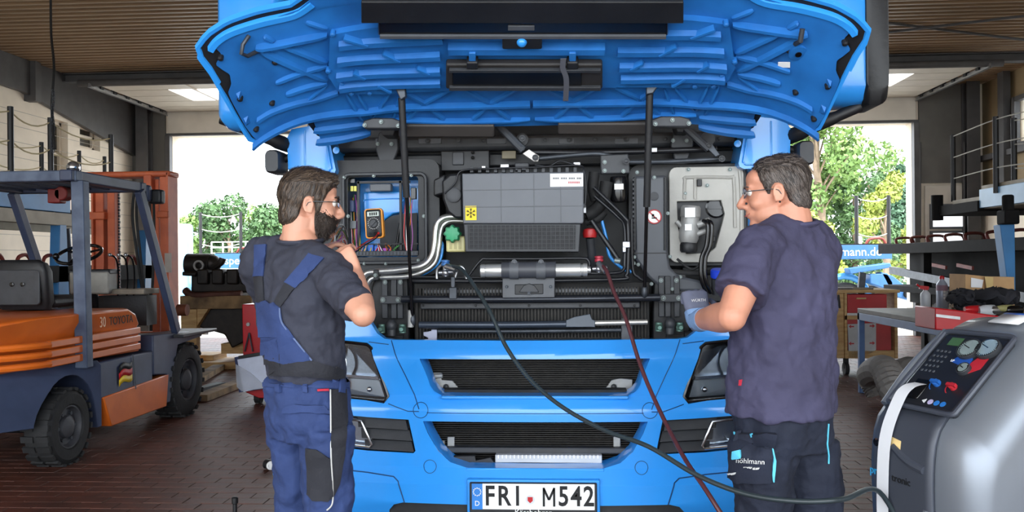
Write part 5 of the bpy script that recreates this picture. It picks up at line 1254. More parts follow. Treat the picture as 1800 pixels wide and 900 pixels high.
# counterweight with wheel arch: side profile extruded across, rounded in plan
def arch(cy, cz, r, a0, a1, n=12): return [(cy+r*math.cos(math.radians(lerp(a0, a1, k/n))), cz+r*math.sin(math.radians(lerp(a0, a1, k/n)))) for k in range(n+1)]
prof = [(5.62, .34), (5.86, .34)]+arch(6.22, .30, .37, 172, 20)+[(6.62, .2), (6.68, .2), (6.68, .70), (6.62, .74), (5.58, .74), (5.55, .6)]
b = MB(); b.prism([(SX, y, z) for y, z in prof], (-1.2, 0, 0)); b.v = [(FCX+(x-FCX)*(1-.55*max(0, (6.0-y)/.45)**2), y, z) for x, y, z in b.v]
cw = b.build('counterweight', SLATE, FK, bevel=.03, seg=3)
b = MB(); b.prism([(SX-.3, y, z) for y, z in [(5.62, .45), (6.7, .25), (6.7, .7), (5.62, .7)]], (-.6, 0, 0)); b.build('chassis', BLACKP, FK)
b = MB(); b.cyl((SX-.1, 6.22, .285), (SX-1.1, 6.22, .285), .05); b.build('axle', BLACKP, FK)
b = MB(); b.bb((SX-1.19, 6.66, .42), (SX-.005, 7.55, .72)); b.build('side_frame', SLATE, FK, bevel=.015)
b = MB(); b.prism([(SX+.004, y, z) for y, z in ((6.7, .43), (7.85, .47), (7.80, .17), (6.82, .17))], (-.10, 0, 0)); b.build('step_panel', ORG, FK, bevel=.01)
b = MB(); b.prism([(SX+.002, y, z) for y, z in ((7.80, .2), (7.88, .2), (7.98, .55), (8.05, .72), (8.6, .76), (8.6, .82), (7.55, .86), (7.55, .5), (7.80, .47))], (-.30, 0, 0)); b.build('front_fender', SLATE, FK, bevel=.01)
b = MB(); b.bb((SX-.28, 7.95, .80), (SX+.1, 8.75, .83)); b.build('fender_plate', DARKP, FK, bevel=.008)
# engine cover: ribbed orange cowl
cp = [(5.60, .74), (5.58, .80), (5.60, .86), (5.58, .90), (5.60, 1.02), (5.66, 1.10), (5.9, 1.13), (7.15, 1.13), (7.27, 1.08), (7.33, .98), (7.30, .96), (7.33, .90), (7.31, .86), (7.33, .76), (7.33, .74)]
b = MB(); secs = []
for dx, k in ((0, .90), (.02, .97), (.06, 1), (1.12, 1), (1.16, .97), (1.18, .9)):
    secs.append([V(SX-.01-dx, lerp(6.5, y, 1 if dx in (.06, 1.12) else .985), z if z < 1.0 else lerp(.98, z, k)) for y, z in cp])
b.loft(secs); b.v = [(FCX+(x-FCX)*(1-.5*max(0, (6.0-y)/.45)**2), y, z) for x, y, z in b.v]
cov = b.build('engine_cover', ORG, FK, smooth=50, bevel=.012)
for z in (.785, .855, .925):
    b = MB(); q = [(SX-.005+.01, 7.44, z), (SX+.006, 6.9, z), (SX+.006, 6.05, z)]
    b.bb((SX-.03, 5.98, z-.028), (SX+.002, 7.325, z+.028)); b.build('cover_rib', ORG, cov, bevel=.008)
    b = MB(); b.tube([V(FCX+(.6)*(1-.5*max(0, (6.0-y)/.45)**2)-.01, y, z) for y in (6.0, 5.9, 5.8, 5.7, 5.62)]+[(FCX+.2, 5.585, z), (FCX-.3, 5.585, z)], .026, 8); b.build('cover_rib', ORG, cov)
text('TOYOTA', .098, facing((SX+.004, 6.99, 1.035), (1, 0, 0), (0, 1, 0)), INK, cov, sx=.95); text('30', .12, facing((SX+.004, 6.70, 1.035), (1, 0, 0), (0, 1, 0)), mat('pale_outline', (236, 190, 150), .5), cov, sx=.8)
b = MB(); tri = [V(FCX-.05+x, 5.575, .94+z) for x, z in ((.0, -.1), (.3, -.1), (.15, .13))]; b.tube(tri, .008, 6, True); b.build('warning_triangle', INK, cov)
# German flag on the frame
for i, c in enumerate(((24, 24, 26), (200, 30, 36), (240, 200, 40))):
    b = MB(); g = [[V(SX+.006, 6.94+.22*k/6, .645-.055*i+.02*math.sin(k*.9)+.04*k/6-q*.055) for q in (0, 1)] for k in range(7)]; b.grid(g); o = b.build('flag_stripe', mat('flag_%d' % i, c, .5), FK); m_ = o.modifiers.new('s', 'SOLIDIFY'); m_.thickness = .002
b = MB(); b.cyl((SX+.006, 7.17, .73), (SX+.006, 7.22, .42), .005, n=6); b.build('flag_staff', GREYP, FK)
# guard
gd = []
def fb_(name, p0, p1, w, h, m=WORN, bv=.008): b = MB(); b.bar(p0, p1, w, h, V(0, 1, 0)); return b.build(name, m, FK, bevel=bv)
for x in (SX-.015, SX-1.18):
    fb_('guard_post', (x, 6.46, .7), (x, 6.42, 2.16), .10, .09); fb_('guard_post', (x, 8.05, .85), (x, 7.35, 2.16), .06, .09, SLATE)
b = MB(); b.bb((SX-1.2, 6.34, 2.15), (SX, 6.44, 2.235)); b.build('guard_beam', WORN, FK, bevel=.01)
for x in (SX-.06, SX-1.14): MB().bb((x-.05, 6.3, 2.15), (x+.05, 7.45, 2.235)).build('guard_beam', SLATE, FK, bevel=.01)
MB().bb((SX-1.2, 7.36, 2.15), (SX, 7.46, 2.235)).build('guard_beam', SLATE, FK, bevel=.01)
for k in range(6): MB().bb((SX-1.0+k*.17, 6.4, 2.17), (SX-.97+k*.17, 7.4, 2.22)).build('guard_bar', SLATE, FK)
b = MB(); b.ell((SX-.38, 6.95, 2.325), .055); bc = b.build('beacon', mat('mirror_globe', (190, 196, 205), .12, .9, .5, 30), FK)
b = MB(); b.lathe([(.13, 0), (.13, .02), (.09, .05), (.05, .055)], (SX-.42, 6.95, 2.235), (0, 0, 1), 18); b.build('beacon_base', RUBBER, bc)
for i, px in enumerate((150, 152, 153)): b = MB(); p = V(SX-.02, 6.46, 1.55+.05*i); b.box(p, (.03, .06, .03)); b.build('lamp_clip', BLACKP, FK)
b = MB(); p = V(SX-.005, 6.49, 1.02); b.cyl(p, p+V(.015, 0, 0), .03, n=14); b.build('post_bolt', DSTEEL, FK)
# work lamps under the roof
b = MB(); p = P(100, 345, 7.0); b.box(p, (.11, .1, .12)); b.cyl(p+V(.06, -.05, .02), p+V(.06, .06, .02), .06); b.build('rear_lamp', mat('lamp_red', (120, 36, 34), .4), FK, bevel=.01)
b = MB(); p = P(276, 346, 7.6); b.box(p, (.12, .1, .13)); b.build('work_lamp', BLACKP, FK, bevel=.02); b = MB(); p = P(256, 340, 7.5); b.box(p, (.09, .08, .15)); b.build('work_lamp', SLATE, FK, bevel=.02)
# seat
b = MB(); cx, y = FCX-.1, 6.75; sec_ = []
for z, w_, d_, yy in ((1.14, .20, .05, y+.05), (1.2, .23, .06, y+.03), (1.45, .24, .06, y-.01), (1.52, .22, .05, y-.03), (1.55, .16, .03, y-.035)): sec_.append([V(cx+a, yy+c, z) for a, c in rrect(-w_, w_, -d_, d_, .04, 3)])
b.loft(sec_); seat = b.build('seat_back', BLACKP, FK, smooth=50)
b = MB(); b.prism([(cx+x, y-.055, z) for x, z in rrect(-.19, .19, 1.18, 1.47, .03)], (0, -.02, 0)); b.build('seat_shell', DARKP, seat, bevel=.008)
for dx in (-.04, .05): b = MB(); b.lathe([(.018, 0), (.018, .008), (.008, .01)], (cx+dx, y-.077, 1.35), (0, -1, 0), 12); b.build('rivet', BLACKG, seat)
b = MB(); b.box((cx-.16, y-.08, 1.23), (.03, .003, .03)); b.build('label', PAPER, seat)
b = MB(); b.box((cx, y+.25, 1.2), (.46, .42, .1)); b.build('seat_cushion', BLACKP, FK, bevel=.04)
# steering wheel, console, levers
c = P(139, 447, 7.5); tilt = V(0, -.45, .9).normalized()
b = MB(); b.tube(disc(c, tilt, .19, 28), .016, 8, True)
a_, u_ = frame(tilt)
for k in range(3): d = a_*math.cos(k*2.09+.5)+u_*math.sin(k*2.09+.5); b.cyl(c, c+d*.19, .012, n=6)
b.ell(c, .05); sw = b.build('steering_wheel', BLACKG, FK)
b = MB(); b.ell(c+a_*.14-u_*.12+tilt*.04, .03); b.build('wheel_knob', BLACKG, FK)
b = MB(); b.cyl(c, c+V(.0, .35, -.6), .045); b.build('steering_column', BLACKP, FK)
b = MB(); p = P(165, 497, 7.6); b.box(p, (.34, .25, .2), Matrix.Rotation(.2, 3, 'Z')); b.build('console', mat('console_grey', (150, 148, 140), .6, 0, .2), FK, bevel=.015)
b = MB(); p = P(165, 478, 7.62); b.box(p, (.36, .27, .05), Matrix.Rotation(.2, 3, 'Z')); b.build('console_top', BLACKP, FK, bevel=.015)
b = MB(); p = P(225, 512, 7.75); b.box(p, (.46, .3, .05)); b.build('dash_shelf', mat('worn_shelf', (122, 112, 98), .6, 0, .3), FK, bevel=.008)
b = MB(); p = P(225, 545, 7.8); b.box(p, (.46, .2, .28)); b.build('dash_panel', BLACKP, FK)
for k, x in enumerate((206, 222, 234)):
    b = MB(); b.tube(cr([P(x+1, 520, 7.75), P(x+2, 480, 7.75), P(x-2, 455, 7.72), P(x-12, 448, 7.68)], 4), .009, 6); lv = b.build('control_lever', BLACKG, FK)
    b = MB(); b.ell(P(x-13, 448, 7.68), .018); b.build('lever_knob', STEEL, lv)
for pts in ([(236, 335), (233, 380), (240, 440), (252, 520)], [(242, 330), (240, 380), (246, 440), (254, 520)], [(270, 345), (271, 420), (268, 510)]):
    b = MB(); b.tube(cr([P(x, y, 8.3) for x, y in pts], 5), .014, 7); b.build('hydraulic_hose', RUBBER, FK)
# mast
MY = 8.75
def xm(px): return P(px, 400, MY).x
for x in (xm(293), xm(180)):
    s_ = 1 if x > xm(230) else -1
    o = MB().bb((x-.045, MY-.06, .12), (x+.045, MY+.1, 2.47)).build('mast_channel', ORGM, FK, bevel=.006)
    MB().bb((x-s_*.11-.04, MY-.03, .12), (x-s_*.11+.04, MY+.08, 2.40)).build('inner_channel', ORGM, FK, bevel=.006)
    MB().bb((x+s_*.045, MY-.1, .12), (x+s_*.065, MY+.12, 2.47)).build('mast_flange', ORGM, FK)
b = MB(); b.bb((xm(150), MY-.1, 2.42), (xm(306), MY+.14, 2.48)); b.build('mast_head', ORGM, FK, bevel=.02)
b = MB(); b.bb((xm(165), MY-.1, 1.98), (xm(192), MY+.1, 2.06)); b.build('mast_bracket', ORGM, FK, bevel=.01)
b = MB(); b.bb((xm(262), MY-.12, 2.2), (xm(276), MY-.02, 2.44)); b.build('mast_bracket', ORGM, FK, bevel=.01)
b = MB(); b.bb((xm(283), MY-.11, 1.99), (xm(304), MY-.05, 2.06)); b.build('mast_bracket', ORGM, FK, bevel=.01)
b = MB(); b.bb((xm(167), MY-.05, .7), (xm(304), MY+.02, .8)); b.build('mast_crossbar', ORGM, FK)
for px in (201, 205):
    b = MB()
    for k in range(45): b.box((xm(px), MY+.05, .9+k*.032), (.022 if k % 2 else .012, .02, .026))
    b.build('lift_chain', BLACKP, FK)
b = MB(); b.cyl((xm(195), MY+.1, .3), (xm(195), MY+.1, 2.1), .04); b.build('lift_cylinder', BLACKP, FK)
b = MB(); b.box((xm(303), MY-.105, 1.52), (.07, .006, .2)); b.build('load_plate', mat('load_plate', (170, 160, 150), .6), FK)
for x in (xm(293)-.05, xm(180)+.05):
    b = MB(); b.prism([(x-.06, MY+.22, .05), (x-.06, MY+.27, .05), (x-.06, MY+.27, .55), (x-.06, MY+.22, .55)], (.12, 0, 0)); b.prism([(x-.06, MY+.22, .05), (x-.06, MY+1.5, .035), (x-.06, MY+1.5, .05), (x-.06, MY+.22, .10)], (.12, 0, 0)); b.build('fork', DARKP, FK)
b = MB(); b.bb((xm(175), MY+.15, .45), (xm(300), MY+.21, .6)); b.build('fork_carriage', DARKP, FK)
b = MB(); p = P(316, 545, 8.6); b.cyl(p+V(-.02, 0, 0), p+V(.08, 0, 0), .06); b.build('tilt_pin', mat('rusty', (120, 66, 44), .7, .2, .3), FK)
# ================================================================== AIR CONDITIONING SERVICE STATION
NF = V(-.93, -.367, 0).normalized(); RR = V(.367, -.93, 0).normalized(); AO = V(1.40, 2.95, 0)
AC = thing('service_station', 'grey and silver air conditioning service station with gauges', 'machine', AO)
def AP(r, q, z): return AO+RR*r+NF*q+V(0, 0, z*.968)
SIL = mat('silver_shell', (128, 134, 143), .36, .4, .06, 3, coat=.15); ACD = mat('graphite_shell', (70, 74, 84), .45, .1, .08, 3); ACP = mat('panel_black', (30, 31, 36), .4, 0, .1)
PF = [(.24, .08), (.265, .35), (.28, .6), (.288, .8), (.278, .93), (.25, 1.0), (.20, 1.05), (-.03, 1.265), (-.10, 1.31), (-.18, 1.33), (-.28, 1.325), (-.36, 1.27), (-.38, 1.1), (-.38, .08)]
def prof_at(k, dz=0):
    out = []
    for p in cr([V(q, z, 0) for q, z in PF], 4): out.append((p.x*k if p.x > -.3 else p.x*k, .08+(p.y-.08)*(1-(1-k)*.5)))
    return out
b = MB(); b.loft([[AP(r, q, z) for q, z in prof_at(k)] for r, k in ((-.225, .90), (-.215, .96), (-.19, .99), (-.1, 1), (.05, 1), (.10, .985), (.15, .955), (.19, .90), (.215, .82), (.225, .72))]); b.build('shell', SIL, AC, smooth=60)
def front(r, z, off=0):
    q = table(sorted([(p[1], p[0]) for p in prof_at(1) if p[0] > -.2]), z); return AP(r, q+off, z)
# dark lower front and frame of control panel
b = MB(); g = []
for r in [-.205+.285*k/10 for k in range(11)]: g.append([front(r, z, .008-.02*max(0, -r-.17)/.035) for z in [.1+.93*j/20 for j in range(21)]])
b.grid(g); o = b.build('front_cover', ACD, AC, smooth=60); m_ = o.modifiers.new('s', 'SOLIDIFY'); m_.thickness = .014; m_.offset = 0
PN = None
def pan(r, t, off=0.0):
    """control panel: t 0 bottom .. 1 top"""
    a, c = V(.232, 1.025, 0), V(-.035, 1.275, 0); n = V(c.y-a.y, -(c.x-a.x), 0).normalized()
    p = a.lerp(c, t)+n*off; return AP(r, p.x, p.y)
n3 = (pan(0, .5, .1)-pan(0, .5, 0)).normalized()
def tilt_m(r, t, off): return facing(pan(r, t, off), n3, RR)
def pbox(name, m, r0, r1, t0, t1, o0, o1, bevel=.003, parent=None):
    b = MB(); q = [(r0, t0), (r1, t0), (r1, t1), (r0, t1)]; b.add([pan(r, t, o0) for r, t in q]+[pan(r, t, o1) for r, t in q], [(3,2,1,0),(4,5,6,7),(0,1,5,4),(1,2,6,5),(2,3,7,6),(3,0,4,7)]); return b.build(name, m, parent or AC, bevel=bevel)
cp_ = pbox('control_panel', ACP, -.165, .10, .02, .96, -.02, .016, .01)
b = MB(); b.tube([pan(r, t, .017) for r, t in rrect(-.175, .11, .0, .98, .03, 4)], .009, 8, True); b.build('panel_frame', ACD, cp_)
b = MB(); b.tube(cr([pan(-.195, .0, .0), pan(-.20, .5, .01), pan(-.19, 1.0, .0)], 6), .017, 10); b.build('silver_edge', SIL, AC)
pbox('display', mat('lcd_green', (70, 104, 66), .3), -.125, -.075, .80, .90, .016, .018, 0, cp_)
for i in range(4):
    for j in range(5): pbox('key', GREYP, -.145+i*.017, -.137+i*.017, .44+j*.065, .465+j*.065, .016, .019, .001, cp_)
def gauge(r, t, rad, name='gauge'):
    c = pan(r, t, .016); b = MB(); b.lathe([(rad, 0), (rad, .014), (rad*.9, .016), (rad*.88, .012)], c, n3, 30, False); g = b.build(name, DARKP, cp_)
    b = MB(); b.lathe([(rad*.9, .010), (rad*.9, .012)], c, n3, 30); b.build('dial', mat('dial_face', (214, 226, 222), .5, 0, .02), cp_)
    a, u = frame(n3); b = MB()
    for k in range(22):
        an = math.radians(-220+k*260/21); d = a*math.cos(an)+u*math.sin(an); b.bar(c+d*rad*.68+n3*.013, c+d*rad*.84+n3*.013, .0018, .0012, n3)
    b.bar(c+n3*.0135-a*rad*.1, c+n3*.0135+(a*.8+u*.4)*rad*.7, .003, .001, n3); b.build('dial_marks', INK, cp_)
    b = MB(); b.lathe([(rad*.88, .015), (rad*.86, .017)], c, n3, 30); b.build('gauge_glass', GLASS, cp_)
pp_ = lambda pts, o0, o1, nm, m: MB().add([pan(r, t, o0) for r, t in pts]+[pan(r, t, o1) for r, t in pts], [tuple(range(len(pts)))[::-1], tuple(range(len(pts), 2*len(pts)))]+[(i, (i+1) % len(pts), len(pts)+(i+1) % len(pts), len(pts)+i) for i in range(len(pts))]).build(nm, m, cp_)
pp_([(-.055, .60), (.0, .56), (.015, .46), (.03, .48), (.02, .66), (-.02, .8)], .016, .018, 'blue_field', mat('panel_blue', (36, 84, 170), .4))
pp_([(.03, .46), (.075, .56), (.075, .72), (.045, .75), (.025, .62), (.02, .48)], .016, .018, 'red_field', mat('panel_red', (190, 40, 50), .4))
gauge(-.015, .76, .043, 'low_pressure_gauge'); gauge(.052, .79, .043, 'high_pressure_gauge'); gauge(.022, .52, .024, 'small_gauge')
text('LP', .014, tilt_m(-.05, .61, .0185), WHITE, cp_)
for r, t, c, nm in ((-.035, .31, (40, 100, 180), 'blue'), (.035, .30, (180, 40, 50), 'red')):
    p = pan(r, t, .016); a, u = frame(n3); b = MB(); b.lathe([(.012, 0), (.012, .014), (.009, .016)], p, n3, 14); b.bar(p+n3*.015+a*.018, p+n3*.015-a*.018, .011, .012, n3); b.build('valve_lever', mat('lever_'+nm, c, .35), cp_)
    b = MB(); b.tube([p+n3*.002+(a*math.cos(x)+u*math.sin(x))*.028 for x in [math.radians(k*12-60) for k in range(10)]], .002, 5); b.build('valve_arc', mat('lever_'+nm, c, .35), cp_)
for k, (c, s_) in enumerate((((225, 225, 225), 3), ((190, 180, 215), 20), ((40, 120, 200), 20), ((40, 120, 200), 20))):
    p = pan(-.035+k*.026, .10, .016); b = MB(); b.lathe([(.0105, 0), (.0105, .001)], p, n3, s_); b.build('pictogram', mat('picto%d' % k, c, .5), cp_)
pr = pbox('printer_slot', BLACKG, -.125, -.065, .10, .34, .014, .022, .004, cp_)
# paper strip from the printer
b = MB(); q = cr([pan(-.095, .28, .022), pan(-.097, .16, .05), pan(-.10, .0, .045), front(-.11, .93, .03), front(-.125, .75, .022), front(-.14, .5, .02), front(-.15, .25, .025)], 6)
b.loft([[p-RR*.027, p+RR*.027, p+RR*.027+NF*.0006, p-RR*.027+NF*.0006] for p in q]); ps = tag(b.build('paper_strip', PAPER), 'long white printout strip hanging from the service station', 'paper')
b = MB(); p = front(-.11, .915, .012); b.add([front(-.15, .905, .016), front(-.055, .89, .016), front(-.055, .925, .016), front(-.15, .94, .016)], [(0, 1, 2, 3)]); o = b.build('masking_tape', mat('masking_tape', (206, 178, 120), .7), AC); m_ = o.modifiers.new('s', 'SOLIDIFY'); m_.thickness = .001
b = MB(); b.lathe([(.014, 0), (.014, .005), (.006, .006)], front(-.165, .9, .012), NF, 16); b.build('badge_stud', CHROME, AC)
text('pro', .04, facing(front(-.16, .80, .018), NF, RR), mat('logo_cyan', (50, 160, 215), .5), AC); text('tronic', .034, facing(front(-.045, .795, .018), NF, RR), INK, AC)
b = MB(); b.tube(cr([front(-.09, .90, .01), front(-.02, .865, .014), front(.05, .85, .014)], 6), .014, 8); b.build('handle_ridge', ACD, AC)
b = MB(); b.tube(cr([front(.055, .72, .012), front(.052, .6, .014), front(.05, .40, .014)], 5), .011, 8); b.build('silver_ridge', SIL, AC)
# sticker on top
b = MB(); b.add([AP(-.06, -.085, 1.318), AP(.06, -.085, 1.318), AP(.06, -.165, 1.347), AP(-.06, -.165, 1.347)], [(0, 1, 2, 3)]); o = b.build('sticker', WHITE, AC); m_ = o.modifiers.new('s', 'SOLIDIFY'); m_.thickness = .004
b = MB(); b.add([AP(-.06, -.155, 1.346), AP(.06, -.155, 1.346), AP(.06, -.166, 1.350), AP(-.06, -.166, 1.350)], [(0, 1, 2, 3)]); o = b.build('sticker_band', mat('panel_blue', (36, 84, 170), .4), AC); m_ = o.modifiers.new('s', 'SOLIDIFY'); m_.thickness = .003
b = MB(); b.lathe([(.02, 0), (.02, .002)], AP(-.03, -.115, 1.330), V(0, 0, 1)+NF*.35, 16); b.build('sticker_emblem', mat('emblem_blue', (120, 160, 215), .5), AC)
for r, q in ((-.18, .25), (.16, .25), (-.18, -.3), (.16, -.3)):
    b = MB(); c = AP(r, q, .045); b.cyl(c-RR*.015, c+RR*.015, .045); b.cyl(c, c+V(0, 0, .06), .015); b.build('castor', RUBBER, AC)
# ---- hoses from the truck's service valves to the station
HB = mat('hose_black_green', (44, 54, 58), .35); HR = mat('hose_oxblood', (84, 44, 48), .35)
pts = [P(792, 468, 3.80), P(812, 474, 3.70), P(835, 505, 3.60), P(862, 550, 3.52), P(890, 610, 3.46), P(930, 665, 3.38), P(985, 713, 3.28), P(1060, 755, 3.15), P(1140, 785, 3.0), P(1225, 835, 2.85), P(1310, 868, 2.74), P(1400, 881, 2.66), P(1480, 878, 2.66), P(1545, 864, 2.9), front(-.05, .55, -.02)]
b = MB(); b.tube(cr(pts, 8), .0085, 10); hz = tag(b.build('hose', HB), 'dark green-black hose running from engine bay to the service station', 'hose')
b = MB(); b.tube([pts[0]+V(-.02, 0, .0), pts[0]+V(.03, -.03, -.015)], .014, 10); b.build('coupler', STEEL, hz)
pts = [P(1056, 466, 3.80), P(1066, 476, 3.74), P(1080, 515, 3.68), P(1100, 560, 3.60), P(1125, 640, 3.50), P(1155, 712, 3.38), P(1200, 800, 3.2), P(1240, 860, 3.05), P(1275, 915, 2.98), P(1330, 1000, 2.9), V(.8, 2.5, .3), V(1.05, 2.6, .25), front(-.02, .45, -.02)]
b = MB(); b.tube(cr(pts, 8), .0085, 10); hz = tag(b.build('hose', HR), 'dark red hose hanging down across the bumper to the floor side', 'hose')
b = MB(); b.tube([pts[0]+V(-.01, 0, .01), pts[0]+V(.02, -.04, -.03)], .013, 10); b.build('coupler', STEEL, hz)
# ---- multimeter in the electrics compartment
mm = thing('multimeter', 'orange and black digital multimeter propped in the electrics compartment', 'multimeter', P(658, 425, 4.0))
Rm = Matrix.Rotation(math.radians(-3), 3, 'Y')
c = P(658, 393, 4.0)
def mmq(x, z, y=0): return c+Rm @ V(x, y, z)
b = MB(); b.loft([[mmq(x*k, z*k, y) for x, z in rrect(-.044, .044, -.072, .072, .014, 4)] for y, k in ((.03, .96), (.0, 1), (-.01, .97))]); b.build('holster', mat('meter_orange', (232, 150, 40), .45), mm, smooth=50)
b = MB(); b.loft([[mmq(x*k, z*k, y) for x, z in rrect(-.036, .036, -.064, .066, .010, 4)] for y, k in ((.0, 1), (-.014, 1), (-.017, .96))]); b.build('face', BLACKP, mm, smooth=50)
b = MB(); b.prism([mmq(x, z, -.0175) for x, z in rrect(-.028, .028, .034, .056, .003)], (0, .002, 0)); b.build('display', mat('lcd_grey', (176, 186, 178), .3), mm)
b = MB()
for k in range(4): b.box(mmq(-.014+k*.010, .045, -.0185), (.006, .001, .014))
b.build('digits', INK, mm)
b = MB(); p = mmq(0, .0, -.017); b.lathe([(.019, 0), (.018, .004), (.017, .005)], p, (0, -1, 0), 20); b.bar(p+V(-.012, -.008, -.012), p+V(.012, -.008, .012), .006, .006, V(0, 1, 0)); b.build('dial', DARKP, mm)
b = MB()
for k in range(18): a = math.radians(k*20); b.box(mmq(.026*math.cos(a), .026*math.sin(a), -.0175), (.004, .001, .002))
b.build('dial_print', WHITE, mm)
for k, (x, cc) in enumerate(((-.02, INK), (.004, INK), (.022, REDP))): b = MB(); b.lathe([(.006, 0), (.006, .006)], mmq(x, -.048, -.016), (0, -1, 0), 10); b.build('socket', cc, mm)
for k, (x, m_, dx) in enumerate(((.022, mat('lead_red', (200, 40, 36), .4), 0), (.004, INK, 4))):
    s_ = mmq(x, -.045, -.03); b = MB(); b.tube(cr([s_, P(660+dx, 416, 3.93), P(640, 428+dx, 3.75), P(622, 441+dx, 3.45), P(608, 447, 3.2), P(596, 438+dx, 3.05)], 6), .003, 6); b.build('test_lead', m_, mm)
# ================================================================== CAR TRANSPORTERS
PRUST = mat('primer_rust', (120, 52, 44), .6, .1, .2); DECK = mat('deck_dark', (20, 19, 19), .8, 0, .3, 8, spec=.2); BEIGE = mat('deck_beige', (150, 140, 122), .6, .1, .15, 5); ROPE = mat('rope_cream', (206, 190, 150), .8); POSTM = mat('post_black', (32, 32, 34), .5, .3, .2); PALE = mat('painted_sky_sheen_blue', (120, 168, 208), .35, 0, .12, 3)  # PALE is a lighter trailer blue, sky reflection painted into the colour
def bld(name, m, parent, a, c, bevel=.006): return MB().bb(a, c).build(name, m, parent, bevel=bevel)
def ropes(parent, tops, zs, m=ROPE, r=.009):
    for z in zs:
        q = []
        for a, c in zip(tops, tops[1:]):
            for k in range(6): t = k/6; q.append(V(lerp(a[0], c[0], t), lerp(a[1], c[1], t), z-.10*4*t*(1-t)))
        q.append(V(tops[-1][0], tops[-1][1], z)); MB().tube(q, r, 5).build('rope', m, parent)
# left transporter along the left wall
T1 = thing('car_transporter', 'blue car transporter deck with roped posts along the left wall', 'trailer', (-6.8, 11.3, 0))
for x, ye in ((-6.05, 11.2), (-7.35, 13.4)): bld('deck_side_beam', TBLUE, T1, (x-.04, 7.5, 2.14), (x+.04, 10.07, 2.34)); bld('deck_rail', BEIGE, T1, (x-.05, 7.5, 1.98), (x+.05, ye, 2.13))
MB().prism([(-7.3, 7.5, 2.13), (-6.1, 7.5, 2.13), (-6.1, 11.2, 2.13), (-7.3, 13.4, 2.13)], (0, 0, .06)).build('upper_deck', DECK, T1)
for y in (9.01, 9.74, 11.09):
    MB().cyl((-6.05, y, 2.1), (-6.05, y, 3.25), .032, n=8).build('post', POSTM, T1)
for y in (10.4, 11.65, 12.59, 13.31): MB().cyl((-7.37, y, 2.1), (-7.37, y, 3.25), .03, n=8).build('post', POSTM, T1)
ropes(T1, [(-6.05, 7.6), (-6.05, 9.01), (-6.05, 9.74), (-6.05, 11.09)], (3.2, 2.88, 2.55)); ropes(T1, [(-7.37, 8.2), (-7.37, 10.4), (-7.37, 11.65), (-7.37, 12.59), (-7.37, 13.31)], (3.2, 2.9, 2.6))
bld('lower_deck', DECK, T1, (-7.5, 7.5, 1.3), (-6.0, 12.6, 1.5)); bld('chassis_beam', DECK, T1, (-7.2, 7.6, .6), (-6.3, 12.4, 1.3))
for y in (9.9, 12.0):
    b = MB(); b.prism([(-6.12, y-.12, 1.1), (-6.12, y+.12, 1.1), (-6.12, y+.07, 2.0), (-6.12, y-.07, 2.0)], (.12, 0, 0)); b.build('lift_column', TBLUE, T1, bevel=.01)
    MB().cyl((-6.05, y+.25, 1.1), (-6.05, y+.15, 1.95), .04).build('lift_ram', DSTEEL, T1)
for k in range(9):
    y = 8.2+k*.48; b = MB(); b.tube(cr([(-6.1, y, 1.5), (-6.1, y+.05, 1.60), (-6.1, y+.2, 1.62), (-6.1, y+.3, 1.5)], 4), .022, 6); b.build('wheel_chock', PRUST, T1)
for y in (10.6, 11.7):
    for x in (-6.25, -7.35): b = MB(); b.lathe([(.12, -.12), (.33, -.12), (.38, -.08), (.38, .08), (.33, .12), (.2, .12), (.15, .05)], (x, y, .38), (1, 0, 0), 24); b.build('wheel', RUBBER, T1)
# right transporter
T2 = thing('car_transporter', 'dark car transporter with blue lift column along the right wall', 'trailer', (6.0, 11, 0))
x = 5.4
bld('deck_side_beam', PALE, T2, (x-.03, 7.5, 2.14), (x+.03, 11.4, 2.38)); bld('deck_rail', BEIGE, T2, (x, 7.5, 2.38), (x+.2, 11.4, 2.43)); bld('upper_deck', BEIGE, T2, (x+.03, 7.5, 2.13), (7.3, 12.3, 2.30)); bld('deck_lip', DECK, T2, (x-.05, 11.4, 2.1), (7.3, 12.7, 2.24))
MB().cyl((x-.05, 12.6, 2.04), (x-.05, 12.6, 2.40), .08).build('deck_joint', DECK, T2)
for px, top, Yp in ((1675, 237, 12.5), (1750, 205, 10.95), (1782, 208, 11.11)):
    p = P(px, top, Yp); MB().cyl((p.x, p.y, 2.3), p, .035, n=8).build('post', POSTM, T2)
ps_ = [P(1675, 240, 12.5), P(1750, 210, 10.95), P(1830, 190, 9.9)]
for dz in (0, .3, .6): MB().tube(cr([q-V(0, 0, dz+.04*(i == 9)) for i, q in enumerate(ps_)], 5), .008, 5).build('rope', mat('rope_grey', (200, 198, 190), .8), T2)
for dz in (0, .3, .6): MB().tube([P(1782, 212, 11.1)-V(0, 0, dz), P(1830, 205, 10.4)-V(0, 0, dz)], .008, 5).build('rope', mat('rope_grey', (200, 198, 190), .8), T2)
b = MB(); b.prism([P(1758, 395, 9.8), P(1784, 392, 9.8), P(1786, 525, 9.8), P(1775, 525, 9.8)], (0, .16, 0)); b.build('lift_column', TBLUE, T2, bevel=.01)
b = MB(); p = P(1772, 382, 9.8); b.box(p, (.16, .2, .16)); b.cyl(p, p+V(0, 0, .25), .06); b.build('lift_joint', DECK, T2, bevel=.02)
bld('lower_deck', DECK, T2, (5.45, 9.9, 1.58), (7.4, 15.2, 1.74)); bld('chassis_beam', DECK, T2, (5.9, 10.0, .75), (7.2, 15.0, 1.58)); bld('dark_underfill', DECK, T2, (5.5, 10, .95), (7.3, 15.1, 1.05))  # chassis beam and second deck below it added to keep the underside dark
MB().bar((5.5, 10.2, 1.0), (5.6, 15, 1.3), .08, .12).build('deck_strut', DSTEEL, T2); MB().bar((5.6, 13.6, 1.58), (5.6, 13.6, .0), .12, .12).build('support_leg', DECK, T2)
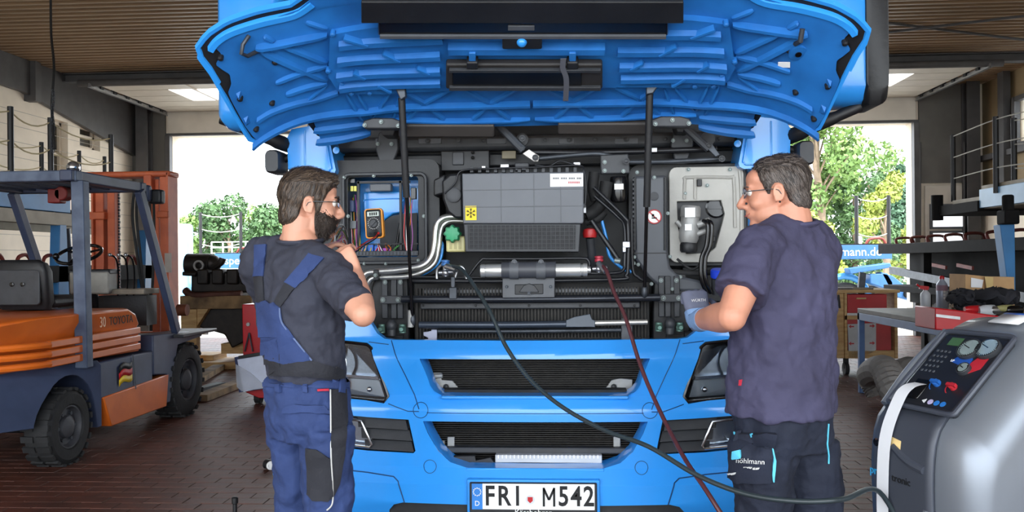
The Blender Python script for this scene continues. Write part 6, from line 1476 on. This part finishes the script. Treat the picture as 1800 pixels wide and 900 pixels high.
for y in (11.8, 12.6): MB().bar((5.47, y, 1.36), (5.47, y+.45, 1.40), .03, .05).build('strap_bar', PRUST, T2)
for k in range(8):
    y = 10.4+k*.62; b = MB(); b.tube(cr([(5.6, y, 1.73), (5.61, y+.05, 1.83), (5.9, y+.2, 1.84), (6.0, y+.3, 1.73)], 4), .022, 6); b.build('wheel_chock', PRUST, T2)
for y in (12.2, 13.2): b = MB(); b.lathe([(.12, -.12), (.36, -.12), (.42, -.08), (.42, .08), (.36, .12), (.2, .12), (.15, .05)], (5.7, y, .42), (1, 0, 0), 24); b.build('wheel', RUBBER, T2)
# transporters in the yard with lettered side boards
def yard_trailer(label, X0, X1, Y, z0, z1, posts, size, side):
    t = thing('car_transporter', label, 'trailer', ((X0+X1)/2, Y, -.06))
    bd = bld('side_board', mat('yard_blue', (34, 86, 138), .5, 0, .1), t, (X0, Y-.03, z0), (X1, Y+.03, z1))
    x = X1 if side > 0 else X0
    text('spedition-moehlmann.de', size, facing(((X1-.25 if side > 0 else X0+.3), Y-.034, (z0+z1)/2), (0, -1, 0), (1, 0, 0)), WHITE, bd, align='RIGHT' if side > 0 else 'LEFT')
    bld('deck', DECK, t, (X0, Y, z1-.1), (X1, Y+2.2, z1+.03)); bld('chassis_beam', DECK, t, (X0, Y+.3, .5), (X1, Y+1.8, .8))
    tops = []
    for p in posts:
        MB().cyl((p, Y+.1, z1-.05), (p, Y+.1, z1+1.25), .05, n=8).build('post', POSTM, t); tops.append((p, Y+.1))
    if len(tops) > 1: ropes(t, tops, (z1+1.2, z1+.75, z1+.3), mat('rope_grey', (200, 198, 190), .8), .012)
    for k in range(5): xx = lerp(X0, X1, (k+.5)/5); b = MB(); b.tube(cr([(xx, Y+.1, z1), (xx+.1, Y+.1, z1+.14), (xx+.4, Y+.1, z1+.16), (xx+.5, Y+.1, z1)], 4), .035, 6); b.build('wheel_chock', PRUST, t)
    return t
q0, q1 = P(1567, 430, 22), P(1567, 455, 22)
T3 = yard_trailer('blue lettered car transporter in the yard beyond the right gate', 2.2, q0.x, 22, q1.z, q0.z, (P(1508, 400, 22).x, P(1565, 400, 22).x), .30, 1)
# axle, wheel and blue ramp of that trailer
for px in (1487, 1400): b = MB(); c = P(px, 503, 21.8); b.lathe([(.15, -.15), (.42, -.15), (.48, -.1), (.48, .1), (.42, .15), (.3, .15), (.26, .1), (.1, .1)], (c.x, 21.85, .43), (0, -1, 0), 24); b.build('wheel', RUBBER, T3)
for px in (1487, 1400): c = P(px, 503, 21.6); MB().tube([V(c.x+.62*math.cos(a), 21.75, .45+.62*math.sin(a)) for a in [math.pi*k/10 for k in range(11)]], .08, 8).build('mudguard', TBLUE, T3)
YB = mat('yard_blue', (34, 86, 138), .5, 0, .1)
TBLUE_ = TBLUE; TBLUE = YB
for pts, m_ in (([(1492, 472), (1565, 462), (1568, 470), (1495, 482)], TBLUE), ([(1530, 482), (1560, 480), (1570, 496), (1570, 512), (1530, 498)], TBLUE), ([(1548, 478), (1570, 485), (1607, 515), (1606, 530), (1570, 520)], TBLUE)):
    b = MB(); b.prism([P(x, y, 21.3) for x, y in pts], (0, .4, 0)); b.build('ramp_arm', m_, T3, bevel=.02)
TBLUE = TBLUE_
b = MB(); p = P(1598, 517, 21.2); b.cyl(p, p+V(0, .3, 0), .1); b.build('ramp_pivot', DECK, T3)
q0, q1 = P(378, 446, 25), P(378, 472, 25)
T4 = yard_trailer('blue lettered car transporter in the yard beyond the left gate', q0.x, -4.2, 25, q1.z, q0.z, (P(350, 400, 25).x, P(421, 400, 25).x), .34, -1)
for px in (345, 470): c = P(px, 503, 25); b = MB(); b.lathe([(.15, -.15), (.45, -.15), (.5, -.1), (.5, .1), (.45, .15), (.3, .15)], (c.x, 25.4, .44), (0, -1, 0), 24); b.build('wheel', RUBBER, T4)
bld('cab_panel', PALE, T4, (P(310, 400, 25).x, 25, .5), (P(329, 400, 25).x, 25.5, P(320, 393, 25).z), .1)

# ================================================================== ENGINE ON TIMBERS (left, behind forklift)
EY = 12.0
EN = thing('truck_engine', 'greasy black truck engine on timbers between forklift and man', 'engine', (P(375, 560, EY).x, EY, 0))
GREASE = mat('greasy_iron', (48, 42, 38), .5, .4, .4, 8, rgb2=(30, 27, 26)); RUSTY = mat('rusty_manifold', (86, 52, 42), .6, .3, .3)
b = MB(); pxbox(b, 335, 440, 478, 515, EY, .7); b.build('engine_block', GREASE, EN, bevel=.03)
for x in (356, 382, 408, 432): b = MB(); pxbox(b, x-11, x+9, 473, 500, EY-.08, .3); b.build('cylinder_head', GREASE, EN, bevel=.025)
b = MB(); b.cyl(P(330, 465, EY+.2), P(372, 465, EY+.2), .16); b.ell(P(372, 464, EY+.2), .14); b.build('intake_housing', GREASE, EN)
b = MB(); b.tube(disc(P(349, 467, EY-.05), (0, 1, 0), .065, 20), .016, 6, True); b.build('intake_ring', ALU, EN)
b = MB(); b.tube(cr([P(375, 470, EY), P(388, 462, EY-.05), P(392, 454, EY-.05)], 4), .05, 8); b.build('coolant_elbow', GREASE, EN)
b = MB(); b.tube(cr([P(326, 510, EY-.05), P(340, 520, EY-.1), P(380, 519, EY-.1), P(425, 517, EY-.1)], 4), .055, 8); b.build('exhaust_manifold', RUSTY, EN)
b = MB(); b.cyl(P(322, 481, EY-.1), P(345, 482, EY-.1), .03); b.build('pipe_stub', GREASE, EN)
b = MB(); b.loft([[P(x, y, EY+d) for x, y in ((352, 548), (378, 540), (430, 540), (432, 600), (408, 612), (395, 588), (350, 575))] for d in (0, .5)]); b.build('gearbox', GREASE, EN, bevel=.02)
W1 = thing('timber_stand', 'oily timber stand carrying the truck engine', 'stand', (P(375, 560, EY).x, EY-.05, 0))
b = MB(); pxbox(b, 316, 442, 520, 543, EY-.15, .16); b.build('cross_timber', WOODOLD, W1, bevel=.008)
b = MB(); pxbox(b, 318, 346, 543, 650, EY-.12, .12); b.build('upright_board', WOOD, W1, bevel=.006); b = MB(); b.prism([P(x, y, EY-.1) for x, y in ((346, 543), (366, 543), (346, 574))], (0, .1, 0)); b.build('corner_brace', WOOD, W1)
b = MB(); b.bb((P(330, 600, EY).x, EY-.1, 0), (P(425, 600, EY).x, EY+.6, .10)); b.build('base_board', WOOD, W1, bevel=.005)
bx_ = thing('wooden_crate', 'pale wooden crate on the floor under the engine', 'crate', P(365, 625, 12.6))
for k in range(3): c = PZ(366, 628, .1+.16*k); MB().box((c.x, 12.4, .1+.17*k), (.5, .5, .15)).build('crate_board', WOOD, bx_, bevel=.006)
b = MB(); b.box(P(359, 580, 12.1), (.12, .01, .14)); b.build('label', PAPER, bx_)
# planks lying before the forks
for i, (a, c) in enumerate((((345, 668), (385, 645)), ((352, 700), (425, 672)))):
    p, q = PZ(*a, .04), PZ(*c, .04); tag(MB().bar(p, q, .16, .07).build('timber_plank', WOODOLD), ('short' if i == 0 else 'long')+' timber plank lying on the tiles in front of the forklift', 'plank')
# ---- red trolley with clipboard
RT = thing('tool_trolley', 'red workshop trolley partly hidden by the bearded man', 'trolley', P(455, 715, 8.9)); TY = 8.9
RT.location.z = 0; WL[RT.name].z = 0
b = MB(); b.prism([P(x, y, TY) for x, y in ((425, 535), (490, 535), (490, 700), (455, 700), (432, 690), (427, 625))], (0, .5, 0)); b.build('cabinet', REDP, RT, bevel=.01)
for x in (438, 452): b = MB(); b.tube([P(438, 585, TY-.03), P(x-8, 618, TY-.03)], .008, 6); b.build('stay', DSTEEL, RT)
b = MB(); b.lathe([(.02, 0), (.02, .02)], P(437, 570, TY), (0, -1, 0), 10); b.build('button', ALU, RT)
for x in (449, 480): b = MB(); c = P(x, 690, TY); b.cyl((c.x-.03, TY+.1, .075), (c.x+.03, TY+.1, .075), .075); b.bar((c.x, TY+.1, .075), (c.x, TY+.1, .2), .05, .03); b.build('castor', RUBBER, RT)
CBD = thing('clipboard', 'dark blue clipboard with plastic-covered white papers hung on red trolley', 'clipboard', P(440, 687, TY-.1))
b = MB(); b.prism([P(x, y, TY-.10) for x, y in ((412, 628), (470, 618), (476, 682), (420, 690))], (0, .02, 0)); b.build('board', mat('clip_blue', (40, 52, 92), .5), CBD)
b = MB(); b.prism([P(x, y, TY-.13) for x, y in ((417, 632), (466, 624), (474, 679), (428, 689))], (0, .01, 0)); b.build('paper', mat('paper_blue', (214, 220, 238), .6), CBD)
b = MB(); b.prism([P(x, y, TY-.15) for x, y in ((414, 640), (440, 655), (470, 682), (425, 688), (416, 680))], (0, .005, 0)); b.build('plastic_sleeve', mat('sleeve', (225, 228, 236), .15, 0, .05, alpha=.35), CBD)
b = MB(); b.bar(P(420, 628, TY-.15), P(462, 621, TY-.15), .03, .03); b.build('clamp', BLACKP, CBD)
# small lamp and tool on the floor
c = PZ(474, 825, .0); b = MB(); b.cyl(c+V(-.03, .02, .035), c+V(.03, -.02, .035), .035); wl_ = tag(b.build('inspection_lamp', BLACKP), 'small round lamp with white lens on floor behind bearded man', 'lamp')
b = MB(); b.lathe([(.033, 0), (.03, .008), (.01, .012)], c+V(.03, -.02, .035)+V(-.01, -.01, 0), V(.5, -.85, 0), 16); b.build('lens', WHITE, wl_)
b = MB(); c = V(P(413, 895, 4.7).x, 4.7, 0); b.lathe([(.05, 0), (.05, .02), (.012, .03), (.012, .15), (.018, .155), (.018, .185), (.01, .19)], c, (0, 0, 1), 14); tag(b.build('floor_stand', BLACKP), 'black peg of a small stand at the bottom edge of the picture', 'stand')
# hanging hoist cable with chain
HC = thing('hoist_cable', 'black cable and chain hanging from the roof above the forklift', 'cable', (P(92, 265, 9.3).x, 9.3, 2.5))
b = MB(); q = [PZ(89, -14, ZC-.012), P(90, 60, 10.0), P(95, 120, 9.6), P(91, 190, 9.4), P(96, 262, 9.3)]; b.tube(cr(q, 6), .016, 6); b.build('cable', RUBBER, HC)
b = MB()
for k in range(34): p = P(93+1.2*math.sin(k*.4), 160+k*3.2, 9.35); b.tube([p+V(.016*math.cos(t)*(1 if k % 2 else .35), .016*math.cos(t)*(0 if k % 2 else 1), .02*math.sin(t)) for t in [j*math.pi/4 for j in range(8)]], .004, 4, True)
b.build('chain', DSTEEL, HC, kind='stuff')

# ================================================================== RIGHT SIDE: CART, BENCH, CLUTTER
CY = 11.2
c0, c1 = P(1458, 660, CY).x, P(1578, 660, CY).x
CT = thing('wooden_cart', 'light wooden cart with red drawer behind the right man', 'cart', ((c0+c1)/2, CY+.3, 0)); zt, zb = 1.06, .22
xm_ = P(1484, 600, CY).x
b = MB(); b.bb((c0-.25, CY+.0, zb), (xm_, CY+.7, zt)); b.build('side_board', WOOD, CT, bevel=.008)
for a, c in ((xm_, xm_+.035), (c1-.04, c1)): MB().bb((a, CY-.02, zb), (c, CY+.68, zt)).build('upright', WOOD, CT, bevel=.004)
MB().bb((c0-.28, CY-.05, zt), (c1+.02, CY+.72, zt+.04)).build('top_board', WOOD, CT, bevel=.006); MB().bb((xm_, CY, zb), (c1, CY+.7, zb+.1)).build('bottom_board', WOOD, CT, bevel=.004); MB().bb((xm_, CY-.02, .72), (c1, CY+.02, .77)).build('rail', WOOD, CT)
MB().bb((xm_+.05, CY+.02, .80), (c1-.12, CY+.3, zt-.02)).build('red_drawer', REDP, CT, bevel=.006); MB().bb((xm_+.04, CY+.05, zb+.1), (c1-.06, CY+.3, .72)).build('red_tray', REDP, CT)
b = MB(); b.prism([P(x, y, CY) for x, y in ((1490, 570), (1540, 568), (1540, 615), (1520, 628), (1492, 628))], (0, .01, 0)); b.build('grey_sheet', mat('sheet_grey', (186, 188, 190), .5), CT)
for x, y, d in ((1492, 574, 1), (1538, 573, -1), (1492, 604, 1), (1538, 603, -1)):
    b = MB(); p = P(x, y, CY-.01); s_ = V(d*.03, 0, 0); b.prism([p, p+s_+V(0, 0, .025), p+s_+V(0, 0, .008), p+s_*2.2+V(0, 0, .008), p+s_*2.2-V(0, 0, .008), p+s_-V(0, 0, .008), p+s_-V(0, 0, .025)], (0, .004, 0)); b.build('arrow_print', REDP, CT)
MB().bb((xm_+.16, CY, .98), (xm_+.28, CY+.021, 1.0)).build('handle_slot', WOOD, CT)
for x in (xm_+.05, c1-.08, c0-.15): b = MB(); b.cyl((x-.025, CY+.1, .08), (x+.025, CY+.1, .08), .08); b.bar((x, CY+.1, .08), (x, CY+.1, .22), .06, .04); b.build('castor', RUBBER, CT)
# things on the cart
b = MB(); b.prism([P(x, y, CY+.2) for x, y in ((1512, 478), (1523, 480), (1519, 522), (1508, 520))], (0, .06, 0)); tag(b.build('spirit_level', DSTEEL, bevel=.004), 'dark metal block tool standing on the wooden cart', 'tool')
for i, (a, c, m_, l) in enumerate(((( 1465, 512), (1535, 516), STEEL, 'long chrome rod lying across the wooden cart top'), ((1470, 519), (1530, 524), BEIGE, 'flat beige bar lying at the front of the cart top'))):
    p, q = P(a[0], a[1], CY+.1), P(c[0], c[1], CY+.05); p.z = q.z = zt+.055; tag(MB().tube([p, q], .014, 8).build('rod', m_), l, 'rod')
b = MB(); p = P(1474, 525, CY-.08); b.tube([p+V(0, 0, .05), p+V(0, 0, -.02), p-V(0, 0, .12)], [.012, .02, .028], 8); tag(b.build('hanging_tool', BLACKP), 'black handle hanging over the front edge of the cart', 'tool')
# bench
BZ = .945
BX0 = 3.28
BN = thing('workbench', 'blue steel workbench with dark top behind the service station', 'workbench', (4.2, 8.4, 0))
b = MB(); b.bb((BX0, 7.0, BZ-.05), (5.3, 9.8, BZ)); b.build('bench_top', mat('bench_top', (74, 68, 62), .55, .1, .3, 5), BN, bevel=.006)
BB = mat('bench_blue', (54, 92, 142), .45, 0, .15)
for a, c in (((BX0, 7.0, BZ-.13), (BX0+.05, 9.8, BZ-.05)), ((BX0, 7.0, BZ-.13), (5.4, 7.05, BZ-.05)), ((BX0, 9.75, BZ-.13), (5.4, 9.8, BZ-.05))): MB().bb(a, c).build('frame_rail', BB, BN, bevel=.004)
for x in (BX0+.03, 5.36):
    for y in (7.03, 9.77): MB().bb((x-.03, y-.03, 0), (x+.03, y+.03, BZ-.05)).build('leg', BB, BN, bevel=.004)
b = MB(); b.bb((BX0+.5, 8.6, BZ), (BX0+1.1, 8.66, BZ+.1)); tag(b.build('splash_board', mat('board_tan', (150, 136, 116), .7, 0, .2)), 'low tan board standing on the workbench', 'board')
def on_bench(px, py): return PZ(px, py, BZ)
def bottle(label, px, py, h, r, m, cap, trig):
    c = on_bench(px, py); t = thing('bottle', label, 'bottle', c)
    b = MB(); b.lathe([(r*.94, 0), (r, .01), (r, h*.68), (r*.9, h*.76), (r*.45, h*.86), (r*.4, h*.92)], c, (0, 0, 1), 18); b.build('body', m, t)
    b = MB(); b.lathe([(r*.45, h*.9), (r*.45, h*.97), (r*.3, h)], c, (0, 0, 1), 12)
    if trig: b.bar(c+V(-.06, 0, h*1.02), c+V(.03, 0, h*.98), .03, .035); b.tube([c+V(-.05, 0, h*1.02), c+V(-.09, 0, h*1.14)], .01, 6)
    b.build('cap', cap, t); return t
PLB = mat('milky_plastic', (206, 210, 216), .35, 0, .06, alpha=.85)
b1 = bottle('tall clear spray bottle with red cap on the workbench', 1656, 543, .36, .058, mat('pale_blue_can', (170, 180, 198), .3, .2, .1), REDP, False)
c = on_bench(1656, 543)
for k in range(3): b = MB(); b.lathe([(.012, 0), (.012, .001)], c+V(0, -.059, .19-k*.035), (0, -1, 0), 12); b.build('hazard_mark', mat('picto_white', (235, 236, 240), .5), b1)
b = MB(); b.lathe([(.0585, .2), (.0585, .26)], c, (0, 0, 1), 18, False); b.build('label_band', mat('label_plum', (150, 120, 140), .5), b1)
bottle('small white bottle with red spray nozzle on the workbench', 1627, 548, .25, .05, PLB, REDP, True)
BXO = thing('cardboard_box', 'brown cardboard box with open flap on the workbench clutter', 'box', on_bench(1740, 530)); CARD = mat('cardboard', (190, 152, 108), .8, 0, .1)
p = P(1718, 502, 8.2)
b = MB(); b.prism([P(x, y, 8.6) for x, y in ((1697, 482), (1735, 486), (1735, 541), (1697, 539))], (0, .35, 0)); b.build('side', CARD, BXO, bevel=.003)
b = MB(); b.prism([P(x, y, 8.55) for x, y in ((1735, 486), (1783, 487), (1784, 543), (1735, 541))], (0, .35, 0)); b.build('side', CARD, BXO, bevel=.003)
b = MB(); b.prism([P(x, y, 8.59) for x, y in ((1707, 488), (1729, 492), (1726, 506), (1707, 505))], (0, .005, 0)); b.build('label', PAPER, BXO)
b = MB(); b.prism([P(x, y, 8.54) for x, y in ((1731, 486), (1746, 487), (1745, 519), (1736, 519))], (0, .005, 0)); b.build('tape', mat('masking_tape', (206, 178, 120), .7), BXO)
b = MB(); q = on_bench(1760, 545)
# boards and rags under the box
b.bar(P(1690, 540, 8.3), P(1795, 546, 8.3), .5, .02); tag(b.build('plywood_sheet', WOODOLD), 'oily plywood sheet lying under the rags on the workbench', 'board')
for i, (px, py, sx, sz, l) in enumerate(((1750, 521, .20, .06, 'crumpled black rag in front of the cardboard box'), (1688, 522, .10, .05, 'crumpled dark rag left of the cardboard box'), (1705, 538, .12, .025, 'folded dark cloth on the workbench edge'))):
    b = MB(); c = P(px, py, 8.1); b.ell(c, (sx, .18, sz), None, 26, 16)
    b.v = [(x+random.uniform(-.012, .012), y+random.uniform(-.02, .02), z+.03*math.sin(x*40+y*17)+random.uniform(-.012, .012)) for x, y, z in b.v]; tag(b.build('rag', mat('rag_black', (40, 40, 46), .9, 0, .2), smooth=60), l, 'rag')
rb = thing('red_toolbox', 'red metal toolbox on the near end of the workbench', 'toolbox', V(3.35, 7.2, BZ))
b = MB(); b.prism([P(x, y, 7.0) for x, y in ((1644, 541), (1690, 546), (1760, 556), (1760, 585), (1644, 580))], (0, .4, 0)); b.build('box', REDP, rb, bevel=.01)
b = MB(); b.prism([P(x, y, 6.99) for x, y in ((1646, 552), (1688, 557), (1688, 562), (1646, 557))], (0, .01, 0)); b.build('edge_strip', STEEL, rb)
for i, (px, py, m_, l, rr) in enumerate(((1767, 542, mat('tube_olive', (150, 146, 96), .5), 'olive tube lying on the bench clutter', .03), (1752, 545, STEEL, 'short chrome socket on the bench clutter', .035), (1735, 546, PLB, 'clear plastic wrap on the bench clutter', .05), (1710, 544, REDP, 'small red part on the bench clutter', .035), (1783, 545, BLACKG, 'black round part at the right end of bench clutter', .04))):
    c = P(px, py, 7.6); tag(MB().tube([c-V(.07, 0, 0), c-V(.02, 0, 0), c+V(.07, .05, 0)], [rr*.7, rr, rr], 10).build('bench_part', m_), l, 'part')
# flexible exhaust duct on the floor under the bench
b = MB(); q = cr([PZ(1545, 690, .12), PZ(1530, 660, .3), P(1555, 650, 8.0), P(1575, 690, 7.6), P(1580, 660, 8.2), P(1600, 650, 8.6)], 16)
b.tube(q, [.12+.014*(k % 2) for k in range(len(q))], 14); tag(b.build('flexible_duct', mat('duct_cloth', (120, 116, 112), .75, 0, .15), smooth=20), 'coiled grey flexible exhaust duct under the workbench', 'duct')

# ================================================================== OUTSIDE: TREES
LEAF1 = mat('leaf_light', (128, 154, 82), .6, 0, .2, 1.5, rgb2=(88, 122, 62)); LEAF2 = mat('leaf_mid', (82, 114, 66), .6, 0, .2, 1.5, rgb2=(58, 88, 50)); LEAF3 = mat('leaf_yellow', (160, 168, 76), .6, 0, .15, 1.5, rgb2=(124, 140, 62)); LEAFD = mat('leaf_dark', (78, 112, 84), .6, 0, .2, 1.5, rgb2=(58, 88, 66)); BARK = mat('bark', (128, 110, 92), .9, 0, .2)
def tree(label, x, y, h, w, m, n=2600, base=.25, leaf=.22, blobs=10, conif=False):
    t = thing('tree', label, 'tree', (x, y, -.06), 'trees beyond the yard'); h += .06; rnd = random.Random(int(x*31+y*7+h*13))
    b = MB(); b.tube([(x, y, -.06), (x+.1, y, h*.4), (x+.05*h*rnd.uniform(-1, 1), y, h*.8)], [h*.022+.05, h*.016+.03, .04], 8)
    C = []
    for k in range(blobs):
        zz = h*lerp(base+.08, .92, (k+.5)/blobs); rr = w*(.55 if not conif else lerp(.9, .12, (k+.5)/blobs))*rnd.uniform(.7, 1.1)
        o = w*rnd.uniform(.1, .75)*(0.2 if conif else math.sin(math.pi*min(1, max(.12, (zz/h-base)/(1-base))))**.5); a = rnd.uniform(0, 6.28); c = V(x+o*math.cos(a), y+o*math.sin(a)*.6, zz); C.append((c, rr*(.55 if not conif else .8)))
        b.tube([(x, y, h*.3), (x, y, zz*.7), c], [.06, .05, .02], 5)
    b.build('trunk', BARK, t)
    b = MB()
    for _ in range(int(n*1.7)):
        c, rr = C[rnd.randrange(len(C))]; d = V(rnd.gauss(0, 1), rnd.gauss(0, 1), rnd.gauss(0, .8)).normalized(); p = c+d*rr*rnd.uniform(.55, 1)**.5; s = leaf*rnd.uniform(.5, 1.2)
        u = V(rnd.gauss(0, 1), rnd.gauss(0, 1), rnd.gauss(0, 1)).normalized(); v = u.cross(d+V(.01, .2, .1)).normalized()
        b.add([p-u*s*.5, p+v*s*.32, p+u*s*.5, p-v*s*.32], [(0, 1, 2, 3)])
    b.build('foliage', m, t, recalc=False, smooth=180, kind='stuff')
def at(px, Y): return P(px, 460, Y).x
tree('tall loose pale green tree right of the truck', at(1440, 36), 36, 9.6, 3.6, LEAF1, 4200, .28, .26, 16)
tree('yellow-green bushy tree left of the far right gate post', at(1556, 33), 33, 5.0, 1.5, LEAF3, 2600, .0, .2, 10)
tree('dark green conifer peeking behind yellow tree', at(1574, 42), 42, 6.4, 2.4, LEAFD, 3600, .05, .24, 16, True)
tree('mid green bush below the tall pale tree', at(1500, 38), 38, 5.2, 2.6, LEAF2, 3000, .0, .24, 12); tree('bright yellow bush at the foot of the tall tree', at(1440, 30), 30, 3.2, 1.4, LEAF3, 1600, .0, .18, 8)
tree('round green tree behind the right yard trailer', at(1535, 48), 48, 8.0, 3.6, LEAF1, 2600, .0, .3, 12)
for i, (px, Y, h, w, m, l) in enumerate(((330, 60, 5.0, 2.4, LEAF1, 'small pale tree at the left gate post'), (362, 64, 6.0, 3.4, LEAF2, 'low green tree second from the left gate post'), (402, 62, 6.6, 3.8, LEAF2, 'round green tree in the middle of the left gate'), (440, 66, 6.0, 4.0, LEAF1, 'pale green tree beside the round green one'), (478, 60, 5.6, 3.4, LEAF2, 'green tree nearest the truck in the left gate'), (520, 62, 5.6, 3.4, LEAF1, 'pale tree half hidden behind the truck mirror'))):
    tree(l, at(px, Y), Y, h, w, m, 2200, .0, .36, 10)
# far vehicles in the yard (left), haze and overexposure painted as pale colour
FV = thing('parked_transporter', 'pale washed-out car transporter far in the yard on the left', 'trailer', (at(410, 45), 45, -.06)); PW = mat('pale_haze_blue', (188, 210, 232), .5)
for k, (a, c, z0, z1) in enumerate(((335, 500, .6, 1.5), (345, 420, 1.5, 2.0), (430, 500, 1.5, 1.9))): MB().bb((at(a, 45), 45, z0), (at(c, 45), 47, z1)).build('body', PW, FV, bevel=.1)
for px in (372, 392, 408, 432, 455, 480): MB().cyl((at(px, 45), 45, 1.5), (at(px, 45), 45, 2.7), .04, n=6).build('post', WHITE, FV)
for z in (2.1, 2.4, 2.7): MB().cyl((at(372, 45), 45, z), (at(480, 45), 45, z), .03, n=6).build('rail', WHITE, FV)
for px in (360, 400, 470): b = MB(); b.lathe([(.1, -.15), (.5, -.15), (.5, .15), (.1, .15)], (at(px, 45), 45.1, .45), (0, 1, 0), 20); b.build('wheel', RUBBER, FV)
b = MB(); b.bb((at(1350, 55), 55, -.06), (at(1640, 55), 60, .35)); tag(b.build('grass_bank', mat('dry_grass', (206, 196, 150), .9, 0, .15), bevel=.2), 'sunlit dry grass bank behind the right yard trailer', 'grass')
